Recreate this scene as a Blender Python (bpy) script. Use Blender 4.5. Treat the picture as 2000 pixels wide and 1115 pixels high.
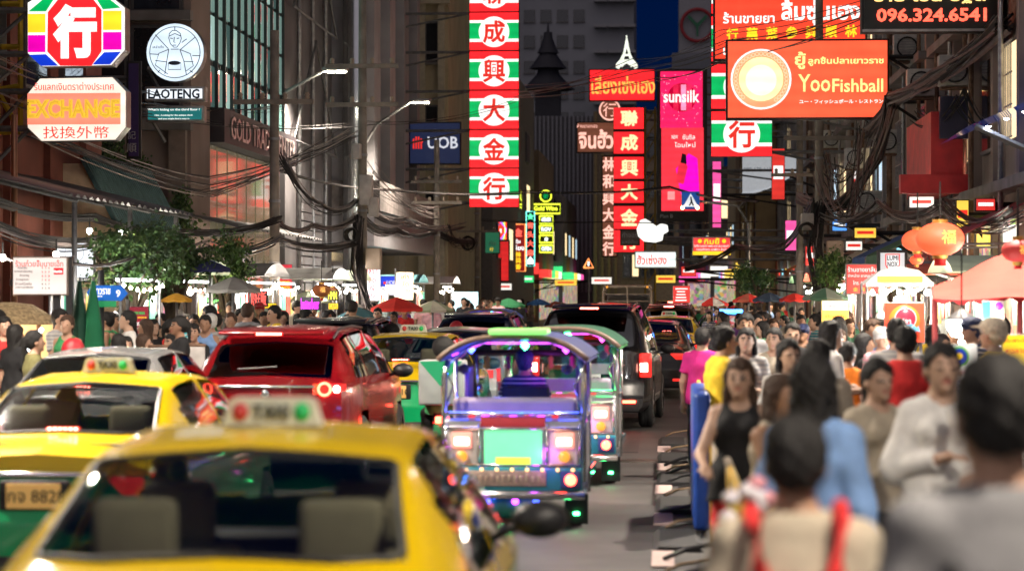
import bpy, bmesh, math, random
import numpy as np
from mathutils import Vector, Matrix
random.seed(7); rng = np.random.default_rng(7)
for o in list(bpy.data.objects): bpy.data.objects.remove(o)
sc = bpy.context.scene; COL = sc.collection
# ---------------------------------------------------------------- camera
F = 4700.0; H = 2.03; HOR = 570.0; TH = math.atan(300 / F)     # focal length in photo pixels, eye height, horizon row
cam_d = bpy.data.cameras.new('camera'); cam = bpy.data.objects.new('camera', cam_d); COL.objects.link(cam)
cam.location = (0, 0, H); cam.rotation_euler = (math.pi / 2, 0, TH)
cam_d.sensor_width = 36; cam_d.lens = 36 * F / 2000; cam_d.shift_y = (HOR - 557.5) / 2000
cam_d.clip_end = 3000; cam_d.clip_start = .1
cam_d.dof.use_dof = True; cam_d.dof.focus_distance = 46; cam_d.dof.aperture_fstop = 1.9
sc.camera = cam
# ---------------------------------------------------------------- dusk sky, soft fill light, exposure
W = bpy.data.worlds.new('World'); sc.world = W; W.use_nodes = True
nt = W.node_tree; bg = nt.nodes['Background']
sky = nt.nodes.new('ShaderNodeTexSky'); sky.sky_type = 'NISHITA'; sky.sun_disc = False
sky.sun_elevation = math.radians(6); sky.sun_rotation = math.radians(200); sky.ozone_density = 8; sky.dust_density = 0; sky.air_density = 1.0
tint = nt.nodes.new('ShaderNodeMix'); tint.data_type = 'RGBA'; tint.blend_type = 'MULTIPLY'; tint.inputs[0].default_value = 1; tint.inputs[7].default_value = (.22, .42, 1, 1)   # blue hour
nt.links.new(sky.outputs[0], tint.inputs[6]); nt.links.new(tint.outputs[2], bg.inputs[0]); bg.inputs[1].default_value = 0.005
sun_d = bpy.data.lights.new('fill_sun', 'SUN'); sun_d.energy = 0.31; sun_d.angle = math.radians(110); sun_d.color = (1, .87, .85)  # wide soft lamp added as fill, standing in for city glow
fill_sun = bpy.data.objects.new('fill_sun', sun_d); COL.objects.link(fill_sun); fill_sun.rotation_euler = (math.radians(48), 0, math.radians(-8))
sc.view_settings.view_transform = 'Standard'; sc.view_settings.look = 'None'; sc.view_settings.exposure = 1.12
sc.cycles.use_denoising = True; sc.cycles.max_bounces = 7; sc.cycles.diffuse_bounces = 3; sc.cycles.glossy_bounces = 3
sc.cycles.transmission_bounces = 5; sc.cycles.transparent_max_bounces = 10; sc.cycles.sample_clamp_indirect = 4
sc.cycles.caustics_reflective = False; sc.cycles.caustics_refractive = False
# ---------------------------------------------------------------- pixel -> place
def ray(px, py):
    a = (px - 1000) / F; b = (HOR - py) / F
    return Vector((-math.sin(TH) + a * math.cos(TH), math.cos(TH) + a * math.sin(TH), b))
def at(px, py, Y):            # where that direction meets the cross-street plane at distance Y
    d = ray(px, py); t = Y / d.y
    return Vector((d.x * t, Y, H + d.z * t))
def at_u(px, py, u):          # where it meets the street-parallel plane at x = u
    d = ray(px, py); t = u / d.x
    return Vector((u, d.y * t, H + d.z * t))
def S(Y): return F / Y        # photo pixels per metre at distance Y
# ---------------------------------------------------------------- materials
MATS = {}
def mat(name, col=(.5, .5, .5), rough=.5, metal=0, noise=.12, scale=6, em=None, es=0, coat=0, trans=0, alpha=1, bump=0, ior=1.45):
    if name in MATS: return MATS[name]
    m = bpy.data.materials.new(name); m.use_nodes = True; n = m.node_tree; b = n.nodes['Principled BSDF']; MATS[name] = m
    b.inputs['Roughness'].default_value = rough; b.inputs['Metallic'].default_value = metal; b.inputs['IOR'].default_value = ior
    b.inputs['Coat Weight'].default_value = coat; b.inputs['Coat Roughness'].default_value = .04
    b.inputs['Transmission Weight'].default_value = trans; b.inputs['Alpha'].default_value = alpha
    c = (*col, 1)
    if noise:
        tc = n.nodes.new('ShaderNodeTexCoord'); nz = n.nodes.new('ShaderNodeTexNoise'); nz.inputs['Scale'].default_value = scale; nz.inputs['Detail'].default_value = 5
        rp = n.nodes.new('ShaderNodeMapRange'); rp.inputs[1].default_value = .3; rp.inputs[2].default_value = .7
        rp.inputs[3].default_value = 1 - noise; rp.inputs[4].default_value = 1 + noise
        mx = n.nodes.new('ShaderNodeVectorMath'); mx.operation = 'SCALE'; mx.inputs[0].default_value = col
        n.links.new(tc.outputs['Object'], nz.inputs['Vector']); n.links.new(nz.outputs[0], rp.inputs[0])
        n.links.new(rp.outputs[0], mx.inputs['Scale']); n.links.new(mx.outputs[0], b.inputs['Base Color'])
        if bump:
            bp = n.nodes.new('ShaderNodeBump'); bp.inputs['Strength'].default_value = bump; bp.inputs['Distance'].default_value = .02
            n.links.new(nz.outputs[0], bp.inputs['Height']); n.links.new(bp.outputs[0], b.inputs['Normal'])
    else: b.inputs['Base Color'].default_value = c
    if em: b.inputs['Emission Color'].default_value = (*em, 1); b.inputs['Emission Strength'].default_value = es
    return m
def lit(name, col, es=1.0):          # backlit acrylic: tubes and ageing make it slightly uneven
    if 'lit_' + name in MATS: return MATS['lit_' + name]
    m = mat('lit_' + name, tuple(c * .35 for c in col), .35, noise=0, em=col, es=es * .58); n = m.node_tree; b = n.nodes['Principled BSDF']
    tc = n.nodes.new('ShaderNodeTexCoord'); nz = n.nodes.new('ShaderNodeTexNoise'); nz.inputs['Scale'].default_value = 2.2; nz.inputs['Detail'].default_value = 3
    wv = n.nodes.new('ShaderNodeTexWave'); wv.bands_direction = 'Z'; wv.inputs['Scale'].default_value = 1.1; wv.inputs['Distortion'].default_value = .4
    ad = n.nodes.new('ShaderNodeMath'); ad.operation = 'MULTIPLY_ADD'; ad.inputs[1].default_value = .35
    r = n.nodes.new('ShaderNodeMapRange'); r.inputs[1].default_value = .3; r.inputs[2].default_value = 1.0; r.inputs[3].default_value = es * .58 * .8; r.inputs[4].default_value = es * .58 * 1.12
    n.links.new(tc.outputs['Object'], nz.inputs['Vector']); n.links.new(tc.outputs['Object'], wv.inputs['Vector']); n.links.new(wv.outputs['Fac'], ad.inputs[0]); n.links.new(nz.outputs[0], ad.inputs[2])
    n.links.new(ad.outputs[0], r.inputs[0]); n.links.new(r.outputs[0], b.inputs['Emission Strength']); return m
def glass_mat(name, tint=(.35, .38, .4), refl=.12):     # thin automotive / shop glass: see-through with a mirror-like sheen
    if name in MATS: return MATS[name]
    m = bpy.data.materials.new(name); m.use_nodes = True; n = m.node_tree; n.nodes.clear(); MATS[name] = m
    o = n.nodes.new('ShaderNodeOutputMaterial'); t = n.nodes.new('ShaderNodeBsdfTransparent'); g = n.nodes.new('ShaderNodeBsdfGlossy')
    t.inputs[0].default_value = (*tint, 1); g.inputs['Roughness'].default_value = .03; g.inputs[0].default_value = (.9, .95, 1, 1)
    l = n.nodes.new('ShaderNodeLayerWeight'); l.inputs[0].default_value = .35
    r = n.nodes.new('ShaderNodeMapRange'); r.inputs[3].default_value = refl; r.inputs[4].default_value = .85
    x = n.nodes.new('ShaderNodeMixShader'); n.links.new(l.outputs['Facing'], r.inputs[0]); n.links.new(r.outputs[0], x.inputs[0])
    n.links.new(t.outputs[0], x.inputs[1]); n.links.new(g.outputs[0], x.inputs[2]); n.links.new(x.outputs[0], o.inputs[0])
    return m
# ---------------------------------------------------------------- objects
def link(o, parent=None):
    COL.objects.link(o)
    if parent is not None: o.parent = parent
    return o
def tag(o, label=None, cat=None, group=None, kind=None):
    if label: o['label'] = label
    if cat: o['category'] = cat
    if group: o['group'] = group
    if kind: o['kind'] = kind
    return o
def thing(name, label, cat, loc=(0, 0, 0), rz=0, group=None):
    e = link(bpy.data.objects.new(name, None)); e.location = loc; e.rotation_euler = (0, 0, rz); e.empty_display_size = .2
    return tag(e, label, cat, group)
def mesh_np(name, v, f, mats=None, mi=None, smooth=True):
    me = bpy.data.meshes.new(name); v = np.asarray(v, np.float32); f = np.asarray(f, np.int32)
    me.vertices.add(len(v)); me.vertices.foreach_set('co', v.ravel())
    k = f.shape[1]; me.loops.add(f.size); me.loops.foreach_set('vertex_index', f.ravel())
    me.polygons.add(len(f)); me.polygons.foreach_set('loop_start', np.arange(0, f.size, k, dtype=np.int32))
    if smooth: me.polygons.foreach_set('use_smooth', np.ones(len(f), bool))
    for m in (mats or []): me.materials.append(m)
    if mi is not None: me.polygons.foreach_set('material_index', np.asarray(mi, np.int32))
    me.update(calc_edges=True); return me
class MB:                     # collects simple shapes into one mesh
    def __init__(s): s.v = []; s.f = []; s.sm = []
    def add(s, v, f, smooth=False):
        b = len(s.v); s.v += [tuple(p) for p in v]; s.f += [tuple(i + b for i in q) for q in f]; s.sm += [smooth] * len(f); return s
    def box(s, c, d, M=None, bev=0):
        x, y, z = (k / 2 for k in d); c = Vector(c)
        if bev:
            e = min(bev, x * .9, y * .9, z * .9); vs = []
            bm = bmesh.new(); bmesh.ops.create_cube(bm, size=1)
            for q in bm.verts: q.co = Vector((q.co.x * 2 * x, q.co.y * 2 * y, q.co.z * 2 * z))
            bmesh.ops.bevel(bm, geom=bm.edges[:], offset=e, segments=2, affect='EDGES', profile=.6)
            bm.verts.index_update(); vs = [(M @ q.co if M else q.co) + c for q in bm.verts]; fs = [[q.index for q in p.verts] for p in bm.faces]; bm.free()
            return s.add(vs, fs, True)
        p = [Vector((i * x, j * y, k * z)) for k in (-1, 1) for j in (-1, 1) for i in (-1, 1)]
        p = [(M @ q if M else q) + c for q in p]
        return s.add(p, [(0, 2, 3, 1), (4, 5, 7, 6), (0, 1, 5, 4), (2, 6, 7, 3), (0, 4, 6, 2), (1, 3, 7, 5)])
    def tube(s, pts, r, n=6, cap=True):
        pts = [Vector(p) for p in pts]; rs = r if isinstance(r, (list, tuple)) else [r] * len(pts); vs = []; fs = []
        for i, p in enumerate(pts):
            d = (pts[min(i + 1, len(pts) - 1)] - pts[max(i - 1, 0)]).normalized()
            a = d.cross(Vector((0, 0, 1)) if abs(d.z) < .95 else Vector((0, 1, 0))).normalized(); b = d.cross(a)
            for k in range(n):
                t = 2 * math.pi * k / n; vs.append(p + (a * math.cos(t) + b * math.sin(t)) * rs[i])
        for i in range(len(pts) - 1):
            for k in range(n): fs.append((i * n + k, i * n + (k + 1) % n, (i + 1) * n + (k + 1) % n, (i + 1) * n + k))
        if cap: fs += [tuple(range(n - 1, -1, -1)), tuple(range(len(vs) - n, len(vs)))]
        return s.add(vs, fs, n > 5)
    def lathe(s, prof, c=(0, 0, 0), n=16, ax='z', wob=0):
        vs = []; fs = []; c = Vector(c)
        for r, h in prof:
            for k in range(n):
                t = 2 * math.pi * k / n; q = r * (1 + wob * (k % 2))
                x, y = q * math.cos(t), q * math.sin(t)
                vs.append(c + Vector({'z': (x, y, h), 'y': (x, h, y), 'x': (h, x, y)}[ax]))
        for i in range(len(prof) - 1):
            for k in range(n): fs.append((i * n + k, i * n + (k + 1) % n, (i + 1) * n + (k + 1) % n, (i + 1) * n + k))
        return s.add(vs, fs, True)
    def prism(s, poly, y0, y1, ax='y'):        # polygon (a, b) pushed along one axis
        n = len(poly); mk = {'y': lambda a, b, t: (a, t, b), 'x': lambda a, b, t: (t, a, b), 'z': lambda a, b, t: (a, b, t)}[ax]
        vs = [mk(a, b, y0) for a, b in poly] + [mk(a, b, y1) for a, b in poly]
        return s.add(vs, [tuple(range(n)), tuple(range(2 * n - 1, n - 1, -1))] + [(i, i + n, (i + 1) % n + n, (i + 1) % n) for i in range(n)])
    def grid(s, fn, nu, nv, smooth=True):
        vs = [fn(i / nu, j / nv) for j in range(nv + 1) for i in range(nu + 1)]
        return s.add(vs, [(j * (nu + 1) + i, j * (nu + 1) + i + 1, (j + 1) * (nu + 1) + i + 1, (j + 1) * (nu + 1) + i) for j in range(nv) for i in range(nu)], smooth)
    def mesh(s, name, m):
        me = bpy.data.meshes.new(name); me.from_pydata(s.v, [], s.f); me.polygons.foreach_set('use_smooth', s.sm)
        if m: me.materials.append(m)
        me.update(); return me
    def build(s, name, m, parent=None):
        return link(bpy.data.objects.new(name, s.mesh(name, m)), parent)
def fixn(o):
    bm = bmesh.new(); bm.from_mesh(o.data); bmesh.ops.recalc_face_normals(bm, faces=bm.faces); bm.to_mesh(o.data); bm.free(); return o
def box(name, c, d, m, parent=None, bev=0, M=None): return MB().box(c, d, M, bev).build(name, m, parent)
def copy_tree(o, parent=None):
    c = o.copy(); link(c, parent)
    for ch in o.children: copy_tree(ch, c)
    return c
_TX = {}
def text_mesh(s, bold=.0, split=False):
    """[(mesh, centre x, centre z)], width, height of a line of lettering facing -Y; split gives one mesh a letter"""
    k = (s, bold, split)
    if k in _TX: return _TX[k]
    cu = bpy.data.curves.new('lettering', 'FONT'); cu.body = s; cu.align_x = 'CENTER'; cu.resolution_u = 2; cu.extrude = .008
    cu.bevel_depth = bold; cu.bevel_resolution = 0
    o = bpy.data.objects.new('lettering', cu); COL.objects.link(o)
    bpy.context.view_layer.update(); me = bpy.data.meshes.new_from_object(o.evaluated_get(bpy.context.evaluated_depsgraph_get()))
    bpy.data.objects.remove(o); bpy.data.curves.remove(cu)
    bm = bmesh.new(); bm.from_mesh(me); bpy.data.meshes.remove(me); bm.verts.index_update()
    a = np.array([v.co[:] for v in bm.verts]); lo, hi = a.min(0), a.max(0); a -= (lo + hi) / 2; a = np.stack([a[:, 0], -a[:, 2], a[:, 1]], 1)
    fs = [[v.index for v in f.verts] for f in bm.faces]; bm.free()
    if not split: groups = [fs]
    else:
        par = list(range(len(a)))
        def find(i):
            while par[i] != i: par[i] = par[par[i]]; i = par[i]
            return i
        for f in fs:
            for i in f[1:]: par[find(i)] = find(f[0])
        parts = {}
        for f in fs: parts.setdefault(find(f[0]), []).append(f)
        iv = sorted((a[[i for f in p for i in f], 0].min(), a[[i for f in p for i in f], 0].max(), p) for p in parts.values() if 1) if False else \
             sorted(((a[[i for f in p for i in f], 0].min(), a[[i for f in p for i in f], 0].max(), n, p) for n, p in enumerate(parts.values())), key=lambda q: q[:3])
        groups = []; end = -9
        for x0, x1, _, p in iv:
            if x0 < end - .02: groups[-1] = groups[-1] + p; end = max(end, x1)
            else: groups.append(list(p)); end = x1
    out = []
    for g in groups:
        ix = sorted({i for f in g for i in f}); mp = {i: n for n, i in enumerate(ix)}; v = a[ix]; c = (v.min(0) + v.max(0)) / 2
        m2 = bpy.data.meshes.new('lettering'); m2.from_pydata((v - c).tolist(), [], [[mp[i] for i in f] for f in g]); m2.update()
        out.append((m2, c[0], c[2]))
    _TX[k] = (out, hi[0] - lo[0], hi[1] - lo[1]); return _TX[k]
def text(s, m, parent, c, h=None, w=None, y=-.02, bold=.0, split=False, name=None):
    """lettering centred at local c = (x, z), scaled to height h and/or width w, facing -Y"""
    ms, bw, bh = text_mesh(s, bold, split)
    kx = w / bw if w else h / bh; kz = h / bh if h else kx
    for me, x, z in ms:
        me = me.copy(); me.materials.append(m)
        o = link(bpy.data.objects.new(name or ('letter' if split else 'lettering'), me), parent)
        o.location = (c[0] + x * kx, y, c[1] + z * kz); o.scale = (kx, .6, kz)
        if not split and len(s) > 1: o['kind'] = 'stuff'
# ================================================================ people: one continuous body from a distance field, clothes and hair over it
def surfnet(G, o, h):
    """surface nets of field G (nx,ny,nz) with origin o and step h -> verts, quads"""
    ins = G < 0; nx, ny, nz = G.shape
    c = np.zeros((nx - 1, ny - 1, nz - 1), np.int8)
    for i in (0, 1):
        for j in (0, 1):
            for k in (0, 1): c += ins[i:nx - 1 + i, j:ny - 1 + j, k:nz - 1 + k]
    act = (c > 0) & (c < 8); idx = -np.ones(act.shape, np.int64); I = np.argwhere(act); idx[act] = np.arange(len(I))
    acc = np.zeros((len(I), 3)); cnt = np.zeros(len(I))
    cor = [(i, j, k) for i in (0, 1) for j in (0, 1) for k in (0, 1)]
    for a in cor:
        for ax in range(3):
            if a[ax]: continue
            b = list(a); b[ax] = 1
            A = G[I[:, 0] + a[0], I[:, 1] + a[1], I[:, 2] + a[2]]; B = G[I[:, 0] + b[0], I[:, 1] + b[1], I[:, 2] + b[2]]
            m = (A < 0) != (B < 0); t = A[m] / (A[m] - B[m]); p = np.tile(np.array(a, float), (m.sum(), 1)); p[:, ax] += t
            acc[m] += p; cnt[m] += 1
    V = (I + acc / cnt[:, None]) * h + o; Q = []
    for ax in range(3):
        sl0 = [slice(None)] * 3; sl1 = [slice(None)] * 3; sl0[ax] = slice(0, -1); sl1[ax] = slice(1, None)
        m = ins[tuple(sl0)] != ins[tuple(sl1)]; E = np.argwhere(m); u, v = [(1, 2), (2, 0), (0, 1)][ax]
        E = E[(E[:, u] > 0) & (E[:, v] > 0) & (E[:, u] < G.shape[u] - 1) & (E[:, v] < G.shape[v] - 1)]
        s = ins[E[:, 0], E[:, 1], E[:, 2]]; q = []
        for du, dv in ((0, 0), (1, 0), (1, 1), (0, 1)):
            e = E.copy(); e[:, u] -= du; e[:, v] -= dv; q.append(idx[e[:, 0], e[:, 1], e[:, 2]])
        q = np.stack(q, 1); q[~s] = q[~s][:, ::-1]; Q.append(q)
    return V, np.concatenate(Q)
class Field:
    def __init__(s, lo, hi, h):
        s.h = h; s.o = np.array(lo, float); n = np.ceil((np.array(hi) - s.o) / h).astype(int) + 1
        s.ax = [s.o[i] + np.arange(n[i]) * h for i in range(3)]; s.G = np.full(n, .5, np.float32)
    def loc(s, lo, hi):
        a = [max(0, int((lo[i] - s.o[i]) / s.h) - 1) for i in range(3)]; b = [min(len(s.ax[i]), int((hi[i] - s.o[i]) / s.h) + 3) for i in range(3)]
        sl = tuple(slice(a[i], b[i]) for i in range(3)); return sl, np.meshgrid(*[s.ax[i][sl[i]] for i in range(3)], indexing='ij')
    def put(s, sl, d, k):
        g = s.G[sl]; hh = np.clip(.5 + .5 * (g - d) / k, 0, 1); s.G[sl] = g * (1 - hh) + d * hh - k * hh * (1 - hh)
    def cone(s, a, b, ra, rb, k=.025, fl=1.0, cut=None):
        a = np.array(a, float); b = np.array(b, float); R = max(ra, rb) * max(1, 1 / fl) + .07
        sl, (x, y, z) = s.loc(np.minimum(a, b) - R, np.maximum(a, b) + R)
        ba = b - a; pa = (x - a[0], y - a[1], z - a[2]); t = np.clip((pa[0] * ba[0] + pa[1] * ba[1] + pa[2] * ba[2]) / (ba @ ba), 0, 1)
        d = np.sqrt((pa[0] - t * ba[0]) ** 2 + ((pa[1] - t * ba[1]) / fl) ** 2 + (pa[2] - t * ba[2]) ** 2) - (ra + (rb - ra) * t)
        if fl < 1: d = d * fl ** .5
        if cut is not None:                        # flat end at parameter cut along the bone
            L = np.linalg.norm(ba); d = np.maximum(d, (pa[0] * ba[0] + pa[1] * ba[1] + pa[2] * ba[2]) / L - cut * L)
        s.put(sl, d, k)
    def ell(s, c, r, k=.015, sub=False):
        c = np.array(c, float); r = np.array(r, float); sl, (x, y, z) = s.loc(c - r - .06, c + r + .06)
        q = ((x - c[0]) / r[0], (y - c[1]) / r[1], (z - c[2]) / r[2]); k0 = np.sqrt(q[0] ** 2 + q[1] ** 2 + q[2] ** 2)
        k1 = np.sqrt((q[0] / r[0]) ** 2 + (q[1] / r[1]) ** 2 + (q[2] / r[2]) ** 2) + 1e-6; d = k0 * (k0 - 1) / k1
        if sub: g = s.G[sl]; s.G[sl] = np.maximum(g, -d)
        else: s.put(sl, d, k)
    def mesh(s): return surfnet(s.G, s.o, s.h)
    def xyz(s): return np.meshgrid(*s.ax, indexing='ij', sparse=True)
def nrm(v): v = np.array(v, float); return v / np.linalg.norm(v)
# pose: directions of upper arm, forearm, thigh and shin on each side (L = -x, R = +x); the figure faces -Y
POSES = {
 'stand':  dict(ua=[(-.22, .03, -1), (.22, .05, -1)], fa=[(-.08, -.22, -1), (.08, -.2, -1)], th=[(-.03, 0, -1), (.04, -.02, -1)], sh=[(0, .04, -1), (0, .05, -1)]),
 'walk':   dict(ua=[(-.18, .38, -1), (.18, -.3, -1)], fa=[(-.05, .05, -1), (.05, -.65, -1)], th=[(-.02, -.38, -1), (.02, .25, -1)], sh=[(0, .05, -1), (0, .5, -1)]),
 'phone':  dict(ua=[(-.25, -.1, -1), (.25, -.1, -1)], fa=[(.42, -1, .05), (-.42, -1, .12)], th=[(-.03, 0, -1), (.03, 0, -1)], sh=[(0, .04, -1), (0, .04, -1)], nod=.35),
 'cup':    dict(ua=[(-.35, .0, -1), (.22, .12, -1)], fa=[(.75, -.65, .25), (-.45, -.9, -.1)], th=[(-.02, -.25, -1), (.02, .15, -1)], sh=[(0, .02, -1), (0, .3, -1)]),
 'lean':   dict(ua=[(-.35, -.55, -1), (.3, -.6, -1)], fa=[(.25, -1, -.25), (-.2, -1, -.3)], th=[(-.04, .04, -1), (.04, .02, -1)], sh=[(0, .06, -1), (0, .06, -1)], tilt=.12),
 'raise':  dict(ua=[(-.2, .05, -1), (.3, -.7, -.55)], fa=[(-.1, -.3, -1), (-.15, -.6, .85)], th=[(-.03, 0, -1), (.03, 0, -1)], sh=[(0, .04, -1), (0, .04, -1)]),
 'ride':   dict(ua=[(-.3, -.75, -.8), (.3, -.75, -.8)], fa=[(-.05, -1, -.35), (.05, -1, -.35)], th=[(-.32, -1, -.18), (.32, -1, -.18)], sh=[(-.05, .18, -1), (.05, .18, -1)], tilt=.12),
}
def person_meshes(pose, fem, hair, top, low, step=.011, tag_=''):
    """returns dict of meshes: body, hair, shirt, trousers, shoes for a 1.70 m figure with feet at z = 0"""
    P = POSES[pose]; tl = P.get('tilt', 0); nod = P.get('nod', 0)
    sw = .142 if fem else .164; hw = .095 if fem else .088
    pel = np.array((0, 0, .93)); up = np.array((0, -math.sin(tl), math.cos(tl)))
    B = lambda z, x=0, y=0: pel + up * (z - .93) + np.array((x, y, 0))
    J = dict(waist=B(1.08), chest=B(1.29), nb=B(1.425, 0, .012), head=B(1.575, 0, -.02 - .05 * nod))
    A = []; Lg = []
    for i, sg in enumerate((-1, 1)):
        sh = B(1.362, sg * sw, .01); el = sh + nrm(P['ua'][i]) * .285; wr = el + nrm(P['fa'][i]) * .245; A.append((sh, el, wr, nrm(P['fa'][i])))
        hp = pel + np.array((sg * hw, 0, -.03)); kn = hp + nrm(P['th'][i]) * .41; an = kn + nrm(P['sh'][i]) * .41; Lg.append((hp, kn, an))
    dz = min(l[2][2] for l in Lg) - .075 if pose != 'ride' else 0      # put the lower foot on the ground
    off = np.array((0, 0, -dz)); pel = pel + off
    for k in J: J[k] = J[k] + off
    A = [(a + off, b + off, c + off, d) for a, b, c, d in A]; Lg = [(a + off, b + off, c + off) for a, b, c in Lg]
    pts = np.array([p for t in A for p in t[:3]] + [p for t in Lg for p in t] + [J['head']])
    lo = pts.min(0) - (.2, .3, .16); hi = pts.max(0) + (.2, .22, .2)
    lo[2] = max(lo[2], -.03) if pose != 'ride' else lo[2]
    hd = J['head']; out = {}
    # ---- body
    f = Field(lo, hi, step); wz = .118 if fem else .132
    f.cone(pel, J['waist'], .15 if fem else .142, wz - .012, .04, .68); f.cone(J['waist'], J['chest'], wz - .012, .148, .05, .66)
    f.cone(J['chest'], J['nb'] - (0, 0, .03), .145, .085, .05, .66)
    if fem:
        for sg in (-1, 1): f.ell(J['chest'] + (sg * .068, -.085, .0), (.062, .055, .06), .03)
    f.cone(J['nb'] - (0, 0, .02), hd - (0, -.015, .06), .056 if not fem else .049, .05, .03)
    for sg, (a, b, c, d) in zip((-1, 1), A):
        f.cone(J['nb'] - (0, 0, .03), a + (0, 0, .008), .045, .045, .04); r = .9 if fem else 1
        f.cone(a, b, .052 * r, .04 * r, .03); f.cone(b, c, .041 * r, .027 * r, .02)
        side = np.cross(d, (0, 1, 0) if abs(d[2]) > .6 else (0, 0, 1)); side = nrm(side); pn = nrm(np.cross(d, side))
        pc = c + d * .055; f.cone(c, pc, .026, .03, .012); f.cone(pc - side * .018, pc + side * .018, .023, .023, .012)
        curl = pn * (1 if pn @ (np.array((0, 0, 1.)) if abs(d[2]) < .5 else np.array((0, 1., 0))) < 0 else -1)
        for q, (ofs, ln) in enumerate(((-.03, .062), (-.01, .072), (.011, .068), (.03, .053))):
            k0 = pc + side * ofs + d * .028; k1 = k0 + nrm(d + curl * .35) * ln * .52; k2 = k1 + nrm(d + curl * 1.1) * ln * .5
            f.cone(k0, k1, .0098, .009, .005); f.cone(k1, k2, .009, .0078, .005)
        ts = side * (-sg if abs(side[0]) > .3 else 1); t0 = c + d * .03 + ts * .022; f.cone(t0, t0 + nrm(d + ts * .8) * .05, .0115, .009, .006)
    for hp, kn, an in Lg:
        f.cone(hp + (0, 0, .02), kn, .088, .056, .03); f.cone(kn, an, .055, .036, .02)
        cm = kn * .68 + an * .32 + np.array((0, .018, 0)); f.cone(cm, cm + (an - kn) * .15, .045, .038, .03)
        f.cone(an + (0, .02, -.035), an + (0, -.14, -.05), .034, .026, .02)
    # ---- head with a face
    f.ell(hd + (0, .012, .03), (.074, .092, .092), .02); f.ell(hd + (0, -.022, -.03), (.058, .066, .085), .03)
    f.ell(hd + (0, -.078, -.088), (.022, .018, .018), .02)
    f.cone(hd + (0, -.09, .012), hd + (0, -.108, -.026), .008, .0135, .012)
    for sg in (-1, 1):
        f.ell(hd + (sg * .078, .008, -.012), (.011, .02, .03), .006); f.ell(hd + (sg * .031, -.096, .008), (.02, .011, .011), sub=True)
        f.ell(hd + (sg * .031, -.079, .008), (.0165, .012, .0125), .003)
    f.ell(hd + (0, -.089, -.052), (.024, .009, .009), .006)
    V, Q = f.mesh(); C = V[Q].mean(1) - hd; mi = np.zeros(len(Q), int)
    fr = C[:, 1] < -.062
    mi[fr & (np.abs(np.abs(C[:, 0]) - .031) < .0155) & (np.abs(C[:, 2] - .008) < .0065)] = 1
    mi[fr & (np.abs(np.abs(C[:, 0]) - .031) < .02) & (np.abs(C[:, 2] - .031) < .004)] = 3
    mi[fr & (np.abs(C[:, 0]) < .022) & (np.abs(C[:, 2] + .052) < .0065)] = 2
    out['body'] = (V, Q, mi)
    # ---- shirt
    long_ = top in ('long', 'jacket'); fl = .016 if top != 'vest' else .012; sl = {'tee': .62, 'long': 1, 'jacket': 1, 'vest': 0}[top]
    hem = .84 if top != 'crop' else 1.0; hem = hem - dz
    f = Field(lo, hi, step); g = fl + .004
    f.cone(pel - (0, 0, .1), J['waist'], .172 + g, wz + g, .05, .74); f.cone(J['waist'], J['chest'], wz + g, .15 + g, .05, .68)
    f.cone(J['chest'], J['nb'] - (0, 0, .035), .147 + g, .083 + g, .05, .68)
    if fem:
        for sg in (-1, 1): f.ell(J['chest'] + (sg * .066, -.088, 0), (.068, .06, .066), .03)
    for a, b, c, d in A:
        if sl: f.cone(J['nb'] - (0, 0, .035), a + (0, 0, .004), .048 + fl * .6, .046 + fl * .7, .04); f.cone(a, b, .05 + fl, .047 + fl * 1.3, .03, cut=None if long_ else sl)
        if long_: f.cone(b, c, .047 + fl, .036 + fl * .8, .03, cut=.98)
    for hp, kn, an in Lg: f.cone(hp + (0, 0, .1), hp - (0, 0, .08), .1, .116, .04)
    x, y, z = f.xyz(); wr = .0042 * (np.sin(31 * z + 9 * x + 3 * np.sin(17 * x + 11 * y)) + .8 * np.sin(47 * x - 21 * z + 13 * y)) * np.clip((1.5 - dz - z) * 3, .25, 1)
    G = np.maximum(f.G + wr, hem + .012 * np.sin(22 * x + 3) - z); nk = np.sqrt(x ** 2 + (y - J['nb'][1] + .02) ** 2) - .072
    G = np.where(z > J['nb'][2] - .035, np.maximum(G, -nk), G); f.G = np.maximum(G, z - (J['nb'][2] + .03)); out['shirt'] = f.mesh()
    # ---- trousers, shorts or skirt
    f = Field(lo, hi, step); ln = {'long': .97, 'shorts': .0, 'skirt': .0}[low]
    f.cone(pel + (0, 0, .1), pel - (0, 0, .02), .12, .146, .05, .7)
    for hp, kn, an in Lg:
        f.cone(hp + (0, 0, .02), kn, .091, .07, .03, cut=None if low == 'long' else .92)
        if low == 'long': f.cone(kn, an, .073, .058, .03, cut=.97)
    if low == 'skirt': f.cone(pel, pel - (0, .0, .38), .15, .2, .03, .75, cut=1)
    x, y, z = f.xyz(); f.G = f.G + .0025 * (np.sin(38 * z + 14 * x) + np.sin(25 * y - 29 * z)); f.G = np.maximum(f.G, z - (pel[2] + .13)); out['trousers'] = f.mesh()
    # ---- shoes
    for q, (hp, kn, an) in enumerate(Lg):
        f = Field(an - (.1, .26, .12), an + (.1, .14, .1), step)
        f.cone(an + (0, .035, -.035), an + (0, -.155, -.045), .042, .036, .02); f.cone(an + (0, .02, -.02), an + (0, .01, .02), .044, .046, .02, cut=.8)
        out['shoe%d' % q] = f.mesh()
    # ---- hair
    f = Field(hd - (.2, .22, .55), hd + (.2, .3, .2), step * .9)
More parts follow.
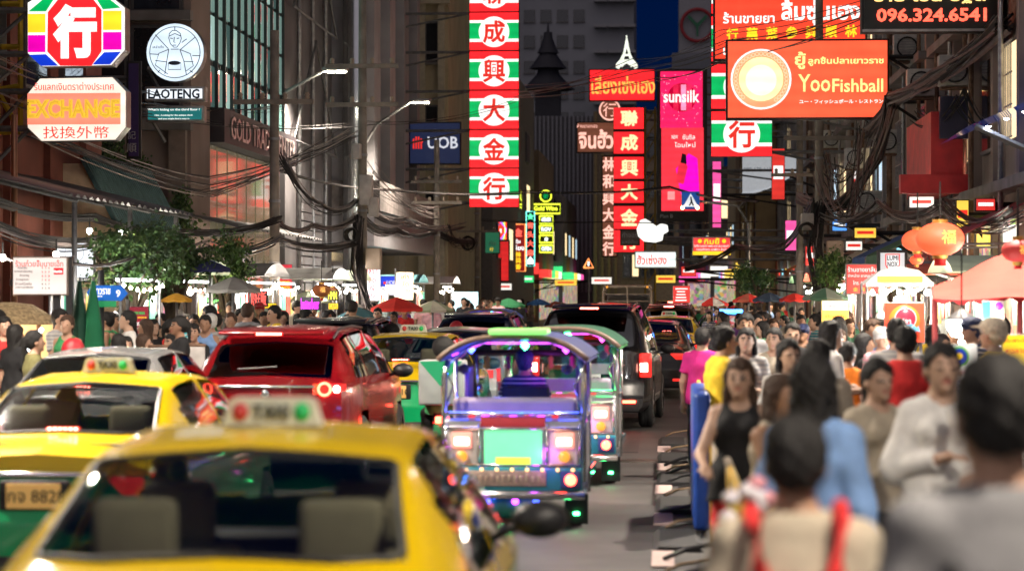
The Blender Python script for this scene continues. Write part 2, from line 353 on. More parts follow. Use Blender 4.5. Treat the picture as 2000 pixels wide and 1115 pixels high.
    if hair == 'helmet':
        f.ell(hd + (0, .012, .035), (.125, .145, .132), .01); x, y, z = f.xyz()
        f.G = np.maximum(f.G, np.minimum(-(y - hd[1] + .05) , hd[2] + .03 - z)); f.G = np.maximum(f.G, hd[2] - .075 - z)
    else:
        f.ell(hd + (0, .02, .042), (.089, .107, .1), .01); f.ell(hd + (0, .05, -.0), (.08, .075, .085), .02)
        x, y, z = f.xyz(); cut = np.minimum(-(y - hd[1] + .02 + .35 * (z - hd[2])), hd[2] + .062 - .01 * np.sin(60 * x) - z)   # the face stays free
        f.G = np.maximum(f.G, cut)
        low_ = hd[2] - (.065 if hair == 'short' else .2); f.G = np.maximum(f.G, low_ - z)
        if hair == 'short':
            for sg in (-1, 1): f.ell(hd + (sg * .085, -.005, -.03), (.02, .035, .045), sub=True)
        if hair in ('long', 'bob'):
            L = .30 if hair == 'long' else .13
            f.cone(hd + (0, .06, .03), hd + (0, .085, -L), .082, .085 if hair == 'bob' else .075, .03, .55)
            for sg in (-1, 1): f.cone(hd + (sg * .074, .02, .03), hd + (sg * .085, .03, -L * .8), .026, .03, .02)
        if hair == 'bun': f.ell(hd + (0, .1, .085), (.05, .05, .048), .012)
        if hair == 'tail':
            f.ell(hd + (0, .115, .03), (.03, .035, .035), .01); f.cone(hd + (0, .125, .03), hd + (0, .14, -.2), .033, .018, .015)
        if hair == 'cap':
            f.ell(hd + (0, .012, .06), (.097, .115, .085), .005); f.ell(hd + (0, -.12, .062), (.07, .075, .008), .01)
        x, y, z = f.xyz(); f.G = f.G + .0045 * np.sin(60 * z - 40 * x) * np.sin(130 * x + 50 * y) + .0035 * np.sin(95 * x + 24 * y + 8 * np.sin(18 * z)) * np.ones_like(z)
    out['hair'] = f.mesh(); me = {}
    for k, r in out.items():
        if len(r[0]): me[k] = mesh_np('person_' + k, r[0], r[1], mi=r[2] if len(r) > 2 else None)
    return me
PM = {}
SKIN = [mat('skin_%d' % i, c, .5, noise=.06, scale=12) for i, c in enumerate([(.44, .26, .18), (.36, .2, .125), (.5, .32, .23), (.27, .145, .09)])]
EYE = mat('eye', (.02, .015, .012), .25, noise=0); BROW = mat('brow', (.06, .04, .03), .8, noise=0); LIP = mat('lip', (.42, .13, .11), .4, noise=0)
HAIRC = {'black': (.008, .007, .007), 'brown': (.05, .025, .014), 'grey': (.25, .24, .23), 'blond': (.34, .22, .1), 'red': (.4, .02, .03), 'white': (.7, .7, .68), 'navy': (.02, .03, .09), 'cream': (.6, .52, .4)}
CLOTH = {'white': (.74, .73, .71), 'black': (.012, .012, .014), 'cream': (.45, .39, .3), 'navy': (.015, .025, .09), 'light blue': (.2, .34, .62), 'red': (.62, .03, .03), 'yellow': (.8, .55, .03),
         'grey': (.22, .22, .23), 'olive': (.16, .15, .06), 'pink': (.75, .32, .38), 'orange': (.8, .22, .02), 'green': (.04, .25, .09), 'dark green': (.02, .09, .05), 'teal': (.03, .25, .28), 'brown': (.14, .07, .035), 'purple': (.2, .06, .3), 'magenta': (.6, .02, .22), 'pale grey': (.33, .33, .34)}
def cloth(c):
    k = 'cloth_' + c.replace(' ', '_')
    if k in MATS: return MATS[k]
    m = mat(k, CLOTH[c], .85, noise=.2, scale=9, bump=.5)
    if c in ('navy', 'pink', 'pale grey', 'teal', 'brown'):      # woven stripes
        n = m.node_tree; b = n.nodes['Principled BSDF']; src = b.inputs['Base Color'].links[0].from_socket; w = n.nodes.new('ShaderNodeTexWave'); w.bands_direction = 'Z'; w.inputs['Scale'].default_value = 7
        tc = n.nodes.new('ShaderNodeTexCoord'); n.links.new(tc.outputs['Object'], w.inputs['Vector']); st = n.nodes.new('ShaderNodeMath'); st.operation = 'GREATER_THAN'; st.inputs[1].default_value = .78
        mx = n.nodes.new('ShaderNodeMix'); mx.data_type = 'RGBA'; mx.inputs[7].default_value = (.5, .48, .45, 1); n.links.new(w.outputs['Fac'], st.inputs[0]); n.links.new(st.outputs[0], mx.inputs[0]); n.links.new(src, mx.inputs[6]); n.links.new(mx.outputs[2], b.inputs['Base Color'])
    return m
def hairmat(c): return mat('hair_' + c, HAIRC[c], .68 if c not in ('red', 'white') else .35, noise=.3, scale=60, bump=.5)
def person(loc, rz, h, label, pose='stand', fem=False, hair='short', top='tee', low='long', shirt='white', pants='black', hairc='black', skin=0, step=.012, group=None, shoe=None, mirror=False):
    k = (pose, fem, hair, top, low, step)
    if k not in PM: PM[k] = person_meshes(*k)
    r = thing('person', label, 'person', loc, rz, group); s = h / 1.70; r.scale = (-s if mirror else s, s, s)
    ms = dict(body=[SKIN[skin], EYE, LIP, BROW], hair=[hairmat(hairc)], shirt=[cloth(shirt)], trousers=[cloth(pants)], shoe0=[shoe or mat('shoe_dark', (.03, .03, .03), .5)]); ms['shoe1'] = ms['shoe0']
    for part, me in PM[k].items():
        nm = part.rstrip('01') if part not in ('trousers', 'hair') else {'trousers': {'long': 'trousers', 'shorts': 'shorts', 'skirt': 'skirt'}[low], 'hair': {'helmet': 'helmet', 'cap': 'cap'}.get(hair, 'hair')}[part]
        if not me.materials:
            for m in ms[part]: me.materials.append(m)
        o = link(bpy.data.objects.new(nm, me), r)
        for i, m in enumerate(ms[part]): o.material_slots[i].link = 'OBJECT'; o.material_slots[i].material = m
    return r
# ================================================================ vehicles (built at the origin, tail at y = 0, nose towards +Y)
GLASS = glass_mat('car_glass', (.8, .83, .83)); DGLASS = glass_mat('dark_car_glass', (.015, .015, .018), .05)
RUB = mat('tyre_rubber', (.015, .015, .016), .8, noise=.3); CHR = mat('chrome', (.75, .75, .76), .12, 1, noise=.05); BLK = mat('black_plastic', (.015, .015, .017), .45)
ALLOY = mat('alloy_rim', (.4, .41, .43), .3, .9); SEAT = mat('cream_seat', (.3, .27, .17), .8); DSEAT = mat('dark_seat', (.03, .03, .03), .8)
BRAKE = mat('brake_lamp_lit', (.5, .02, .02), .25, noise=0, em=(1, .06, .03), es=9); TAIL = mat('tail_lamp', (.35, .01, .012), .12, noise=.1, coat=1, em=(1, .03, .02), es=.6)
LEDR = mat('led_red', (.5, .03, .03), .3, noise=0, em=(1, .16, .1), es=22); AMB = mat('amber_lens', (.6, .2, .02), .2, noise=0, em=(1, .4, .05), es=.5)
WHL = mat('reverse_lens', (.7, .68, .66), .15, noise=0, em=(1, .8, .75), es=.5)
def paint(name, col, metal=.0, rough=.25): return mat('paint_' + name, col, rough, metal, noise=.05, scale=2, coat=.45)
def smooth(a, n): k = np.hanning(n + 2)[1:-1]; k /= k.sum(); return np.convolve(np.pad(a, n // 2, mode='edge'), k, 'valid')[:len(a)]
class Car:
    SEG = [2, 2, 3, 4, 2, 5, 2, 2, 6]
    def __init__(s, rows, L, wheels, r=.32, zb=.2, rear=None, sm=9, crown=.012):
        s.L = L; s.wh = wheels; s.r = r; s.zb = zb; s.crown = crown
        s.ys = np.linspace(0, L, int(L / .035)); R = np.array(rows, float)
        s.c = [smooth(np.interp(s.ys, R[:, 0], R[:, i]), sm) for i in range(1, 5)]
        s.cum = np.cumsum([0] + s.SEG); s.rear = rear or (lambda z: 0)
    def sec(s, y):
        Wd, zb_, Wt, zt = (np.interp(y, s.ys, c) for c in s.c); zb_ = min(zb_, zt - .02); dr = min(.05, .6 * (zt - zb_))
        m = .5; xs = Wd * .955
        return [(0, s.zb), (Wd * .86, s.zb), (Wd * .965, s.zb + .09), (Wd, .52), (Wd * .985, zb_ - .07), (xs, zb_),
                (xs + (Wt - xs) * .5 + .03 * min(1, (zt - zb_) * 2.5), zb_ + (zt - dr - zb_) * .5), (Wt, zt - dr), (Wt * .86, zt - dr * .35), (0, zt + s.crown)]
    def pt(s, y, t, sg=1, out=0):
        """surface point: t runs over the half section (units = control segments 0..9)"""
        P = s.sec(y); i = min(int(t), 8); q = t - i
        p0 = P[max(i - 1, 0)]; p1 = P[i]; p2 = P[i + 1]; p3 = P[min(i + 2, 9)]
        if i in (0, 1) : x, z = (p1[k] + (p2[k] - p1[k]) * q for k in (0, 1))
        else:
            x, z = (.5 * (2 * p1[k] + (p2[k] - p0[k]) * q * .7 + (0 if k < 0 else 0) + (2 * p0[k] - 5 * p1[k] + 4 * p2[k] - p3[k]) * 0 * q + 2 * (p2[k] - p1[k]) * q * .0) + (p2[k] - p1[k]) * q * .65 for k in (0, 1)) if False else (p1[k] + (p2[k] - p1[k]) * q for k in (0, 1))
        e = max(0, 1 - y / .55); yy = y + e * (.13 * (abs(x) / .85) ** 3 + s.rear(z)); e2 = max(0, 1 - (s.L - y) / .7); yy -= e2 * .28 * (abs(x) / .85) ** 3
        return Vector((sg * x, yy, z)) + (Vector((sg * .6, 0, .8)).normalized() * out if out else Vector())
    def body(s, holes, cuts, matf, mats, name, parent):
        """holes: list of (y0f, y1f, t0, t1) windows left open; cuts: wheel arches"""
        ts = [i + k / n for i, n in enumerate(s.SEG) for k in range(n)] + [9.0]; V = []; Fc = []; MI = []
        ny = len(s.ys); nt = len(ts)
        for sg in (-1, 1):
            b = len(V)
            for y in s.ys:
                for t in ts: V.append(s.pt(y, t, sg))
            for a in range(ny - 1):
                ym = (s.ys[a] + s.ys[a + 1]) / 2
                for c in range(nt - 1):
                    tm = (ts[c] + ts[c + 1]) / 2; P = s.pt(ym, tm)
                    if any(inh(ym, tm) for inh in holes): continue
                    if tm < 4.2 and any((ym - w) ** 2 + (P.z - s.r) ** 2 < (s.r + .05) ** 2 for w in s.wh) and tm > .9: continue
                    q = (b + a * nt + c, b + a * nt + c + 1, b + (a + 1) * nt + c + 1, b + (a + 1) * nt + c)
                    Fc.append(q if sg < 0 else q[::-1]); MI.append(matf(P))
        for end, ee in ((0, 0), (ny - 1, 1)):      # tail and nose
            y = s.ys[end]; nx = 12; b = len(V)
            for t in ts:
                p = s.sec(y); P = s.pt(y, t)
                for i in range(nx + 1):
                    fx = -1 + 2 * i / nx; x = P.x * fx; yy = y + ((.13 * (abs(x) / .85) ** 3 + s.rear(P.z)) if not ee else -.28 * (abs(x) / .85) ** 3); V.append(Vector((x, yy, P.z)))
            for c in range(nt - 1):
                for i in range(nx):
                    q = (b + c * (nx + 1) + i, b + c * (nx + 1) + i + 1, b + (c + 1) * (nx + 1) + i + 1, b + (c + 1) * (nx + 1) + i)
                    Fc.append(q if not ee else q[::-1]); MI.append(matf(V[q[0]]))
        me = mesh_np(name, [v[:] for v in V], Fc, mats, MI); return link(bpy.data.objects.new(name, me), parent)
    def patch(s, name, m, parent, y0, y1, t0, t1, sg=None, out=.004, n=(10, 8)):
        """pane on the surface; y0(t), y1(t) bound it along the car; sg None = over the centre line"""
        def fn(a, b):
            if sg is None:
                q = -1 + 2 * a; tt = 9 - (9 - t0) * abs(q); g = -1 if q < 0 else 1; return s.pt(y0(q) + (y1(q) - y0(q)) * b, tt, g) + Vector((0, -.3, 1)).normalized() * out
            tt = t0 + (t1 - t0) * b; return s.pt(y0(b) + (y1(b) - y0(b)) * a, tt, sg) + Vector((sg, 0, .25)).normalized() * out
        return MB().grid(fn, *n).build(name, m, parent)
def wheel(parent, x, y, r, sg, w=.2):
    t = MB().lathe([(r * .62, -w / 2), (r * .9, -w / 2), (r, -w * .36), (r, -w * .12), (r * .985, -w * .1), (r * .985, -w * .05), (r, -w * .03), (r, w * .03), (r * .985, w * .05), (r * .985, w * .1), (r, w * .12), (r, w * .36), (r * .9, w / 2), (r * .62, w / 2)], (0, 0, 0), 28, 'x').build('wheel', RUB, parent)
    t.location = (x, y, r)
    m = MB(); m.lathe([(r * .64, sg * w * .42), (r * .58, sg * w * .3), (0.01, sg * w * .36)], n=24, ax='x')
    for k in range(5):
        a = k * 2 * math.pi / 5; m.box((sg * w * .42, math.cos(a) * r * .34, math.sin(a) * r * .34), (.02, r * .55, r * .14), Matrix.Rotation(a, 3, 'X'))
    m.build('rim', ALLOY, t); return t
def mirror(parent, x, y, z, sg, m):
    o = MB().lathe([(.001, -.07), (.07, -.06), (.1, -.02), (.105, .03), (.09, .045)], n=18, ax='y').build('wing_mirror', m, parent)
    o.location = (x + sg * .08, y, z); o.scale = (1.15, 1, .78)
    MB().lathe([(.088, -.002), (.001, 0)], (0, -.062, 0), 18, 'y').build('mirror_glass', mat('mirror', (.5, .5, .5), .05, 1, noise=0), o) if False else None
    MB().tube([(-sg * .15, .03, -.08), (-sg * .05, .02, -.03)], .025).build('stalk', BLK, o)
def seats(par, y0, z, m, hm=None, rear=True, x=.36):
    for sg in (-1, 1):
        b = MB().box((sg * x, y0 + 1.0, z + .3), (.48, .14, .6), Matrix.Rotation(.2, 3, 'X'), .06).build('front_seat', m, par)
        MB().box((sg * x, y0 + .93, z + .72), (.27, .1, .24), None, .045).build('headrest', hm or m, b)
    if rear:
        b = MB().box((0, y0 + .12, z + .26), (1.25, .16, .56), Matrix.Rotation(.25, 3, 'X'), .06).build('rear_bench', m, par)
        for sg in (-1, 1): MB().box((sg * x, y0 + .06, z + .72), (.3, .1, .26), None, .05).build('headrest', hm or m, b)
def plate(par, c, m, txt, w=.36, h=.16, tm=None):
    p = MB().box((0, 0, 0), (w, .012, h), None, .01).build('number_plate', m, par); p.location = c
    text(txt, tm or mat('plate_ink', (.02, .02, .02), .6, noise=0), p, (0, .0), h=h * .5, y=-.009); return p
def led_bar(par, c, n, pitch, sz, m=None, name='brake_light'):
    b = MB().box((0, 0, 0), (n * pitch + .02, .02, sz * 1.7), None, .006).build(name, TAIL, par); b.location = c
    q = MB()
    for i in range(n): q.box(((i - (n - 1) / 2) * pitch, -.014, 0), (sz, .012, sz), None, .004)
    o = q.build('led_row', m or LEDR, b); o['kind'] = 'stuff'; return b
def taxi_sign(par, y, z, lab=True):
    s = MB().prism([(-.36, 0), (.36, 0), (.31, .15), (.27, .175), (-.27, .175), (-.31, .15)], -.07, .07).build('roof_sign', mat('taxi_sign_shell', (.5, .52, .44), .45, noise=.1, em=(1, .95, .75), es=.02), par)
    s.location = (0, y, z); s.scale = (.52, .8, .6); text('TAXI', mat('taxi_ink', (.05, .06, .05), .5, noise=0), s, (0, .09), h=.085, w=.26, y=-.076, bold=.02)
    for sg, m in ((-1, mat('taxi_red', (.42, .05, .05), .5, noise=0, em=(1, .05, .05), es=.04)), (1, mat('taxi_green', (.02, .4, .12), .5, noise=0, em=(.02, .8, .2), es=.04))):
        MB().lathe([(.058, 0), (.058, -.012), (.001, -.014)], (sg * .225, -.068, .088), 16, 'y').build('disc', m, s)
SED = [(0, .74, .90, .60, .985), (.12, .80, .90, .64, 1.03), (.5, .86, .93, .68, 1.065), (.62, .87, .935, .68, 1.09), (1.28, .885, .94, .575, 1.40), (1.55, .885, .94, .57, 1.445), (2.2, .885, .93, .57, 1.475), (2.8, .885, .92, .575, 1.44), (3.05, .885, .91, .59, 1.385), (3.72, .87, .89, .66, 1.04), (3.9, .86, .88, .66, .99), (4.35, .80, .80, .62, .88), (4.6, .70, .68, .5, .74)]
def sedan(label, upper, lower, split_z, plate_m, plate_t, lit_=True, taxi=False, detail=True, group=None, spoil=True, tintglass=None, name='sedan', stripe=None, led=True):
    r = thing(name, label, 'taxi' if taxi else 'car', group=group); gl = tintglass or GLASS
    rear = lambda z: (-.1 if z < .62 else (-.03 if z < .8 else .0)) + .05 * max(0, z - .8)
    c = Car(SED, 4.6, (.98, 3.62), rear=rear)
    rg0 = lambda q: .64 + .1 * abs(q) ** 3; rg1 = lambda q: 1.32 - .02 * q * q
    def hole_rear(y, t): q = (9 - t) / 1.42; return q < 1 and rg0(q) < y < rg1(q)
    sy0 = lambda b: 1.02 + .42 * b; sy1 = lambda b: 3.45 - .55 * b
    def hole_side(y, t): b = (t - 5.12) / 1.75; return 0 < b < 1 and sy0(b) < y < sy1(b) and abs(y - 2.2) > .05
    wf0 = lambda q: 3.08; wf1 = lambda q: 3.68 - .1 * q * q
    def hole_front(y, t): q = (9 - t) / 1.5; return q < 1 and wf0(q) < y < wf1(q)
    c.body([hole_rear, hole_side, hole_front], None, (lambda P: 1 if P.z < split_z else 0), [upper, lower], 'body', r)
    c.patch('rear_window', gl, r, rg0, rg1, 7.58, 9, None, .003, (16, 8))
    fr = MB()
    for q in (-1, 1): fr.tube([c.pt(rg0(q * k) * (1 - j) + rg1(q * k) * j, 9 - 1.42 * k, q) + Vector((0, -.003, .006)) for k, j in [(0, 0), (.5, 0), (.85, 0), (1, 0), (1, .35), (1, .7), (1, 1), (.8, 1), (.4, 1), (0, 1)]], .012, 5)
    fr.build('window_seal', BLK, r)
    c.patch('windscreen', gl, r, wf0, wf1, 7.5, 9, None, .003, (12, 6))
    for sg in (-1, 1):
        for lo, hi in ((0, 1), (1, 2)):
            a = (lambda b: sy0(b)) if not lo else (lambda b: 2.25); e = (lambda b: 2.15) if not lo else (lambda b: sy1(b))
            c.patch('side_window', gl, r, a, e, 5.12, 6.87, sg, .003, (8, 4))
        mirror(r, sg * .9, 3.02, 1.02, sg, BLK)
        for w in c.wh: wheel(r, sg * .79, w, c.r, sg)
    tl = {}
    for sg in (-1, 1):
        l = MB().grid(lambda a, b: c.pt(.0 + .34 * a * (1 - .0 * b), 3.55 + 1.15 * b, sg) + Vector((sg * .012, -.01, 0)), 8, 5).build('tail_lamp', TAIL, r)
        l2 = MB().box((sg * .56, rear(.8) - .028 + .05, .80), (.3, .03, .12), Matrix.Rotation(sg * -.18, 3, 'Z'), .012).build('tail_lamp', TAIL, r)
        if lit_: MB().box((sg * .6, rear(.8) - .04 + .05, .795), (.16, .02, .035), Matrix.Rotation(sg * -.18, 3, 'Z'), .008).build('brake_filament', BRAKE, l2)
        MB().box((sg * .58, -.13, .36), (.14, .03, .05), None, .01).build('reflector', TAIL, r)
    MB().box((0, -.02, .875), (.95, .03, .035), None, .012).build('trunk_garnish', CHR, r)
    MB().box((0, -.065, .28), (1.35, .08, .16), None, .03).build('rear_bumper_skirt', BLK, r)
    hw = MB().box((0, -.045, .74), (.47, .05, .2), None, .03).build('plate_recess', BLK if not stripe else CHR, r)
    plate(r, (0, -.085, .74), plate_m, plate_t)
    if lit_ and led: led_bar(r, (0, .66, 1.13), 6, .036, .02)
    box('floor_pan', (0, 2.2, .26), (1.4, 3.0, .04), BLK, r); MB().box((0, .5, 1.03), (1.15, .3, .04)).build('parcel_shelf', DSEAT, r)
    MB().box((0, 3.2, .86), (1.36, .4, .18), None, .05).build('dashboard', BLK, r)
    if detail: seats(r, 1.05, .42, SEAT if taxi else DSEAT, None)
    if spoil: MB().box((0, .1, 1.06), (1.1, .16, .03), None, .012).build('boot_spoiler', upper, r)
    if taxi:
        taxi_sign(r, 1.95, 1.475); mt = MB().box((.2, 3.02, 1.0), (.14, .08, .08), None, .02).build('fare_meter', BLK, r); MB().box((.2, 2.975, 1.0), (.05, .012, .03), None, .004).build('meter_digits', BRAKE, mt)
    return r, c
SUVR = [(0, .80, .98, .70, 1.06), (.06, .84, .99, .70, 1.10), (.2, .88, 1.0, .685, 1.24), (.42, .905, 1.0, .645, 1.55), (.5, .91, 1.0, .635, 1.61), (1.0, .915, 1.0, .63, 1.66), (2.2, .915, .99, .63, 1.69), (2.9, .915, .98, .63, 1.64), (3.1, .91, .97, .64, 1.58), (3.75, .89, .95, .70, 1.14), (4.0, .87, .93, .70, 1.06), (4.35, .82, .88, .66, .98), (4.55, .72, .78, .55, .84)]
def suv(label, pm, zs=1.0, lit_=True, plate_t='', round_lamp=True, glass=None, name='suv', detail=True, group=None, lampz=.86, up=0.0, slope=1.0):
    rows = [(a * (slope if a <= .5 else 1) + (0 if a != 1.0 else .1), b * (1 if a > .3 else 1 - .04 * (slope - 1)), c * (zs if zs > 1.05 else 1) + up, d, e * zs + up * max(0, 1 - a / .3)) for a, b, c, d, e in SUVR]
    r = thing(name, label, 'car', group=group); gl = glass or DGLASS
    rear = lambda z: (-.1 if z < .62 else -.02) + .06 * max(0, z - .7)
    c = Car(rows, 4.55, (.9, 3.6), r=.36, zb=.26, rear=rear, sm=7); Z = zs
    g0 = lambda q: .07 + .05 * abs(q) ** 4; g1 = lambda q: .40 * slope - .02 * q * q
    def hr(y, t): q = (9 - t) / 1.55; return q < 1 and g0(q) < y < g1(q)
    y0 = lambda b: .62 + .2 * b; y1 = lambda b: 3.5 - .5 * b
    def hs(y, t): b = (t - 5.12) / 1.75; return 0 < b < 1 and y0(b) < y < y1(b) and abs(y - 1.35) > .04 and abs(y - 2.3) > .05
    def hf(y, t): return (9 - t) / 1.5 < 1 and 3.14 < y < 3.68
    c.body([hr, hs, hf], None, (lambda P: 1 if P.z < .42 else 0), [pm, BLK], 'body', r)
    c.patch('rear_window', gl, r, g0, g1, 7.45, 9, None, .003, (16, 8)); c.patch('windscreen', gl, r, lambda q: 3.14, lambda q: 3.68, 7.5, 9, None, .003, (12, 6))
    for sg in (-1, 1):
        for a, b in ((None, 1.31), (1.39, 2.25), (2.35, None)):
            c.patch('side_window', gl, r, (lambda k, a=a: a if a else y0(k)), (lambda k, b=b: b if b else y1(k)), 5.12, 6.87, sg, .003, (6, 4))
        mirror(r, sg * .93, 3.0, 1.13, sg, BLK)
        for w in c.wh: wheel(r, sg * .8, w, c.r, sg, .22)
        MB().tube([c.pt(y, 7.6, sg) + Vector((0, 0, .035)) for y in (.7, 1.2, 2, 2.7)], .014, 6).build('roof_rail', BLK, r)
        if round_lamp:
            l = MB().grid(lambda a, b: Vector((sg * (.5 + .33 * a), .085 * a * a + rear(lampz) - .018, lampz + .035 * (1 - .4 * a) * (2 * b - 1) * 1.6 + .02 * a)), 8, 3).build('tail_lamp', TAIL, r)
            if lit_: MB().lathe([(.075, 0), (.075, -.02), (.05, -.02), (.05, 0)], (sg * .62, .0, lampz + .0), 20, 'y').build('brake_ring', BRAKE, l); MB().lathe([(.038, 0), (.03, -.02), (.001, -.024)], (sg * .74, .025, lampz + .0), 12, 'y').build('brake_bulb', mat('brake_bulb', (.6, .1, .08), .3, noise=0, em=(1, .35, .25), es=25), l)
        else:
            l = MB().box((sg * .83, .06, lampz), (.17, .16, .36), Matrix.Rotation(sg * .25, 3, 'Z'), .03).build('tail_lamp', TAIL, r)
            if lit_: MB().box((sg * .815, -.02, lampz - .03), (.11, .03, .13), Matrix.Rotation(sg * .25, 3, 'Z'), .02).build('brake_filament', mat('brake_bulb', (.6, .1, .08), .3, noise=0, em=(1, .35, .25), es=25), l)
        MB().box((sg * .6, -.13, .42), (.2, .03, .045), None, .01).build('reflector', BRAKE if not round_lamp and lit_ else TAIL, r)
    MB().box((0, .3 * slope, 1.655 * Z - .005), (1.12, .36, .035), Matrix.Rotation(.12, 3, 'X'), .014).build('roof_spoiler', pm, r)
    if lit_: led_bar(r, (0, .085 + .2 * (slope - 1), 1.625 * Z), 9, .03, .02)
    MB().box((0, rear(.95) - .01, .955 + up), (1.05, .03, .03), None, .01).build('tailgate_trim', CHR, r)
    MB().box((0, -.07, .36), (1.5, .09, .2), None, .03).build('rear_bumper_skirt', BLK, r); plate(r, (0, rear(.72) - .03, .74 + up), mat('plate_white', (.75, .74, .7), .5, noise=.05, em=(1, .95, .85), es=.12), plate_t or '1 882')
    MB().tube([(-.3, .05, 1.13 + up), (.12, .03, 1.16 + up)], .01, 5).build('wiper', BLK, r); box('floor_pan', (0, 2.2, .32), (1.4, 3.2, .04), BLK, r); MB().box((0, 3.2, .95), (1.4, .4, .2), None, .05).build('dashboard', BLK, r)
    if detail: seats(r, 1.0, .5, DSEAT)
    MB().lathe([(.045, 0), (.045, -.012), (.001, -.014)], (0, rear(.9) - .012, .885 + up), 18, 'y').build('badge', CHR, r)
    return r, c
def place(r, px, Y, rz=0.0, py=700, dz=0): p = at(px, py, Y); r.location = (p.x, Y, dz); r.rotation_euler = (0, 0, rz)
# ---------------------------------------------------------------- tuk-tuk
def tuktuk(label, glow, glow2, canopy, panel, center, withdriver=True):
    r = thing('tuk_tuk', label, 'tuk-tuk'); ST = mat('bright_steel', (.6, .6, .6), .22, 1, noise=.08); TEAL = mat('teal_trim', (.02, .22, .3), .3, coat=1)
    G = mat('glow_' + glow[0], (.1, .1, .1), .3, noise=0, em=glow[1], es=7); G2 = mat('glow_' + glow2[0], (.1, .1, .1), .3, noise=0, em=glow2[1], es=4)
    # chassis, bench box, rear panels
    MB().box((0, 1.25, .36), (1.18, 2.5, .1), None, .02).build('chassis', TEAL, r)
    b = MB().box((0, .1, .66), (1.2, .16, .56), None, .03).build('rear_panel', panel, r)
    MB().box((0, .012, .70), (.5, .03, .34), None, .02).build('centre_panel', center, b)
    MB().box((0, -.006, .575), (.3, .014, .075), None, .01).build('number_plate', mat('plate_lime', (.5, .6, .05), .5, noise=0, em=(.55, .9, .05), es=.8), b)
    MB().box((0, .02, .915), (.56, .05, .1), None, .01).build('top_trim', mat('trim_red', (.6, .06, .08), .4, noise=.1, coat=.5), b)
    for sg in (-1, 1):
        MB().box((sg * .43, .012, .71), (.26, .03, .34), None, .015).build('side_panel', mat('panel_pale', (.7, .62, .6), .35, noise=.1, coat=.4), b)
        l = MB().box((sg * .44, -.008, .76), (.17, .03, .14), None, .03).build('tail_lamp', mat('tuk_lamp', (.7, .3, .25), .2, noise=0, em=(1, .3, .22), es=.7), r)
        MB().box((sg * .44, -.026, .75), (.12, .02, .06), None, .02).build('bulb', mat('tuk_bulb', (.8, .6, .5), .2, noise=0, em=(1, .62, .5), es=7), l)
    bp = MB().box((0, -.06, .43), (1.2, .06, .2), None, .012).build('rear_bumper', TEAL, r)
    MB().box((-.1, -.095, .44), (.78, .014, .13), None, .006).build('name_plate', mat('steel_plate', (.55, .42, .36), .35, .6, noise=.2, scale=20), bp)
    em_ = MB(); [em_.box((-.42 + .05 * k, -.104, .44 + .008 * (k % 3 - 1)), (.028, .012, .05 + .012 * (k % 2)), None, .005) for k in range(14)]; tag(em_.build('embossing', mat('plate_rivet', (.75, .6, .5), .3, .8, noise=0), bp), kind='stuff')
    for sg in (-1, 1):
        f = MB().box((sg * .5, -.095, .43), (.17, .02, .15), None, .01).build('lamp_box', mat('lamp_box_blue', (.03, .06, .2), .4), bp)
        MB().lathe([(.05, 0), (.045, -.02), (.001, -.03)], (sg * .5, -.105, .43), 16, 'y').build('stop_lamp', BRAKE, f)
    MB().tube([(-.62, -.1, .3), (.62, -.1, .3)], .038, 10).build('bumper_bar', ST, r)
    MB().lathe([(.001, -.3), (.11, -.29), (.12, -.2), (.12, .2), (.11, .29), (.001, .3)], (-.1, .12, .2), 18, 'x').build('gas_tank', mat('tank_green', (.02, .35, .22), .3, coat=1), r)
    for i, x in enumerate((-.42, -.22, .02, .2)): MB().lathe([(.03, 0), (.024, -.02), (.001, -.024)], (x, -.02, .24), 10, 'y').build('glow_lamp', G if i % 2 else G2, r)
    # wheels, mudflaps
    for sg in (-1, 1):
        wheel(r, sg * .52, .42, .24, sg, .13)
        MB().box((sg * .54, .08, .17), (.2, .012, .26)).build('mudflap', RUB, r)
        MB().grid(lambda a, q: Vector((sg * (.43 + .2 * q), .42 + .3 * math.cos(math.pi * a), .26 + .26 * math.sin(math.pi * a))), 10, 2).build('mudguard', ST, r)
        MB().box((sg * .54, .07, .13), (.05, .02, .025), None, .008).build('marker_lamp', mat('marker_green', (.05, .3, .1), .3, noise=0, em=(.05, 1, .25), es=18), r)
    wheel(r, 0, 2.35, .24, 1, .12); MB().tube([(0, 2.3, .3), (0, 2.12, .95)], .03).build('fork', ST, r); MB().tube([(-.33, 2.0, .98), (0, 2.1, .96), (.33, 2.0, .98)], .016).build('handlebar', ST, r)
    for z, w in ((.545, 1.16), (.86, 1.16), (.985, 1.2)): MB().tube([(-w / 2, -.012, z), (w / 2, -.012, z)], .013, 8).build('chrome_rail', CHR, r)
    for x in (-.575, -.29, .29, .575): MB().tube([(x, -.012, .53), (x, -.012, .9)], .011, 8).build('chrome_upright', CHR, r)
    for k in range(9): MB().lathe([(.016, 0), (.012, -.012), (.001, -.016)], (-.52 + .13 * k, -.1, .515), 8, 'y').build('stud_lamp', mat('stud_amber', (.5, .25, .1), .3, noise=0, em=(1, .5, .2), es=1.5), r)
    for k in range(7): MB().box((-.36 + .12 * k, .03, .965), (.06, .02, .03), None, .008).build('jewel', G2 if k % 2 else MATS['tail_lamp'], r)
    for sg in (-1, 1): MB().tube([(sg * .6, .06, 1.0), (sg * .52, .06, 1.22), (sg * .6, .07, 1.36)], .012, 6).build('scroll_brace', CHR, r); MB().lathe([(.05, 0), (.045, -.02), (.001, -.022)], (sg * .44, -.02, .62), 14, 'y').build('indicator', AMB, r)
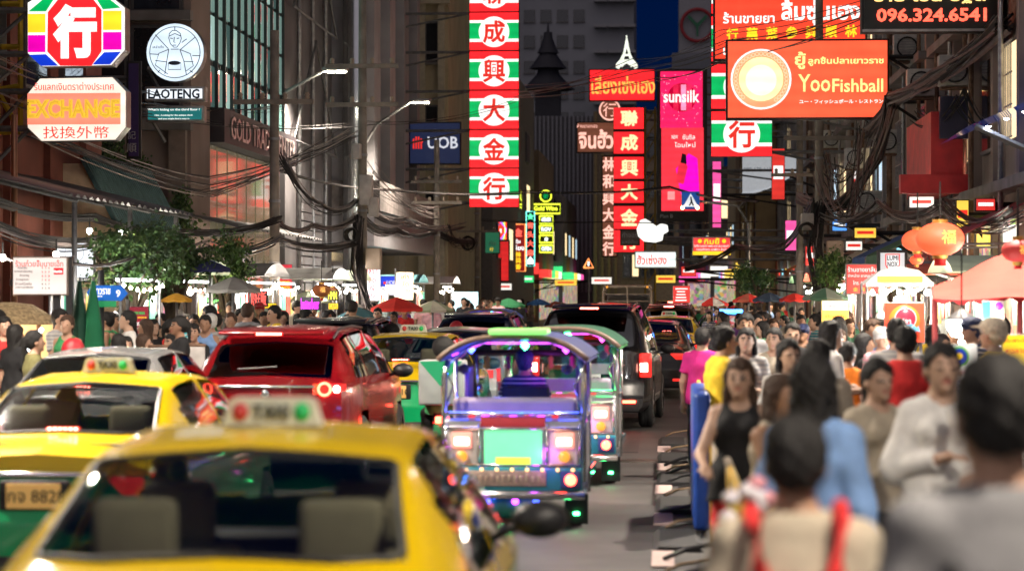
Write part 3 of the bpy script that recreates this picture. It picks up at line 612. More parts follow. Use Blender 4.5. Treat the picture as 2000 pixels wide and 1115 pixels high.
    # posts and canopy
    for sg in (-1, 1):
        MB().tube([(sg * .6, .06, .4), (sg * .6, .07, 1.30), (sg * .57, .1, 1.44)], .026, 8).build('rear_post', ST, r)
        MB().tube([(sg * .6, 1.0, .4), (sg * .6, 1.0, 1.42)], .02, 8).build('middle_post', ST, r); MB().tube([(sg * .5, 2.1, .7), (sg * .5, 1.85, 1.45)], .02, 8).build('front_post', ST, r)
        MB().tube([(sg * .6, .08, .95), (sg * .6, 1.0, .95)], .017, 8).build('side_rail', ST, r)
        MB().box((sg * .6, .5, .68), (.02, .84, .4)).build('side_board', panel, r)
    arch = lambda a: 1.44 + .2 * (1 - abs(2 * a - 1) ** 3.2)
    MB().grid(lambda a, q: Vector(((2 * a - 1) * .64, -.04 + 2.1 * q, arch(a) + .02)), 24, 8).build('canopy', canopy, r)
    MB().grid(lambda a, q: Vector(((2 * a - 1) * .63, -.03 + 2.08 * q, arch(a) - .012)), 24, 6).build('canopy_lining', mat('lining_' + glow[0], tuple(.05 + .25 * k for k in glow[1]), .5), r)
    MB().tube([((2 * a / 24 - 1) * .645, -.05, arch(a / 24) + .005) for a in range(25)], .024, 8).build('canopy_rim', mat('canopy_rim', (.2, .13, .1), .4), r)
    for k in (.5, 1.0, 1.5): MB().tube([((2 * a / 12 - 1) * .6, k, arch(a / 12) - .03) for a in range(13)], .012, 5).build('canopy_rib', ST, r)
    # cabin: bench, partition, driver's seat, dashboard, windscreen
    MB().box((0, .5, .62), (1.1, .5, .14), None, .05).build('passenger_bench', mat('bench_vinyl', (.35, .05, .1), .4), r)
    MB().box((0, .24, .92), (1.08, .1, .4), Matrix.Rotation(.15, 3, 'X'), .05).build('bench_back', mat('bench_back', (.3, .24, .34), .45), r)
    MB().box((0, 1.55, .75), (.5, .34, .12), None, .05).build('driver_seat', DSEAT, r); MB().box((0, 1.38, 1.0), (.44, .07, .34), None, .05).build('driver_backrest', DSEAT, r)
    MB().box((0, 2.05, .8), (.95, .12, .4), None, .04).build('dashboard', mat('dash_check', (.2, .28, .4), .4), r)
    for i in range(5):
        for j in range(2): MB().box((-.4 + .2 * i, 1.98, .86 + .11 * j), (.18, .012, .1)).build('dash_tile', mat('tile_teal', (.02, .3, .35), .4) if (i + j) % 2 else mat('tile_white', (.6, .6, .58), .4), r)
    MB().grid(lambda a, q: Vector(((2 * a - 1) * .52, 2.1 - .22 * q, .98 + .46 * q)), 6, 3).build('windscreen', glass_mat('tuk_glass', (.85, .88, .9), .06), r)
    for sg in (-1, 1): MB().lathe([(.06, 0), (.06, -.02), (.001, -.02)], (sg * .5, 1.95, 1.12), 14, 'y').build('rear_view_mirror', CHR, r)
    BW = mat('dark_wood', (.06, .025, .02), .4); MB().tube([(-.52, 1.96, .95), (-.52, 1.9, 1.46), (.52, 1.9, 1.46), (.52, 1.96, .95)], .04, 6).build('windscreen_frame', BW, r)
    for k in range(5): MB().lathe([(.001, 0), (.03, -.03), (.022, -.07), (.035, -.11), (.001, -.14)], (-.4 + .2 * k, 1.85, 1.44), 8).build('garland', mat('garland_%d' % (k % 3), ((.6, .3, .05), (.5, .05, .15), (.5, .5, .45))[k % 3], .7), r)
    for sg in (-1, 1): MB().box((sg * .43, .34, 1.045), (.2, .03, .05), None, .01).build('led_panel', mat('led_panel_blue', (.1, .1, .3), .3, noise=0, em=(.15, .25, 1), es=9), r); MB().box((sg * .5, 1.2, 1.2), (.03, .5, .3)).build('side_curtain', mat('curtain', (.12, .05, .2), .8), r); MB().lathe([(.001, .05), (.05, .02), (.05, -.02), (.001, -.05)], (sg * .45, .25, 1.36), 12).build('speaker', mat('speaker_violet', (.05, .03, .15), .4), r)
    MB().box((0, 1.3, 1.0), (.62, .03, .12), None, .01).build('seat_rail_panel', mat('panel_magenta', (.5, .1, .25), .4), r); MB().box((.28, 2.0, 1.16), (.3, .02, .12)).build('licence_card', mat('tile_white', (.6, .6, .58), .4), r); MB().box((-.2, 2.0, 1.14), (.22, .02, .08)).build('sticker', mat('sticker_red', (.6, .08, .05), .5), r)
    # lamps
    for k, (x, y, z) in enumerate(((.1, .05, 1.565), (-.42, .6, 1.52), (.42, .6, 1.52), (0, 1.2, 1.58))):
        MB().lathe([(.001, -.035), (.035, 0), (.001, .035)], (x, y, z), 10).build('ceiling_lamp', [mat('marker_green', (0, 0, 0)), G, G2, G][k], r)
    MB().tube([(-.56, .03, .99), (.56, .03, .99)], .011, 6).build('light_strip', G, r); MB().tube([(-.58, .5, 1.47), (-.3, .5, 1.58), (.3, .5, 1.58), (.58, .5, 1.47)], .004, 5).build('light_strip', G2, r)
    for g, e, p in ((glow, 6, (-.2, .75, 1.30)), (glow2, 1.6, (.25, 1.5, 1.4)), (glow, 3, (-.2, .05, .16)), (glow2, .8, (.3, -.2, .62))):
        l = bpy.data.lights.new('tuk_tuk_lamp', 'POINT'); l.energy = e; l.color = g[1]; l.shadow_soft_size = .05; o = link(bpy.data.objects.new('glow_light', l), r); o.location = p
    return r
# ================================================================ ground, road, pavements
ASPH = mat('asphalt', (.042, .04, .039), .62, noise=.5, scale=.9, bump=.5); CONC = mat('concrete', (.2, .19, .18), .8, noise=.25, scale=2)
PAVE = mat('paving', (.16, .15, .14), .7, noise=.25, scale=2)
tag(MB().box((0, 700, -.06), (1600, 1800, .1)).build('ground', mat('far_ground', (.05, .05, .05), .9)), kind='structure')
road = tag(MB().grid(lambda a, b: Vector((-5.2 + 9.4 * a, -30 + 430 * b, -.004)), 6, 40, False).build('road', ASPH), kind='structure')
for nm, x0, x1 in (('pavement_left', -11.5, -5.2), ('pavement_right', 4.2, 6.6)):
    p = tag(MB().box(((x0 + x1) / 2, 160, .055), (x1 - x0, 380, .13)).build(nm, PAVE), kind='structure')
    e = x1 if x0 < 0 else x0
    for k in range(30): MB().box((e, -20 + k * 4, .06), (.2, 3.96, .15), None, .02).build('kerb_stone', mat('kerb_red', (.45, .12, .1), .7, noise=.3) if k % 2 else mat('kerb_white', (.55, .53, .5), .7, noise=.3), p)
for k, (x, y, w, l) in enumerate(((-.9, 14, 1.1, 2.6), (-1.6, 27, 1.4, 3.5), (-.7, 33, .7, 5))): MB().box((x, y, .0), (w, l, .005)).build('tar_patch', mat('tar', (.028, .028, .028), .62, noise=.35, scale=4, bump=.4), road)
for x, y in ((-.55, 16.6), (-.3, 29)): MB().lathe([(.001, .004), (.3, .004), (.3, -.01)], (x, y, .0), 22).build('manhole_cover', mat('cast_iron', (.06, .05, .045), .5, .6, noise=.4, scale=30, bump=1), road)
WL = mat('lane_paint', (.6, .58, .54), .6, noise=.35, scale=8)
for k in range(24): MB().box((-2.6, 6 + k * 6, .0), (.11, 2.6, .004)).build('lane_dash', WL, road)
MB().box((.55, 60, .0), (.11, 120, .004)).build('edge_line', WL, road)
# ================================================================ buildings
def bld(label, x0, x1, y0, y1, h, m, name='building'):
    r = thing(name, label, 'building', (x0 if x0 > 0 else x1, y0, 0)); r.location = (0, 0, 0)
    MB().box(((x0 + x1) / 2, (y0 + y1) / 2, h / 2), (x1 - x0, y1 - y0, h)).build('wall', m, r); return r
FRM = mat('window_frame', (.12, .12, .12), .5, .5); DARKG = mat('dark_pane', (.02, .025, .03), .08, noise=.3, scale=.8, coat=1); WARMG = mat('lit_pane', (.4, .3, .15), .3, noise=.3, em=(1, .75, .4), es=.7); COOLG = mat('cool_lit_pane', (.3, .4, .45), .3, noise=.3, em=(.6, .85, 1), es=.45)
STEEL = mat('galvanised', (.32, .32, .33), .45, .7, noise=.25, scale=10); RUST = mat('rusty_steel', (.2, .12, .08), .75, .3, noise=.4, scale=9); GREYST = mat('grey_bracket', (.16, .16, .16), .6, .4, noise=.3)
def win_x(r, x, sg, yc, zc, w, h, m=None, grille=0):          # window in a street-side wall (normal sg * x)
    f = MB().box((x + sg * .05, yc, zc), (.1, w + .12, h + .12)).build('window', FRM, r); MB().box((x + sg * .085, yc, zc), (.05, w, h)).build('pane', m or DARKG, f)
    if grille:
        g = MB()
        for k in range(grille): g.box((x + sg * .2, yc - w / 2 + w * (k + .5) / grille, zc), (.02, .02, h))
        for k in range(4): g.box((x + sg * .2, yc, zc - h / 2 + h * k / 3), (.025, w, .02))
        tag(g.build('window_grille', STEEL, f), kind='stuff')
def win_y(r, y, xc, zc, w, h, m=None):                         # window in a wall that faces the camera
    f = MB().box((xc, y - .05, zc), (w + .14, .1, h + .14)).build('window', FRM, r); MB().box((xc, y - .085, zc), (w, .05, h)).build('pane', m or DARKG, f)
    MB().box((xc, y - .13, zc - h / 2 - .1), (w + .3, .26, .07)).build('sill', CONC, f)
def aircon(label, p, sg=0):
    r = thing('air_conditioner', label, 'air conditioner', p); MB().box((0, 0, .3), (.8 if not sg else .34, .34 if not sg else .8, .58), None, .02).build('casing', mat('aircon_white', (.5, .49, .46), .6, noise=.25), r)
    for k in (.26, .2, .12): pass
    MB().lathe([(.24, 0), (.24, -.03), (.21, -.03), (.2, -.005)], (-.1 if not sg else 0, -.17, .3), 20, 'y').build('fan_ring', BLK, r)
    g = MB()
    for k in range(7): g.box((-.1 if not sg else 0, -.19, .12 + .06 * k), (.44 if not sg else .3, .012, .012))
    tag(g.build('fan_guard', STEEL, r), kind='stuff'); MB().box((0, .05, -.03), (.7 if not sg else .3, .4, .04)).build('bracket', RUST, r)
# lit shop interior seen from the street: shelves of goods under bright tubes
SHOPI = mat('shop_interior', (.3, .25, .2), .5, noise=0, em=(1, .8, .5), es=.34); _n = SHOPI.node_tree; _b = _n.nodes['Principled BSDF']
_tc = _n.nodes.new('ShaderNodeTexCoord'); _v = _n.nodes.new('ShaderNodeTexVoronoi'); _v.distance = 'CHEBYCHEV'; _v.inputs['Scale'].default_value = 3.2; _hs = _n.nodes.new('ShaderNodeHueSaturation'); _hs.inputs['Saturation'].default_value = .75; _hs.inputs['Value'].default_value = .85
_mx = _n.nodes.new('ShaderNodeMix'); _mx.data_type = 'RGBA'; _mx.blend_type = 'MULTIPLY'; _mx.inputs[0].default_value = 1; _mx.inputs[7].default_value = (1, .82, .6, 1)
_n.links.new(_tc.outputs['Object'], _v.inputs['Vector']); _n.links.new(_v.outputs['Color'], _hs.inputs['Color']); _n.links.new(_hs.outputs[0], _mx.inputs[6]); _n.links.new(_mx.outputs[2], _b.inputs['Emission Color']); _n.links.new(_mx.outputs[2], _b.inputs['Base Color'])
# ---- left row
b = bld('brick red building behind the octagonal gold shop sign', -24, -10.9, 33, 46, 26, mat('red_render', (.2, .065, .045), .85, noise=.2, scale=1.2))
for z in (8.2, 11.5): MB().box((-10.85, 39.5, z), (.3, 13, .22)).build('ledge', CONC, b)
for k in range(5): MB().box((-10.86, 34 + k * 2.6, 13), (.16, .3, 26)).build('pilaster', mat('red_render_dark', (.2, .06, .04), .85), b)
for k in range(4): win_x(b, -10.9, 1, 35.6 + k * 2.6, 6.3, 1.3, 1.5)
yf = thing('steel_frame', 'yellow painted steel sign frame against the brick red building', 'sign frame', (0, 0, 0)); YP = mat('yellow_paint', (.62, .42, .03), .5, noise=.25)
for (a, c) in (((-5, 0), (-5, 260)), ((40, 0), (40, 258)), ((-5, 8), (40, 8)), ((-5, 92), (40, 92)), ((0, 175), (40, 168)), ((-5, 178), (40, 258)), ((-5, 258), (40, 258))):
    MB().tube([at(*a, 38.6), at(*c, 38.6)], .045, 4).build('beam', YP, yf)
b = bld('tan building with a dark glazed corner beside the glass tower', -22, -9.85, 49.5, 51.6, 24, mat('tan_render', (.26, .2, .175), .8, noise=.15, scale=.8))
for i in range(3):
    for z, h in ((9.4, 3.0), (13, 3.0)): win_y(b, 49.5, -10.55 - i * 1.15, z, .95, h, mat('dusk_pane', (.02, .03, .045), .1, noise=.3, coat=1))
for i in range(3): win_y(b, 49.5, -10.55 - i * 1.15, 6.7, .95, 1.6, COOLG if i == 2 else DARKG)
MB().box((-12, 49.35, 5.5), (4.4, .3, .25)).build('ledge', CONC, b); MB().box((-12, 49.35, 7.75), (4.4, .3, .2)).build('ledge', CONC, b)
for i in range(3): MB().box((-10.1 - i * 1.25, 49.4, 3.4), (.35, .25, 4.1)).build('pillar', mat('tan_pillar', (.24, .19, .16), .8), b)
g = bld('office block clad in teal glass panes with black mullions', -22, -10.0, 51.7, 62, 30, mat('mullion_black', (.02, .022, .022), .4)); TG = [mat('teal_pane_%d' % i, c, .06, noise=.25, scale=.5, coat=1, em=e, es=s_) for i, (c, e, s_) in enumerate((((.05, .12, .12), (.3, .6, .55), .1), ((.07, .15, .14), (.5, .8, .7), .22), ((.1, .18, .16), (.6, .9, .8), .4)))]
for k in range(11):
    for z in range(14):
        zc = 6.55 + z * 1.06
        if z == 0: zc = 6.5
        MB().box((-9.97, 52.2 + k * .93, zc), (.06, .84, .96)).build('glass_pane', TG[(k * 7 + z * 5 + k * z) % 3], g)
for k in range(12): MB().box((-9.93, 51.74 + k * .93, 13.5), (.12, .06, 15)).build('mullion', MATS['mullion_black'], g)
fa = MB().box((-9.8, 56.8, 5.65), (.5, 10.2, .75)).build('fascia', mat('fascia_dark', (.03, .025, .03), .5), g)
LT = mat('steel_letters', (.55, .5, .48), .3, .7, noise=0)
ms, bw, bh = text_mesh('GOLD TRADE CENTER', .01, True)
for me, x, z in ms:
    me = me.copy(); me.materials.append(LT); o = link(bpy.data.objects.new('letter', me), fa); o.rotation_euler = (0, 0, math.pi / 2); k = 9.2 / bw; o.scale = (k, .6, .5 / bh); o.location = (-9.53, 57 + x * k, 5.65 + z * .5 / bh)
for k in range(8): MB().box((-9.97, 52.3 + k * 1.25, 3.3), (.05, 1.1, 3.9)).build('lower_pane', mat('olive_pane', (.12, .11, .07), .15, noise=.3, coat=.6, em=(.8, .7, .4), es=.05), g)
b = bld('blank concrete building with pipes and steel bracing', -22, -9.9, 62.2, 71, 30, mat('stained_concrete', (.14, .13, .135), .85, noise=.35, scale=.6))
for y in (64, 66.5, 69): MB().tube([(-9.8, y, .2), (-9.8, y, 22)], .06, 6).build('drain_pipe', STEEL, b)
for z in (6, 9.5, 13): MB().tube([(-9.7, 62.4, z), (-9.7, 70.6, z)], .04, 4).build('brace', GREYST, b); MB().tube([(-9.7, 62.4, z), (-9.7, 66.5, z + 3)], .035, 4).build('brace', GREYST, b); MB().tube([(-9.7, 66.5, z + 3), (-9.7, 70.6, z)], .035, 4).build('brace', GREYST, b)
for k in range(14): MB().box((-9.85, 66.5, 1.2 + k * .24), (.1, 3.5, .2)).build('shutter_slat', STEEL, b)
b = bld('grey bank building with tall vertical concrete fins', -22, -10.1, 71.2, 91, 34, mat('strip_glass', (.02, .022, .027), .12, noise=.3, coat=1)); FIN = mat('fin_concrete', (.32, .31, .32), .7, noise=.2, scale=.7)
for k in range(9):
    y = 72.0 + k * 2.2; MB().box((-9.85, y, 18.5), (.9 if k % 2 else 1.25, .95, 28)).build('fin', FIN, b); MB().box((-9.75, y + 1.1, 18.5), (.12, .12, 28)).build('mullion', ALLOY, b)
MB().box((-9.4, 81, 3.95), (1.4, 19, 1.1)).build('fascia', mat('bank_fascia', (.42, .4, .42), .5, noise=.12), b); MB().box((-9.3, 81, 4.9), (1.6, 19.4, .9)).build('canopy_edge', mat('weathered_band', (.22, .19, .18), .8, noise=.35, scale=3), b)
t_ = thing('polished_column', 'polished steel corner column mirroring coloured signs', 'column', (-9.3, 71.1, 0)); MB().box((0, 0, 8.5), (.5, .45, 17), None, .03).build('cladding', mat('mirror_steel', (.6, .62, .62), .12, 1, noise=.05), t_); MB().box((0, 0, .15), (.7, .6, .3)).build('base', CONC, t_)
b = bld('cream classical building with pilasters and barred windows', -16, -8.6, 95, 112, 20, mat('cream_render', (.5, .43, .28), .8, noise=.15, scale=.8))
for i in range(4): MB().box((-8.85 - i * .78, 94.85, 10), (.26, .3, 20)).build('pilaster', mat('cream_trim', (.58, .52, .38), .75), b)
for i in range(3):
    for z in (5.2, 8.6, 11.9): win_y(b, 95, -9.24 - i * .78, z, .42, 1.5)
MB().box((-10, 94.8, 13.6), (3, .5, .4)).build('cornice', mat('cream_trim', (.58, .52, .38), .75), b)
b = bld('dark narrow building beyond the cream one on the left', -15, -8.2, 114, 150, 14, mat('dark_render', (.18, .16, .15), .85))
for i in range(4):
    for z in (4.5, 7.5, 10.5): win_x(b, -8.2, 1, 118 + i * 8, z, 3, 1.6, WARMG if (i + int(z)) % 5 == 0 else None)
# ---- far towers in the middle
b = bld('dark high-rise hotel tower closing the end of the street', -24, -4.2, 320, 350, 75, mat('tower_navy', (.26, .27, .3), .8, noise=.15, scale=.1))
for z in range(16):
    for i in range(3): MB().box((-8.6 + i * 1.9, 319.2, 10 + z * 3.4), (1.7, 1.6, .35)).build('balcony', mat('tower_slab', (.3, .3, .32), .8), b)
    for i in range(6): win_y(b, 320, -22.5 + i * 2.2, 11.5 + z * 3.4, 1.3, 1.5, DARKG)
pg = thing('pavilion', 'dark tiered pagoda roof in front of the high-rise tower', 'pavilion', (-12.2, 250, 0)); PD = mat('pagoda_tile', (.03, .03, .04), .7)
MB().box((0, 0, 11.5), (2.6, 2.6, 23)).build('tower_base', mat('pagoda_wall', (.05, .05, .06), .9), pg)
for z, w in ((23, 3.0), (25.2, 2.1), (26.8, 1.2)): MB().lathe([(w * .95, z), (w * .75, z + .5), (w * .4, z + 1.6), (w * .35, z + 2.2)], n=8).build('roof_tier', PD, pg)
MB().lathe([(.2, 28.6), (.05, 30)], n=6).build('finial', PD, pg)
b = bld('dark ribbed metal clad block low in the centre of the street end', -14.5, -5, 205, 240, 17, mat('ribbed_base', (.12, .12, .13), .6))
for k in range(26): MB().box((-14.3 + k * .36, 204.9, 9.5), (.16, .2, 15)).build('rib', mat('ribbed_metal', (.22, .22, .24), .5, .5), b)
b = bld('dim office building behind the vertical red gold shop signs', -5.4, 1.0, 180, 215, 15.5, mat('dim_brown', (.22, .17, .13), .8, noise=.2))
for i in range(4): MB().box((-5.2 + i * .5, 179.9, 8), (.18, .2, 15)).build('pier', mat('ochre_pier', (.22, .16, .08), .7), b)
for i in range(6):
    for z in (4, 7, 10, 13): win_y(b, 180, -2.9 + i * .65, z, .45, 1.6, WARMG if (i * 3 + int(z)) % 7 == 0 else None)
b = bld('pale bank tower with a round emblem against the dusk sky', 1.45, 5.6, 262, 275, 34.5, mat('pale_tower', (.3, .3, .33), .7))
q = thing('emblem', 'round bank emblem with a sprouting leaf high on the pale tower', 'sign', at(1362, 50, 261.6)); MB().lathe([(1.9, 0), (1.9, -.2), (1.55, -.2), (1.55, 0)], n=40, ax='y').build('ring', mat('emblem_red', (.3, .02, .03), .6), q)
MB().prism([(-.1, -1.2), (.1, -1.2), (.12, -.2), (1.1, .9), (.9, 1.1), (0, .2), (-.9, 1.1), (-1.1, .9), (-.12, -.2)], -.15, 0).build('leaf', mat('emblem_green', (.03, .16, .08), .6), q)
b = bld('corrugated rooftop shed under the bank tower', .6, 5.4, 225, 240, 24.3, mat('shed_metal', (.2, .21, .24), .6, .3))
for k in range(13): MB().box((.75 + k * .37, 224.95, 20), (.1, .12, 8)).build('rib', MATS['shed_metal'], b)
# ---- right row of shophouses
RC = [(.3, .24, .21), (.26, .22, .21), (.36, .3, .26), (.27, .25, .25), (.38, .35, .33), (.29, .24, .2), (.42, .41, .42), (.34, .25, .13)]
RY = [(36, 45.8), (46, 52.8), (53, 61.8), (62, 71.8), (72, 84.8), (85, 99.8), (100, 123.8), (124, 150)]
RN = ['near brown shophouse under the blue awning on the right', 'shophouse behind the red box awning', 'tan shophouse behind the red shop sign with a bowl', 'shophouse behind the cable laden pole', 'cream shophouse hung with air conditioners in the right row', 'shophouse with brown walls past the pole on the right', 'pale building with the white curved canopy', 'ochre column building at the far end of the right row']
for i, ((y0, y1), c, n) in enumerate(zip(RY, RC, RN)):
    x = 5.9 + (.15 if i % 2 else 0) - (1.2 if i == 7 else 0); m = mat('shop_wall_%d' % i, c, .85, noise=.3, scale=.9); b = bld(n, x, x + 14, y0, y1, 24 + i, m); n_ = max(2, int((y1 - y0) / 3.2))
    for z in (3.9, 7.3, 10.7, 14.1):
        MB().box((x - .18, (y0 + y1) / 2, z - .1), (.42, y1 - y0 - .05, .18)).build('floor_ledge', CONC, b)
        for k in range(n_):
            yc = y0 + (y1 - y0) * (k + .5) / n_; win_x(b, x, -1, yc, z + 1.5, 1.5, 1.6, WARMG if (i + k + int(z)) % 4 == 0 else (COOLG if (i * k + int(z)) % 5 == 1 else None), 7 if (i + k) % 2 else 0)
    for k in range(n_ + 1): MB().box((x - .1, y0 + .2 + (y1 - y0 - .4) * k / n_, 12), (.24, .3, 24)).build('pilaster', m, b)
    for k in range(3): yy = y0 + 1 + k * (y1 - y0 - 2) / 2; MB().tube([(x - .28, yy, .2), (x - .28, yy, 18)], .045, 6).build('drain_pipe', STEEL if k % 2 else RUST, b)
    # lit shop opening on the ground floor
    MB().box((x - .02, (y0 + y1) / 2, 1.75), (.1, y1 - y0 - 1, 3)).build('shop_front', SHOPI, b)
    for k in range(n_): MB().box((x - .1, y0 + (y1 - y0) * (k + .5) / n_, 3.0), (.12, 1.6, .28)).build('shop_sign', lit(['red', 'white', 'yellow', 'cyan'][(i + k) % 4], [(.9, .06, .04), (1, .95, .85), (1, .7, .1), (.3, .8, 1)][(i + k) % 4], 1.3), b)
for i, (px, py, Y) in enumerate(((1850, 170, 46), (1790, 190, 52), (1720, 300, 60), (1690, 250, 64), (1660, 330, 70), (1705, 415, 66), (1630, 290, 80), (1760, 120, 55))):
    p = at(px, py, Y); aircon(['weathered', 'boxy', 'rust stained', 'off-white', 'dusty'][i % 5] + ' air conditioner on the right facade, ' + ['beside the phone number sign', 'over the red box awning', 'behind the slanting cable bundle', 'near the utility pole', 'left of the utility boxes', 'above the shop lanterns', 'far past the utility pole', 'behind the bowl shop sign'][i], (5.55, Y, p.z))
# ---- far shops down both sides, the street drifting left
FW = [mat('far_wall_%d' % i, c, .85, noise=.25, scale=.6) for i, c in enumerate(((.2, .15, .1), (.16, .15, .16), (.25, .2, .15), (.13, .11, .1)))]
SGN = [('red', (.9, .05, .04)), ('green', (.05, .7, .2)), ('yellow', (1, .65, .08)), ('white', (1, .95, .85)), ('pink', (1, .1, .4)), ('blue', (.1, .35, 1))]
far = [(-8.0, 152, 172, 11), (-7.4, 173, 200, 9), (4.4, 152, 172, 13), (3.2, 173, 198, 11), (1.7, 217, 250, 10), (.2, 252, 290, 9), (-6.6, 242, 280, 10)]
for i, (x, y0, y1, h) in enumerate(far):
    sd = -1 if x < 1 and i in (0, 1, 6) else 1; b = bld('far shophouse on the %s with a %s shop sign, %s' % ('left' if sd < 0 else 'right', SGN[i % 6][0], ('past the orange neon', 'past the yellow neon boxes', 'past the ochre columns', 'behind the red banner sign', 'behind the white Thai sign', 'under the warning triangle', 'closing the left side')[i]), x if sd > 0 else x - 10, x + 10 if sd > 0 else x, y0, y1, h, FW[i % 4])
    for k in range(3):
        xc = x + sd * (1.0 + 1.7 * k)
        for z in (5, 8): win_y(b, y0, xc, z, 1.0, 1.4, WARMG if (i + k) % 3 == 0 else None)
        MB().box((xc, y0 - .06, 1.6), (1.4, .1, 2.4)).build('shop_front', SHOPI, b)
    MB().box((x + sd * 1.6, y0 - .2, 3.5), (3.2, .25, .7)).build('shop_sign', lit('far_' + SGN[i % 6][0], SGN[i % 6][1], 1.1), b)
    n_ = 4
    for k in range(n_): win_x(b, x, -sd, y0 + (y1 - y0) * (k + .5) / n_, 5.5, 2.2, 1.6, WARMG if (i + k) % 2 else COOLG); MB().box((x - sd * .3, y0 + (y1 - y0) * (k + .5) / n_, 3.2), (.6, (y1 - y0) / n_ - .6, .5)).build('shop_sign', lit('far_' + SGN[(i + k) % 6][0], SGN[(i + k) % 6][1], 1.1), b)
    MB().box((x - sd * .03, (y0 + y1) / 2, 1.5), (.1, y1 - y0 - 1, 2.5)).build('shop_front', SHOPI, b)
# ---- low house with the steep ribbed roof, and the lean-to beside it (left)
h_ = thing('shop_house', 'small cream shop with a steep teal ribbed roof on the left', 'building', (0, 0, 0)); CR = mat('cream_wall', (.55, .42, .28), .8, noise=.15)
MB().prism([(-12.6, .12), (-9.95, .12), (-9.95, 3.25), (-10.5, 4.35), (-12.6, 4.35)], 43, 48.4).build('wall', CR, h_)
rf = MB().prism([(-9.8, 3.15), (-9.86, 3.1), (-10.56, 4.42), (-10.5, 4.47)], 42.9, 48.6).build('roof', mat('teal_sheet', (.06, .12, .125), .45, .3, noise=.2), h_)
for k in range(30): MB().tube([(-9.8, 43 + k * .19, 3.18), (-10.5, 43 + k * .19, 4.49)], .03, 5).build('roof_rib', mat('teal_rib', (.14, .24, .24), .4, .4, noise=.2), rf)
MB().box((-9.9, 45.7, 1.7), (.08, 4.6, 2.6)).build('shop_front', SHOPI, h_)
ln = thing('lean_to_roof', 'grey corrugated awning roof over the noodle shop at the left edge', 'awning', (0, 0, 0)); SH = mat('grey_sheet', (.15, .14, .14), .6, .3, noise=.3, scale=3)
MB().grid(lambda a, q: Vector((-11.5 + 3.1 * a, 33.5 + 9 * q, 4.15 - .75 * a + .03 * math.sin(q * 140))), 6, 110).build('sheet', SH, ln)
for k in range(6): MB().tube([(-11.5, 34 + k * 1.6, 4.08), (-8.4, 34 + k * 1.6, 3.33)], .03, 4).build('rafter', GREYST, ln)
for k in range(3): MB().tube([(-8.5, 34.2 + k * 3.6, .1), (-8.5, 34.2 + k * 3.6, 3.34)], .04, 6).build('post', STEEL, ln)
MB().grid(lambda a, q: Vector((-11 + 2.3 * a, 48.6 + 12 * q, 3.9 - .55 * a + .03 * math.sin(q * 170))), 4, 120).build('sheet', SH, ln)
b = bld('pale green corner building behind the menu board', -16, -9.7, 30.5, 33, 12, mat('pale_green_wall', (.24, .26, .23), .8, noise=.15))
win_y(b, 30.5, -10.6, 5, .9, 1.4); MB().box((-9.65, 31.7, 6), (.2, 2.4, .2)).build('ledge', CONC, b)
# copper pipe and small decorated shrine post at the left edge
t_ = thing('drain_pipe', 'copper coloured drain pipe at the left edge beside the shrine gable', 'pipe', at(28, 445, 36)); t_.location.z = .12
MB().tube([(0, 0, 0), (0, 0, 4.6)], .05, 8).build('tube', mat('copper', (.5, .25, .15), .3, .9), t_); MB().tube([(0, 0, 2), (0, 0, 2.1)], .07, 8).build('clamp', STEEL, t_)
# ================================================================ haze-free dusk: street lamps (two in view, the row runs on behind the camera)
def lamp_post(x, y, sg, label, e=260, col=(1, .87, .72), h=7.6):
    r = thing('street_lamp', label, 'street lamp', (x, y, 0), group='street lamps along both kerbs'); GP = mat('lamp_grey', (.3, .3, .29), .4, .6)
    MB().tube([(0, 0, 0), (0, 0, 4.6), (sg * .25, 0, 6.3), (sg * .8, 0, 7.2), (sg * 1.9, 0, h)], [.09, .07, .06, .05, .04], 8).build('post', GP, r)
    hd = MB().box((sg * 2.15, 0, h + .02), (.65, .26, .11), None, .04).build('lamp_head', GP, r); MB().box((sg * 2.18, 0, h - .05), (.5, .2, .03), None, .01).build('diffuser', mat('lamp_glow', (.8, .8, .7), .3, noise=0, em=(1, .92, .7), es=60), hd)
    l = bpy.data.lights.new('street_light', 'SPOT'); l.energy = e * 10; l.color = col; l.spot_size = 2.5; l.spot_blend = .6; l.shadow_soft_size = .15
    o = link(bpy.data.objects.new('street_light', l), r); o.location = (sg * 2.18, 0, h - .1)
for (px, py, Y), lb in zip(((655, 137, 62), (820, 198, 74)), ('street lamp leaning out in front of the blank concrete wall', 'street lamp in front of the cream classical building')):
    p = at(px, py, Y); lamp_post(p.x - 2.15, Y, 1, lb, h=p.z)
for x, y, sg, lb in ((-9.6, 21, 1, 'street lamp on the left kerb out beyond the kiosk'), (-8.6, 16, 1, 'street lamp on the left kerb nearest the yellow taxi'), (-8.6, -6, 1, 'street lamp behind the viewer on the left kerb'), (5.4, 26, -1, 'street lamp on the right pavement behind the red canopy'), (5.4, 4, -1, 'street lamp on the right pavement nearest the viewer'), (5.4, -16, -1, 'street lamp behind the viewer on the right pavement')):
    lamp_post(x, y, sg, lb, 420 if 20 < y < 30 else (240 if x < 0 else 210))
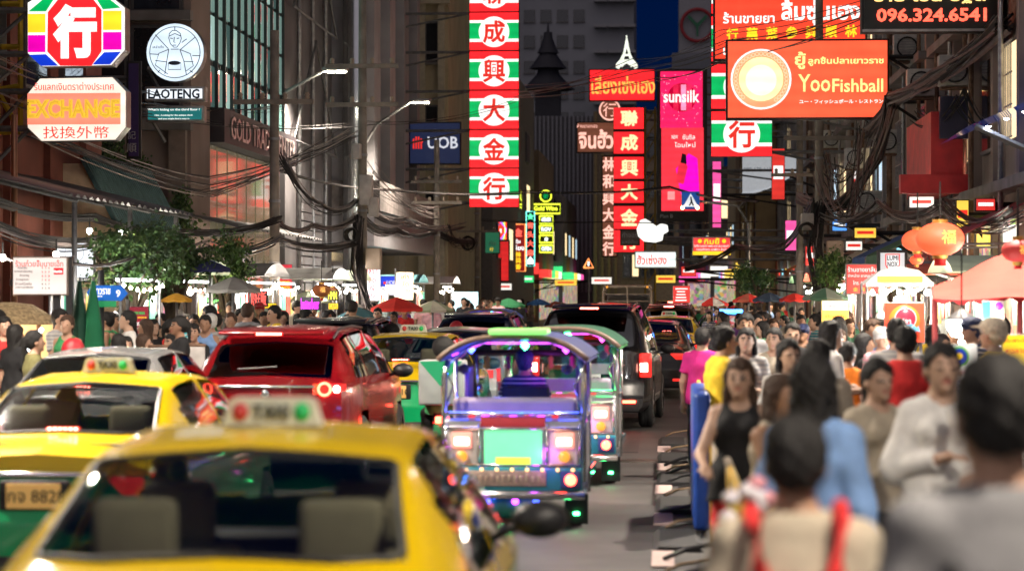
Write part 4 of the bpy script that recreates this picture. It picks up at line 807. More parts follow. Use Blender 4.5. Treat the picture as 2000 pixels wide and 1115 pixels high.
# ================================================================ signs: each a cabinet that stands across the street, with its panels and lettering
FRD = mat('sign_frame', (.03, .03, .03), .5, .3); FRS = mat('sign_frame_steel', (.35, .34, .32), .35, .8, noise=.2)
WHT = lit('sign_white', (1, .97, .92), 1.05); REDL = lit('sign_red', (.86, .012, .016), 1.6); REDO = lit('sign_orange_red', (.95, .06, .025), 1.05); GRN = lit('sign_green', (.0, .42, .1), 1.0)
YEL = lit('sign_yellow', (1, .62, .02), 1.1); YELP = lit('sign_pale_yellow', (1, .8, .25), 1.2); MAG = lit('sign_magenta', (.8, 0, .42), 1.0); BLU = lit('sign_blue', (.005, .04, .6), 1.0); INK = mat('sign_ink', (.01, .014, .03), .5, noise=0); INKR = mat('sign_ink_red', (.6, .03, .02), .5, noise=0, em=(.8, .03, .02), es=.45)
class Sign:
    def __init__(s, name, label, bx, Y, depth=.3, face=None, frame=FRD, cat='sign', rim=.05, poly=None):
        x0, y0, x1, y1 = bx; s.k = S(Y) / math.cos(TH); s.cx, s.cy = (x0 + x1) / 2, (y0 + y1) / 2; s.w, s.h = (x1 - x0) / s.k, (y1 - y0) / s.k; s.Y = Y
        s.r = thing(name, label, cat, at(s.cx, s.cy, Y))
        if poly: P = [s.l(*p) for p in poly]; MB().prism(P, .02, depth).build('cabinet', frame, s.r); s.poly('face', [(a * .985, b * .985) for a, b in P], face, -.0, .02, True) if face else None
        else:
            MB().box((0, depth / 2 + .01, 0), (s.w, depth, s.h), None, .012).build('cabinet', frame, s.r)
            if face: MB().box((0, .0, 0), (s.w - 2 * rim, .04, s.h - 2 * rim)).build('face', face, s.r)
    def l(s, px, py): return ((px - s.cx) / s.k, (s.cy - py) / s.k)
    def poly(s, name, pts, m, y0=-.012, y1=0., local=False): return MB().prism(pts if local else [s.l(*p) for p in pts], y0, y1).build(name, m, s.r)
    def rect(s, name, x0, y0, x1, y1, m, out=.01, y=-.02):
        a = s.l((x0 + x1) / 2, (y0 + y1) / 2); return MB().box((a[0], y - out / 2, a[1]), ((x1 - x0) / s.k, out, (y1 - y0) / s.k)).build(name, m, s.r)
    def disc(s, name, px, py, r, m, y=-.03, r0=0, sx=1, n=36):
        a = s.l(px, py); r /= s.k; o = MB().lathe(([(r0 / s.k, -.005)] if r0 else [(.001, -.006)]) + [(r, -.006), (r, .006)], n=n, ax='y').build(name, m, s.r); o.location = (a[0], y, a[1]); o.scale = (sx, 1, 1); return o
    def t(s, txt, px, py, m, h=None, w=None, y=-.035, bold=0, split=None):
        text(txt, m, s.r, s.l(px, py), h / s.k if h else None, w / s.k if w else None, y, bold, split if split is not None else (h or 0) > 13)
    def line(s, name, pts, r, m, y=-.03): return MB().tube([(*[s.l(*p)[0]], y, s.l(*p)[1]) for p in pts], r / s.k, 5).build(name, m, s.r)
    def bracket(s, x_to, zs, m=GREYST, n=1):                   # steel arms to the wall at x_to
        r = s.r; x = x_to - r.location.x; e = math.copysign(s.w / 2, x)
        for z in zs: MB().tube([(e, .15, z), (x, .15, z)], .05, 4).build('bracket', m, r); MB().tube([(e, .15, z), (x, .15, z - .6)], .035, 4).build('strut', m, r)
# --- octagon
s = Sign('octagonal_sign', 'octagonal lightbox with a white character on red and coloured border', (50, -23, 247, 132), 38, .35, WHT, FRS, poly=[(50, 105), (50, 4), (95, -23), (200, -23), (247, 15), (247, 100), (220, 130), (80, 132)])
s.poly('panel_red', [(92, 24), (118, -8), (178, -8), (200, 20), (200, 102), (180, 130), (117, 130), (91, 102)], REDL)
for c, L in ((YEL, ((52, 27, 87, 64), (203, 22, 240, 60))), (MAG, ((52, 69, 87, 103), (203, 64, 240, 99)))):
    for a in L: s.rect('panel', *a, c, .012, 0)
for c, L in ((GRN, ([(53, 22), (97, -14), (112, -14), (88, 22)], [(182, -14), (200, -14), (238, 16), (203, 19)])), (BLU, ([(54, 108), (88, 107), (113, 130), (78, 130)], [(205, 104), (239, 103), (217, 128), (182, 128)]))):
    for a in L: s.poly('panel', a, c)
s.t('行', 147, 62, WHT, 108, 88, -.03, .06); s.bracket(-10.9, (.3, -.4))
# --- exchange board
E8 = [(50, 182), (75, 152), (222, 150), (249, 178), (249, 250), (228, 275), (78, 277), (50, 250)]
s = Sign('exchange_sign', 'octagonal money exchange lightbox with red band below the gold character sign', (50, 150, 249, 277), 38.3, .35, lit('aged_white', (1, .86, .72), .95), FRS, poly=E8)
s.rect('red_band', 51, 182, 238, 244, lit('faded_red', (.95, .25, .16), 1.0), .012, 0)
s.t('รับแลกเงินตราต่างประเทศ', 145, 168, INKR, 16, 160, -.02, split=False); s.t('EXCHANGE', 145, 213, mat('gold_letters', (.6, .36, .03), .35, .3, noise=.15, em=(1, .6, .05), es=.35), 38, 186, -.05, .06); s.t('找換外幣', 149, 260, INKR, 24, 132, -.02); s.bracket(-10.9, (.3, -.3))
# --- round emblem sign, name plate and teal plate
PB = lit('pale_blue', (.72, .86, 1), .95); NAV = mat('navy_ink', (.01, .02, .05), .5, noise=0)
s = Sign('round_sign', 'round pale blue lightbox with line drawing of a figure holding a drum', (284, 45, 401, 162), 47, .3, None, FRS, poly=[(342 + 58 * math.cos(a * .2618), 103 + 58 * math.sin(a * .2618)) for a in range(24)])
s.disc('face', 342, 103, 57, PB, -.005); s.disc('ring', 342, 103, 51, NAV, -.02, 49.6)
for L in ([(342, 52), (342, 60)], [(303, 68), (329, 96)], [(382, 74), (354, 97)], [(292, 106), (309, 107)], [(377, 110), (393, 110)], [(330, 97), (326, 120), (322, 146)], [(352, 97), (360, 120), (365, 147)], [(330, 97), (310, 105), (303, 128), (328, 146)], [(353, 98), (373, 106), (379, 130), (365, 140)], [(303, 119), (325, 122)], [(360, 121), (379, 122)], [(330, 75), (331, 66), (337, 60), (345, 60), (353, 66), (355, 76), (352, 85), (346, 93), (340, 93), (333, 86), (330, 75)], [(331, 71), (342, 66), (354, 71)], [(341, 73), (340, 83), (343, 84)], [(338, 89), (345, 89)], [(333, 75), (338, 76)], [(346, 76), (351, 75)], [(334, 97), (350, 97)], [(329, 124), (354, 124), (354, 137), (329, 137), (329, 124)], [(356, 84), (361, 80), (366, 77)], [(312, 138), (308, 143)], [(372, 139), (378, 143)]): s.line('line', L, .8, NAV)
s.t('เหล่าเต๊ง', 309, 92, NAV, 6); s.disc('drum_skin', 341, 124, 12, mat('slate_ink', (.1, .14, .2), .5, noise=0), -.024).scale = (1, 1, .35); s.bracket(-9.9, (.2, -.3), FRS)
s = Sign('name_sign', 'white lightbox plate with dark capital letters under the round sign', (281, 169, 401, 198), 47, .3, lit('cool_white', (.85, .92, 1), 1), FRS); s.t('LAOTENG', 340, 184, NAV, 19, 103, -.03, .03); s.bracket(-9.9, (.1,), FRS)
s = Sign('hint_sign', 'small teal plate with white hint text under the name plate', (283, 207, 400, 239), 47, .25, lit('teal_plate', (.015, .16, .16), .8), FRS); s.t("What's hiding on the third floor ?", 340, 215, WHT, 6, 104); s.t('Hint : Looking for the antique clock', 340, 226, WHT, 4, 76); s.t('and you might find a way in', 340, 233, WHT, 4, 62); s.bracket(-9.9, (.05,), FRS)
s = Sign('purple_banner', 'dim purple vertical banner behind the exchange board', (246, 118, 276, 312), 44, .06, mat('purple_cloth', (.05, .03, .12), .8), FRD); s.t('記', 258, 265, mat('dim_white', (.4, .4, .42), .6, noise=0), 16); s.t('順', 258, 290, mat('dim_white', (.4, .4, .42), .6, noise=0), 18); s.bracket(-10.9, (.6,))
# --- tall tricolour sign over the left lanes, and its twin on the right
def tricolour(label, x0, x1, tops, chars, Y, to, side):
    s = Sign('vertical_sign', label, (x0, tops[0][0], x1, tops[-1][1]), Y, .45, None, FRD)
    for (a, b), ch in zip(tops, chars):
        h = b - a; w = x1 - x0; f = [a, a + .2 * h, a + .27 * h, a + .70 * h, a + .78 * h, b]
        for q, m in ((0, REDL), (1, WHT), (2, GRN), (3, WHT), (4, REDL)): s.rect('stripe', x0 + 1, f[q], x1 - 1, f[q + 1], m, .02, -.0)
        s.disc('disc', (x0 + x1) / 2, (a + b) / 2 + 1, h * .41, WHT, -.04); s.t(ch, (x0 + x1) / 2, (a + b) / 2 + 1, INKR, h * .62, h * .6, -.055, .03)
    s.bracket(to, [s.l(0, t[0])[1] for t in tops[1:]] + [s.l(0, tops[-1][1] - 8)[1]], GREYST); return s
tricolour('tall green, white and red striped column sign with gold shop characters', 916, 1014, [(-52, 22), (25, 98), (101, 175), (178, 252), (255, 328), (331, 405)], '聯成興大金行', 85, -9.9, -1)
tricolour('green and red striped gold shop sign half hidden behind the bowl shop sign', 1389, 1508, [(-60, 27), (33, 120), (126, 212), (218, 305)], '成大金行', 70, 5.9, 1)
# --- bank board
s = Sign('bank_sign', 'dark navy bank board with red bars and pale letters', (798, 238, 901, 322), 88, .25, mat('navy_board', (.015, .025, .06), .4, noise=.08, em=(.02, .03, .09), es=.25), FRD)
for k in range(4): s.rect('logo_bar', 806 + k * 5, 267 + (0 if k in (1, 2) else 4), 809 + k * 5, 291, INKR, .01)
s.rect('logo_cross', 805, 276, 826, 279, INKR, .014); s.t('UOB', 865, 279, mat('pale_letters', (.6, .6, .65), .5, noise=0, em=(.8, .82, .9), es=.35), 24, 60, -.035, .02); s.bracket(-9.9, (.5, -.5))
# --- red signs right of the centre
s = Sign('red_sign', 'red lightbox with gold Thai lettering under the little spire', (1150, 135, 1280, 198), 100, .4, REDL); s.t('เลี่ยงเซ่งเฮง', 1217, 166, lit('gold_letter', (1, .45, .08), 1.1), 36, 124, -.035, .02); s.bracket(5.9, (.3,))
sp = thing('spire', 'small white illuminated lattice spire on top of the red lightbox', 'spire', at(1224, 131, 100)); WS = lit('spire_white', (.95, 1, .85), .9); kk = S(100)
for sg in (-1, 1):
    for d in (-1, 1): MB().tube([(sg * 18 / kk, d * 18 / kk, 0), (sg * 11 / kk, d * 11 / kk, 10 / kk), (sg * 6 / kk, d * 6 / kk, 22 / kk), (sg * 2.4 / kk, d * 2.4 / kk, 38 / kk), (0, 0, 56 / kk)], [.11, .09, .07, .05, .03], 4).build('leg', WS, sp)
for z, w in ((12, 21), (23, 13)): MB().box((0, 0, z / kk), (w / kk, w / kk, 3 / kk)).build('platform', WS, sp)
MB().tube([(0, 0, 50 / kk), (0, 0, 61 / kk)], .03, 5).build('mast', WS, sp)
MB().tube([((-11 + 22 * i / 8) / kk, -11 / kk, (8 * math.sin(math.pi * i / 8)) / kk) for i in range(9)], .06, 4).build('arch', WS, sp)
BRN = lit('brown_panel', (.17, .055, .03), .8); PKW = lit('pink_white', (1, .5, .4), 1.1)
s = Sign('round_emblem', 'round pink-rimmed emblem behind the red lightbox', (1168, 198, 1214, 236), 106, .2, None, FRD, poly=[(1191 + 21 * math.cos(a * .5236), 215 + 21 * math.sin(a * .5236)) for a in range(12)]); s.disc('face', 1191, 215, 20, BRN, 0); s.disc('ring', 1191, 215, 21, PKW, -.02, 18); s.t('行', 1191, 215, PKW, 26); s.bracket(5.9, (0,))
s = Sign('brown_sign', 'brown lightbox with pale pink Thai lettering left of the red character column', (1126, 238, 1201, 299), 105, .3, BRN); s.t('ห้างขายทอง', 1147, 246, PKW, 8, 40); s.t('จินฮั้ว', 1164, 272, PKW, 38, 68, -.035, .03); s.bracket(5.9, (0,))
s = Sign('character_column', 'tall red column of six lit panels with pale gold characters', (1198, 210, 1258, 493), 100, .4, None)
for ch, a, b in zip('聯成興大金行', (211, 258, 307, 355, 403, 450), (252, 300, 349, 396, 447, 492)): s.rect('panel', 1199, a, 1257, b, REDL, .02, 0); s.t(ch, 1229, (a + b) / 2, lit('cream_letter', (1, .75, .38), 1.15), (b - a) * .76, 34, -.04, .035)
s.bracket(5.9, (2.5, 0, -2.5))
s = Sign('brown_column', 'dim brown column with pink characters partly behind the red column', (1175, 304, 1206, 502), 106, .3, BRN)
for k, ch in enumerate('林和興大金行'): s.t(ch, 1189, 321 + k * 33, PKW, 27, 24, -.035, .03)
s.bracket(5.9, (1.5, -1.5))
# --- LED billboard
s = Sign('led_billboard', 'tall pink and red LED billboard with white brand lettering', (1283, 135, 1381, 432), 95, .6, None); PK = lit('led_pink', (.86, .01, .1), 1.15); s.rect('screen_upper', 1290, 140, 1372, 250, PK, .02, 0); s.rect('screen_lower', 1292, 250, 1374, 412, lit('led_red', (.9, .03, .05), 1.1), .02, 0)
for k in range(70): s.rect('sparkle', *(lambda a, b: (a, b, a + 1.1, b + 1.1))(1292 + 78 * random.random(), 142 + 104 * random.random() ** 1.1), lit('sparkle', (1, .6, .75), 1.3), .006, -.02)['kind'] = 'stuff'
s.disc('stripe_disc', 1332, 191, 28, lit('deep_red', (.5, .0, .03), 1), -.03)
for k, c in ((-12, (.7, .01, .06)), (3, (.95, .3, .5)), (14, (.8, .02, .1))): s.rect('stripe', 1332 + k - 5, 166, 1332 + k + 5, 216, lit('stripe%d' % k, c, 1), .008, -.036)
s.t('sunsilk', 1331, 189, WHT, 24, 70, -.06, .015)
s.poly('magenta_swirl', [(1320, 330), (1345, 300), (1362, 310), (1366, 380), (1350, 400), (1330, 380)], lit('swirl', (.9, 0, .5), 1.1), -.03, -.02)
bt = s.poly('bottle', [(1320, 356), (1325, 322), (1329, 318), (1341, 321), (1343, 327), (1335, 360)], lit('bottle', (.75, .02, .05), 1), -.05, -.03); s.poly('bottle_cap', [(1329, 318), (1332, 300), (1340, 302), (1341, 321)], mat('cap_ink', (.02, 0, .02), .4, noise=0), -.055, -.03)
s.t('sunsilk', 1331, 340, WHT, 5, 14); s.t('ซันซิล', 1345, 268, WHT, 10, 24); s.t('โฉมใหม่', 1338, 283, WHT, 10, 40); s.t('NEW', 1318, 268, WHT, 7, 12); s.rect('tag', 1304, 374, 1318, 390, lit('tag', (1, .3, .3), 1), .008)
s.t('Plan B', 1302, 422, mat('dim_white', (.4, .4, .42), .6, noise=0), 7); s.bracket(5.9, (2, -1))
tr = thing('sign_truss', 'ochre lattice post carrying signs between the red column and the billboard', 'truss', at(1270, 580, 98)); tr.location.z = .12
for x in (-.2, .2):
    for d in (-.2, .2): MB().tube([(x, d, 0), (x, d, 9.4)], .04, 4).build('chord', mat('ochre_steel', (.35, .24, .05), .5, .3), tr)
for k in range(15): MB().tube([(-.2, -.2, .3 + k * .6), (.2, -.2, .9 + k * .6)], .025, 4).build('lacing', MATS['ochre_steel'], tr)
# --- crossing sign on its arm
s = Sign('crossing_sign', 'blue pedestrian crossing sign with two amber lamps on a long arm', (1331, 374, 1367, 409), 80, .08, lit('sign_road_blue', (.01, .09, .4), .5), FRS, rim=.015); s.poly('triangle', [(1334, 404), (1349, 378), (1364, 404)], lit('road_white', (.85, .9, .95), .7), -.03, -.02)
s.poly('walker', [(1345, 402), (1349, 394), (1348, 388), (1351, 388), (1353, 396), (1356, 402), (1353, 402), (1350, 397), (1348, 402)], INK, -.045, -.03); s.disc('walker_head', 1349.5, 386, 1.8, INK, -.04)
for px in (1333, 1362): s.disc('amber_lamp', px, 406, 3.4, mat('amber_lit', (.8, .4, .1), .3, noise=0, em=(1, .45, .12), es=18), -.06)
MB().tube([(*s.l(1366, 393)[:1], .05, s.l(1366, 393)[1]), (s.l(1440, 402)[0], .05, s.l(1440, 402)[1]), (s.l(1462, 440)[0], .05, s.l(1462, 440)[1]), (s.l(1464, 590)[0], .05, .12 - s.r.location.z)], .05, 6).build('arm', STEEL, s.r)
# --- bowl shop sign, pharmacy sign, phone number sign
s = Sign('red_sign', 'large red pharmacy lightbox with white Thai and yellow Chinese lettering', (1394, -25, 1692, 118), 60, .4, REDO, FRD)
s.t('ร้านขายยา', 1463, 35, WHT, 22, 100, -.035, .02); s.t('ลิ้มซุ่นเฮง', 1602, 26, WHT, 52, 152, -.035, .03)
for k, ch in enumerate('行藥葉参興順林'): s.t(ch, 1431 + k * 38.3, 67 - k * .8, YEL, 24, 23, -.035, .03)
s.t('เ', 1416, 100, WHT, 14, None, -.035, .02); s.bracket(5.9, (.6, -.6))
s = Sign('restaurant_sign', 'big orange-red fishball restaurant lightbox with round cream emblem', (1419, 77, 1735, 233), 54, .4, lit('vermilion', (1, .1, .04), 1.15), FRD, rim=.045)
s.disc('emblem_rim', 1487, 155, 59, lit('pink_rim', (1, .78, .74), 1.2), -.03); s.disc('emblem_band', 1487, 155, 55, lit('salmon', (1, .33, .16), 1.15), -.04)
for k in range(40):
    a = k * math.pi / 20; s.disc('scale_ring', 1487 + 49.5 * math.cos(a), 155 + 49.5 * math.sin(a), 4, lit('peach', (1, .55, .33), 1.2), -.05, 2.6, n=10) if not 1.0 < a < 2.2 else None
s.disc('emblem_disc', 1487, 155, 43, lit('cream_disc', (1, .8, .36), 1.25), -.05); s.disc('emblem_centre', 1487, 157, 30, lit('cream_centre', (1, .9, .62), 1.25), -.06)
GY = lit('soft_gold', (1, .78, .26), 1.2); s.t('ยู้', 1563, 119, GY, 34, 21, -.035, .02); s.t('ลูกชิ้นปลาเยาวราช', 1651, 121, GY, 18, 146, -.035, .02); s.t('Yoo', 1590, 163, GY, 34, 62, -.035, .012); s.t('Fishball', 1674, 168, GY, 26, 98, -.035, .012); s.t('ユー・フィッシュボール・レストラン', 1642, 199, WHT, 8, 162, -.035, .015, False); s.bracket(5.9, (.5, -.5), FRD)
s = Sign('phone_sign', 'dark LED board with glowing red phone number at the top right', (1685, -40, 1955, 62), 42, .4, mat('led_board', (.02, .025, .022), .4), FRD); s.t('096.324.6541', 1819, 30, lit('led_digit', (1, .09, .05), 2.4), 27, 212, -.035, .03); s.t('ขาย เช่น อิฐติ', 1815, -4, lit('led_amber', (1, .6, .2), 1.6), 24, 215, -.035, .02); s.rect('lower_rim', 1686, 57, 1954, 62, FRS, .02); s.bracket(5.9, (.3,), FRD)
# --- smaller signs down the street
s = Sign('white_lightbox', 'cloud shaped white lightbox above the white Thai shop sign', (1243, 427, 1306, 474), 90, .25, lit('warm_white', (1, 1, .92), 1.1), FRD, poly=[(1246, 462), (1243, 448), (1250, 430), (1260, 427), (1272, 434), (1282, 442), (1292, 436), (1304, 440), (1306, 452), (1296, 458), (1294, 470), (1280, 474), (1258, 472)]); s.bracket(5.9, (0,))
s = Sign('grey_sign', 'small grey board with pale Thai letters beside the white lightbox', (1211, 449, 1250, 480), 92, .1, mat('grey_board', (.12, .1, .09), .6), FRD); s.t('กำจอร', 1230, 459, mat('dim_white', (.4, .4, .42), .6, noise=0), 10, 30); s.t('บะหมี่เกี๊ยว', 1230, 472, mat('dim_white', (.4, .4, .42), .6, noise=0), 7, 30); s.bracket(5.9, (0,))
s = Sign('white_sign', 'white lightbox with red Thai restaurant lettering over the road', (1239, 490, 1322, 524), 88, .3, lit('milk_white', (.85, 1, .97), 1.05), FRS); s.t('ฮั้วเซ่งฮง', 1273, 507, INKR, 19, 58, -.03, .02); s.t('和成豐', 1314, 507, mat('dim_grey', (.4, .42, .42), .6, noise=0), None, 12); s.bracket(5.9, (0,))
s = Sign('red_sign', 'red and yellow banner sign with white Thai lines near the small tree', (1352, 462, 1428, 499), 86, .1, lit('banner_red', (.9, .05, .05), .9), FRS); s.rect('yellow_band', 1353, 491, 1427, 498, YEL, .01); s.t('กิมยี้', 1390, 471, YEL, 12, 30, -.03, .02)
for k in (1367, 1414): s.disc('gold_dot', k, 471, 4, YEL)
s.t('รับซื้อ ทองเก่า เพชร นาก เงิน ของเก่า', 1390, 480, WHT, 5, 68); s.t('ทองคำขาว นาฬิกา จำนำ', 1390, 487, WHT, 5, 58); s.bracket(5.9, (0,))
s = Sign('shop_sign', 'grey square shop sign with shield shaped lettering on the right', (1714, 488, 1772, 542), 40, .15, mat('sign_grey', (.38, .4, .42), .5, noise=.05, em=(.6, .65, .7), es=.35), FRD); s.poly('shield', [(1729, 496), (1757, 496), (1757, 518), (1752, 527), (1743, 531), (1734, 527), (1729, 518)], INKR, -.03, -.02); s.poly('shield_face', [(1731, 498), (1755, 498), (1755, 517), (1751, 525), (1743, 529), (1735, 525), (1731, 517)], mat('shield_pale', (.6, .62, .65), .5, noise=0, em=(.8, .85, .9), es=.35), -.035, -.02); s.t('LUMI', 1743, 504, INK, 9, 22, -.045, .02); s.t('NOX', 1743, 516, INK, 10, 20, -.045, .02); s.bracket(5.9, (0,))
s = Sign('red_sign', 'red Thai rubber shop board with white and yellow lines beside the grey shield sign', (1652, 515, 1717, 575), 45, .1, lit('board_red', (.8, .04, .03), .75), FRS, rim=.02)
for k, (tx, c) in enumerate((('ร้านขางยาลิ้ม', WHT), ('จำหน่าย ยาสมุนไพร', WHT), ('โทร. 02 225', WHT), ('金 興 行', YEL))): s.t(tx, 1684, 526 + k * 13, c, 8 if k else 10, 56 if k < 2 else 36)
s.bracket(5.9, (0,))
# neon cluster, far left side
NY = lit('neon_yellow', (.85, 1, .05), 1.8); NW = lit('neon_white', (.9, 1, 1), 1.8)
def neon_box(s, x0, y0, x1, y1, m, r=1.4): s.line('neon_tube', [(x0, y0), (x1, y0), (x1, y1), (x0, y1), (x0, y0)], r, m)
s = Sign('neon_sign', 'stack of yellow outlined neon boxes with a round top on the left side', (1038, 370, 1096, 496), 150, .2, None, poly=[(1054, 372), (1078, 372), (1078, 398), (1095, 399), (1095, 418), (1081, 420), (1081, 495), (1053, 495), (1053, 420), (1038, 418), (1038, 399), (1054, 398)])
s.disc('ring', 1066, 383, 12, NY, -.03, 9.6); s.t('麥', 1066, 383, GRN, 11); neon_box(s, 1039, 399, 1094, 417, NY); s.t('Gold Wine', 1066, 407, NY, 9, 46, -.04, .03, False)
for k, tx in enumerate(('盛家', 'ROV', '合', 'OPEN')): neon_box(s, 1054, 422 + k * 19, 1080, 436 + k * 19, NY); s.t(tx, 1067, 429 + k * 19, NW, 8, None if k == 2 else 19, -.04, .03, False)
s.bracket(-8.3, (1, -1))
s = Sign('neon_sign', 'orange framed vertical neon with red and yellow characters on the left side', (1000, 437, 1027, 531), 132, .25, lit('dull_red', (.25, .01, .01), .8)); neon_box(s, 1001, 438, 1026, 530, lit('neon_orange', (1, .3, .08), 1.8)); s.t('金', 1012, 454, lit('neon_red', (1, .1, .07), 1.8), 16, None, -.03, .03)
for k, tx in enumerate(('ชุ้น', 'เตียง')): s.t(tx, 1012, 472 + k * 12, NW, 10)
for k, tx in enumerate('林興香'): s.t(tx, 1012, 497 + k * 12, YEL, 11, None, -.03, .03)
s.bracket(-8.3, (1, -1))
s = Sign('neon_sign', 'narrow blue-green outlined neon with red characters beside the orange one', (1027, 412, 1045, 521), 136, .2, mat('night_blue', (.01, .02, .05), .5)); neon_box(s, 1028, 413, 1044, 520, lit('neon_aqua', (.2, .95, .8), 1.8), 1)
for k, tx in enumerate('青头大麻'): s.t(tx, 1036, 440 + k * 18, MATS['lit_neon_red'], 13, None, -.03, .03)
s.poly('leaf', [(1036, 416), (1039, 421), (1043, 420), (1039, 425), (1041, 429), (1036, 427), (1031, 429), (1033, 425), (1029, 420), (1033, 421)], lit('leaf_green', (.1, 1, .4), 1.5), -.03, -.02); s.poly('house', [(1030, 516), (1030, 508), (1036, 501), (1042, 508), (1042, 516)], NW, -.03, -.02); s.bracket(-8.3, (1, -1))
s = Sign('neon_sign', 'red hoarding with a rainbow edge and white Thai letters behind the cables', (925, 432, 992, 470), 118, .3, REDO); s.t('โซโลมูน', 955, 451, WHT, 16, 50, -.03, .02)
for k, c in enumerate(((.6, .1, 1), (.1, .3, 1), (.2, 1, .3), (1, .8, .1))): s.line('edge_tube', [(977 + 3 * k, 434), (989 - k, 447 - k), (989 - k, 452 + k), (977 + 3 * k, 468)], .8, lit('edge%d' % k, c, 1.4))
s.bracket(-8.3, (0,)); s = Sign('shop_pillar', 'tall red illuminated shop pillar below the rainbow edged hoarding', (977, 470, 995, 550), 119, .5, lit('pillar_red', (.7, .02, .02), .8)); s.rect('cap', 976, 468, 996, 472, FRS)
s = Sign('green_sign', 'green shop board with faint gold letters behind the cables', (946, 452, 977, 496), 114, .1, mat('board_green', (.02, .1, .05), .5, em=(.03, .2, .1), es=.25)); s.t('กุ่ย', 962, 476, mat('dim_white', (.4, .4, .42), .6, noise=0), 14); s.t('行', 960, 487, YEL, 7); s.bracket(-8.3, (0,))
s = Sign('warning_sign', 'glowing orange warning triangle over the road', (1139, 503, 1160, 525), 140, .1, None, poly=[(1139, 524), (1149.5, 503), (1160, 524)]); s.line('neon_tube', [(1140, 523), (1149.5, 505), (1159, 523), (1140, 523)], 1.5, lit('neon_amber', (1, .3, .08), 2)); s.rect('mark', 1148, 511, 1151, 519, NW); MB().tube([(0, .05, 0), (0, .05, -s.r.location.z)], .05, 5).build('post', STEEL, s.r)
# street name, menu board, screens, hanging banners on the left
s = Sign('street_sign', 'blue pointed street name sign with a white numeral nine', (167, 557, 251, 588), 31, .06, mat('road_blue', (.01, .12, .5), .4, noise=.05, em=(.01, .12, .5), es=.3), FRS, poly=[(167, 572), (178, 557), (238, 557), (251, 573), (238, 588), (178, 587)]); s.t('เยาวราช', 198, 569, WHT, 12, 36, -.015, .01, False); s.t('Yaowarat', 191, 578, WHT, 4, 18, -.015); s.t('9', 232, 573, WHT, 14, None, -.015, .02)
s.rect('green_plate', 190, 588, 228, 600, mat('road_green', (.02, .22, .09), .5, em=(.02, .3, .1), es=.3), .02, .0); MB().tube([(-.1, .08, .3), (-.1, .08, .12 - s.r.location.z)], .045, 8).build('post', mat('post_dark', (.03, .03, .035), .5), s.r)
s = Sign('menu_board', 'white noodle shop menu board with red heading and small soda panel', (22, 500, 134, 578), 30, .1, lit('menu_white', (1, .86, .8), .72), mat('board_rim', (.25, .2, .17), .6), rim=.02); s.t('ร้านก๋วยจั๊บนายเอ็ก', 78, 514, INKR, 13, 96, -.03)
for k, tx in enumerate(('ก๋วยจั๊บ', 'เกาเหลาเลือดหมู', 'ข้าวขาหมู', 'ข้าวหมูกรอบ', 'ข้าวเครื่องใน', 'อาหารชุดพิเศษ')): s.t(tx, 44 + 2 * (k % 3), 522 + k * 8, mat('menu_ink', (.2, .18, .17), .6, noise=0), 6); s.t('% d  %d  %d' % (k + 4, 5, 6 + k % 3), 91, 523 + k * 8, INKR if k < 4 else MATS['menu_ink'], 4, 16)
c = s.rect('soda_panel', 107, 523, 126, 536, lit('soda_red', (.75, .01, .02), .9)); s.t('Coca-Cola', 116, 530, WHT, 5, 16, -.04, .02, False)
for px in (108, 134): MB().box((s.l(px, 0)[0], .1, (.12 - s.r.location.z + s.h / 2) / 2), (.08, .08, s.r.location.z + s.h / 2 - .12)).build('post', mat('post_dark', (.03, .03, .035), .5), s.r)
s = Sign('led_screen', 'bright white LED screen with round line emblem behind the menu board', (108, 466, 186, 552), 41, .12, lit('screen_white', (.85, .92, 1), 1.1), FRD, rim=.03); s.disc('ring', 146, 494, 19, NAV, -.03, 18.4); s.t('LAOTENG', 150, 517, NAV, 9, 46); s.rect('strip', 109, 543, 185, 551, INK); s.t('0-4242.865-162-4242', 150, 547, WHT, 4, 56); MB().box((0, .15, (.12 - s.r.location.z - s.h / 2) / 2 - s.h / 4), (.3, .12, s.r.location.z - s.h / 2 - .12 + .02)).build('stand', FRD, s.r)
def banner(label, bx, Y, col, txts, em=.5, pole=True):
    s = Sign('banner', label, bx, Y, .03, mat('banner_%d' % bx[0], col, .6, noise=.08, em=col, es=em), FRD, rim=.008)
    for tx, px, py, m, h, w in txts: s.t(tx, px, py, m, h, w, -.025, .01, False)
    if pole: MB().tube([(-s.w / 2 - .03, .03, s.h / 2 + .1), (-s.w / 2 - .03, .03, .12 - s.r.location.z)], .025, 6).build('pole', STEEL, s.r)
    return s
banner('red festival banner with pale script and green Thai words beside the pole', (538, 516, 571, 603), 60, (.5, .03, .05), (('Street', 554, 530, PKW, 10, 26), ('Yaowarat', 554, 540, WHT, 6, 24), ('ตลาด', 555, 553, YEL, 9, 22), ('เยาวราช', 555, 563, YEL, 8, 24), ('มาเที่ยวกัน', 554, 572, WHT, 4, 24)))
banner('dark red free delivery board above the left crowd', (252, 598, 291, 652), 33, (.2, .01, .025), (('SIAM MAN', 271, 611, GRN, 6, 25), ('ทุกวัน เยาวราช', 271, 620, YEL, 5, 32), ('ส่งฟรี', 271, 631, WHT, 12, 26), ('ทุกร้าน', 271, 641, WHT, 5, 18)))
banner('white hanging banner with red Thai chestnut lettering', (711, 504, 743, 588), 66, (.75, .72, .8), [(t, 727, 514 + 16 * k, INKR, 11, None) for k, t in enumerate(('เล้ง', 'เกา', 'ลัด', 'ญี่', 'ปุ่น'))], .55)
banner('cream hanging banner with red Thai lettering right of the white one', (774, 531, 808, 586), 68, (.75, .6, .4), [(t, 791, 540 + 14 * k, INKR, 11, None) for k, t in enumerate(('เก๋า', 'ลัด', 'ญี่ปุ่น'))], .5)
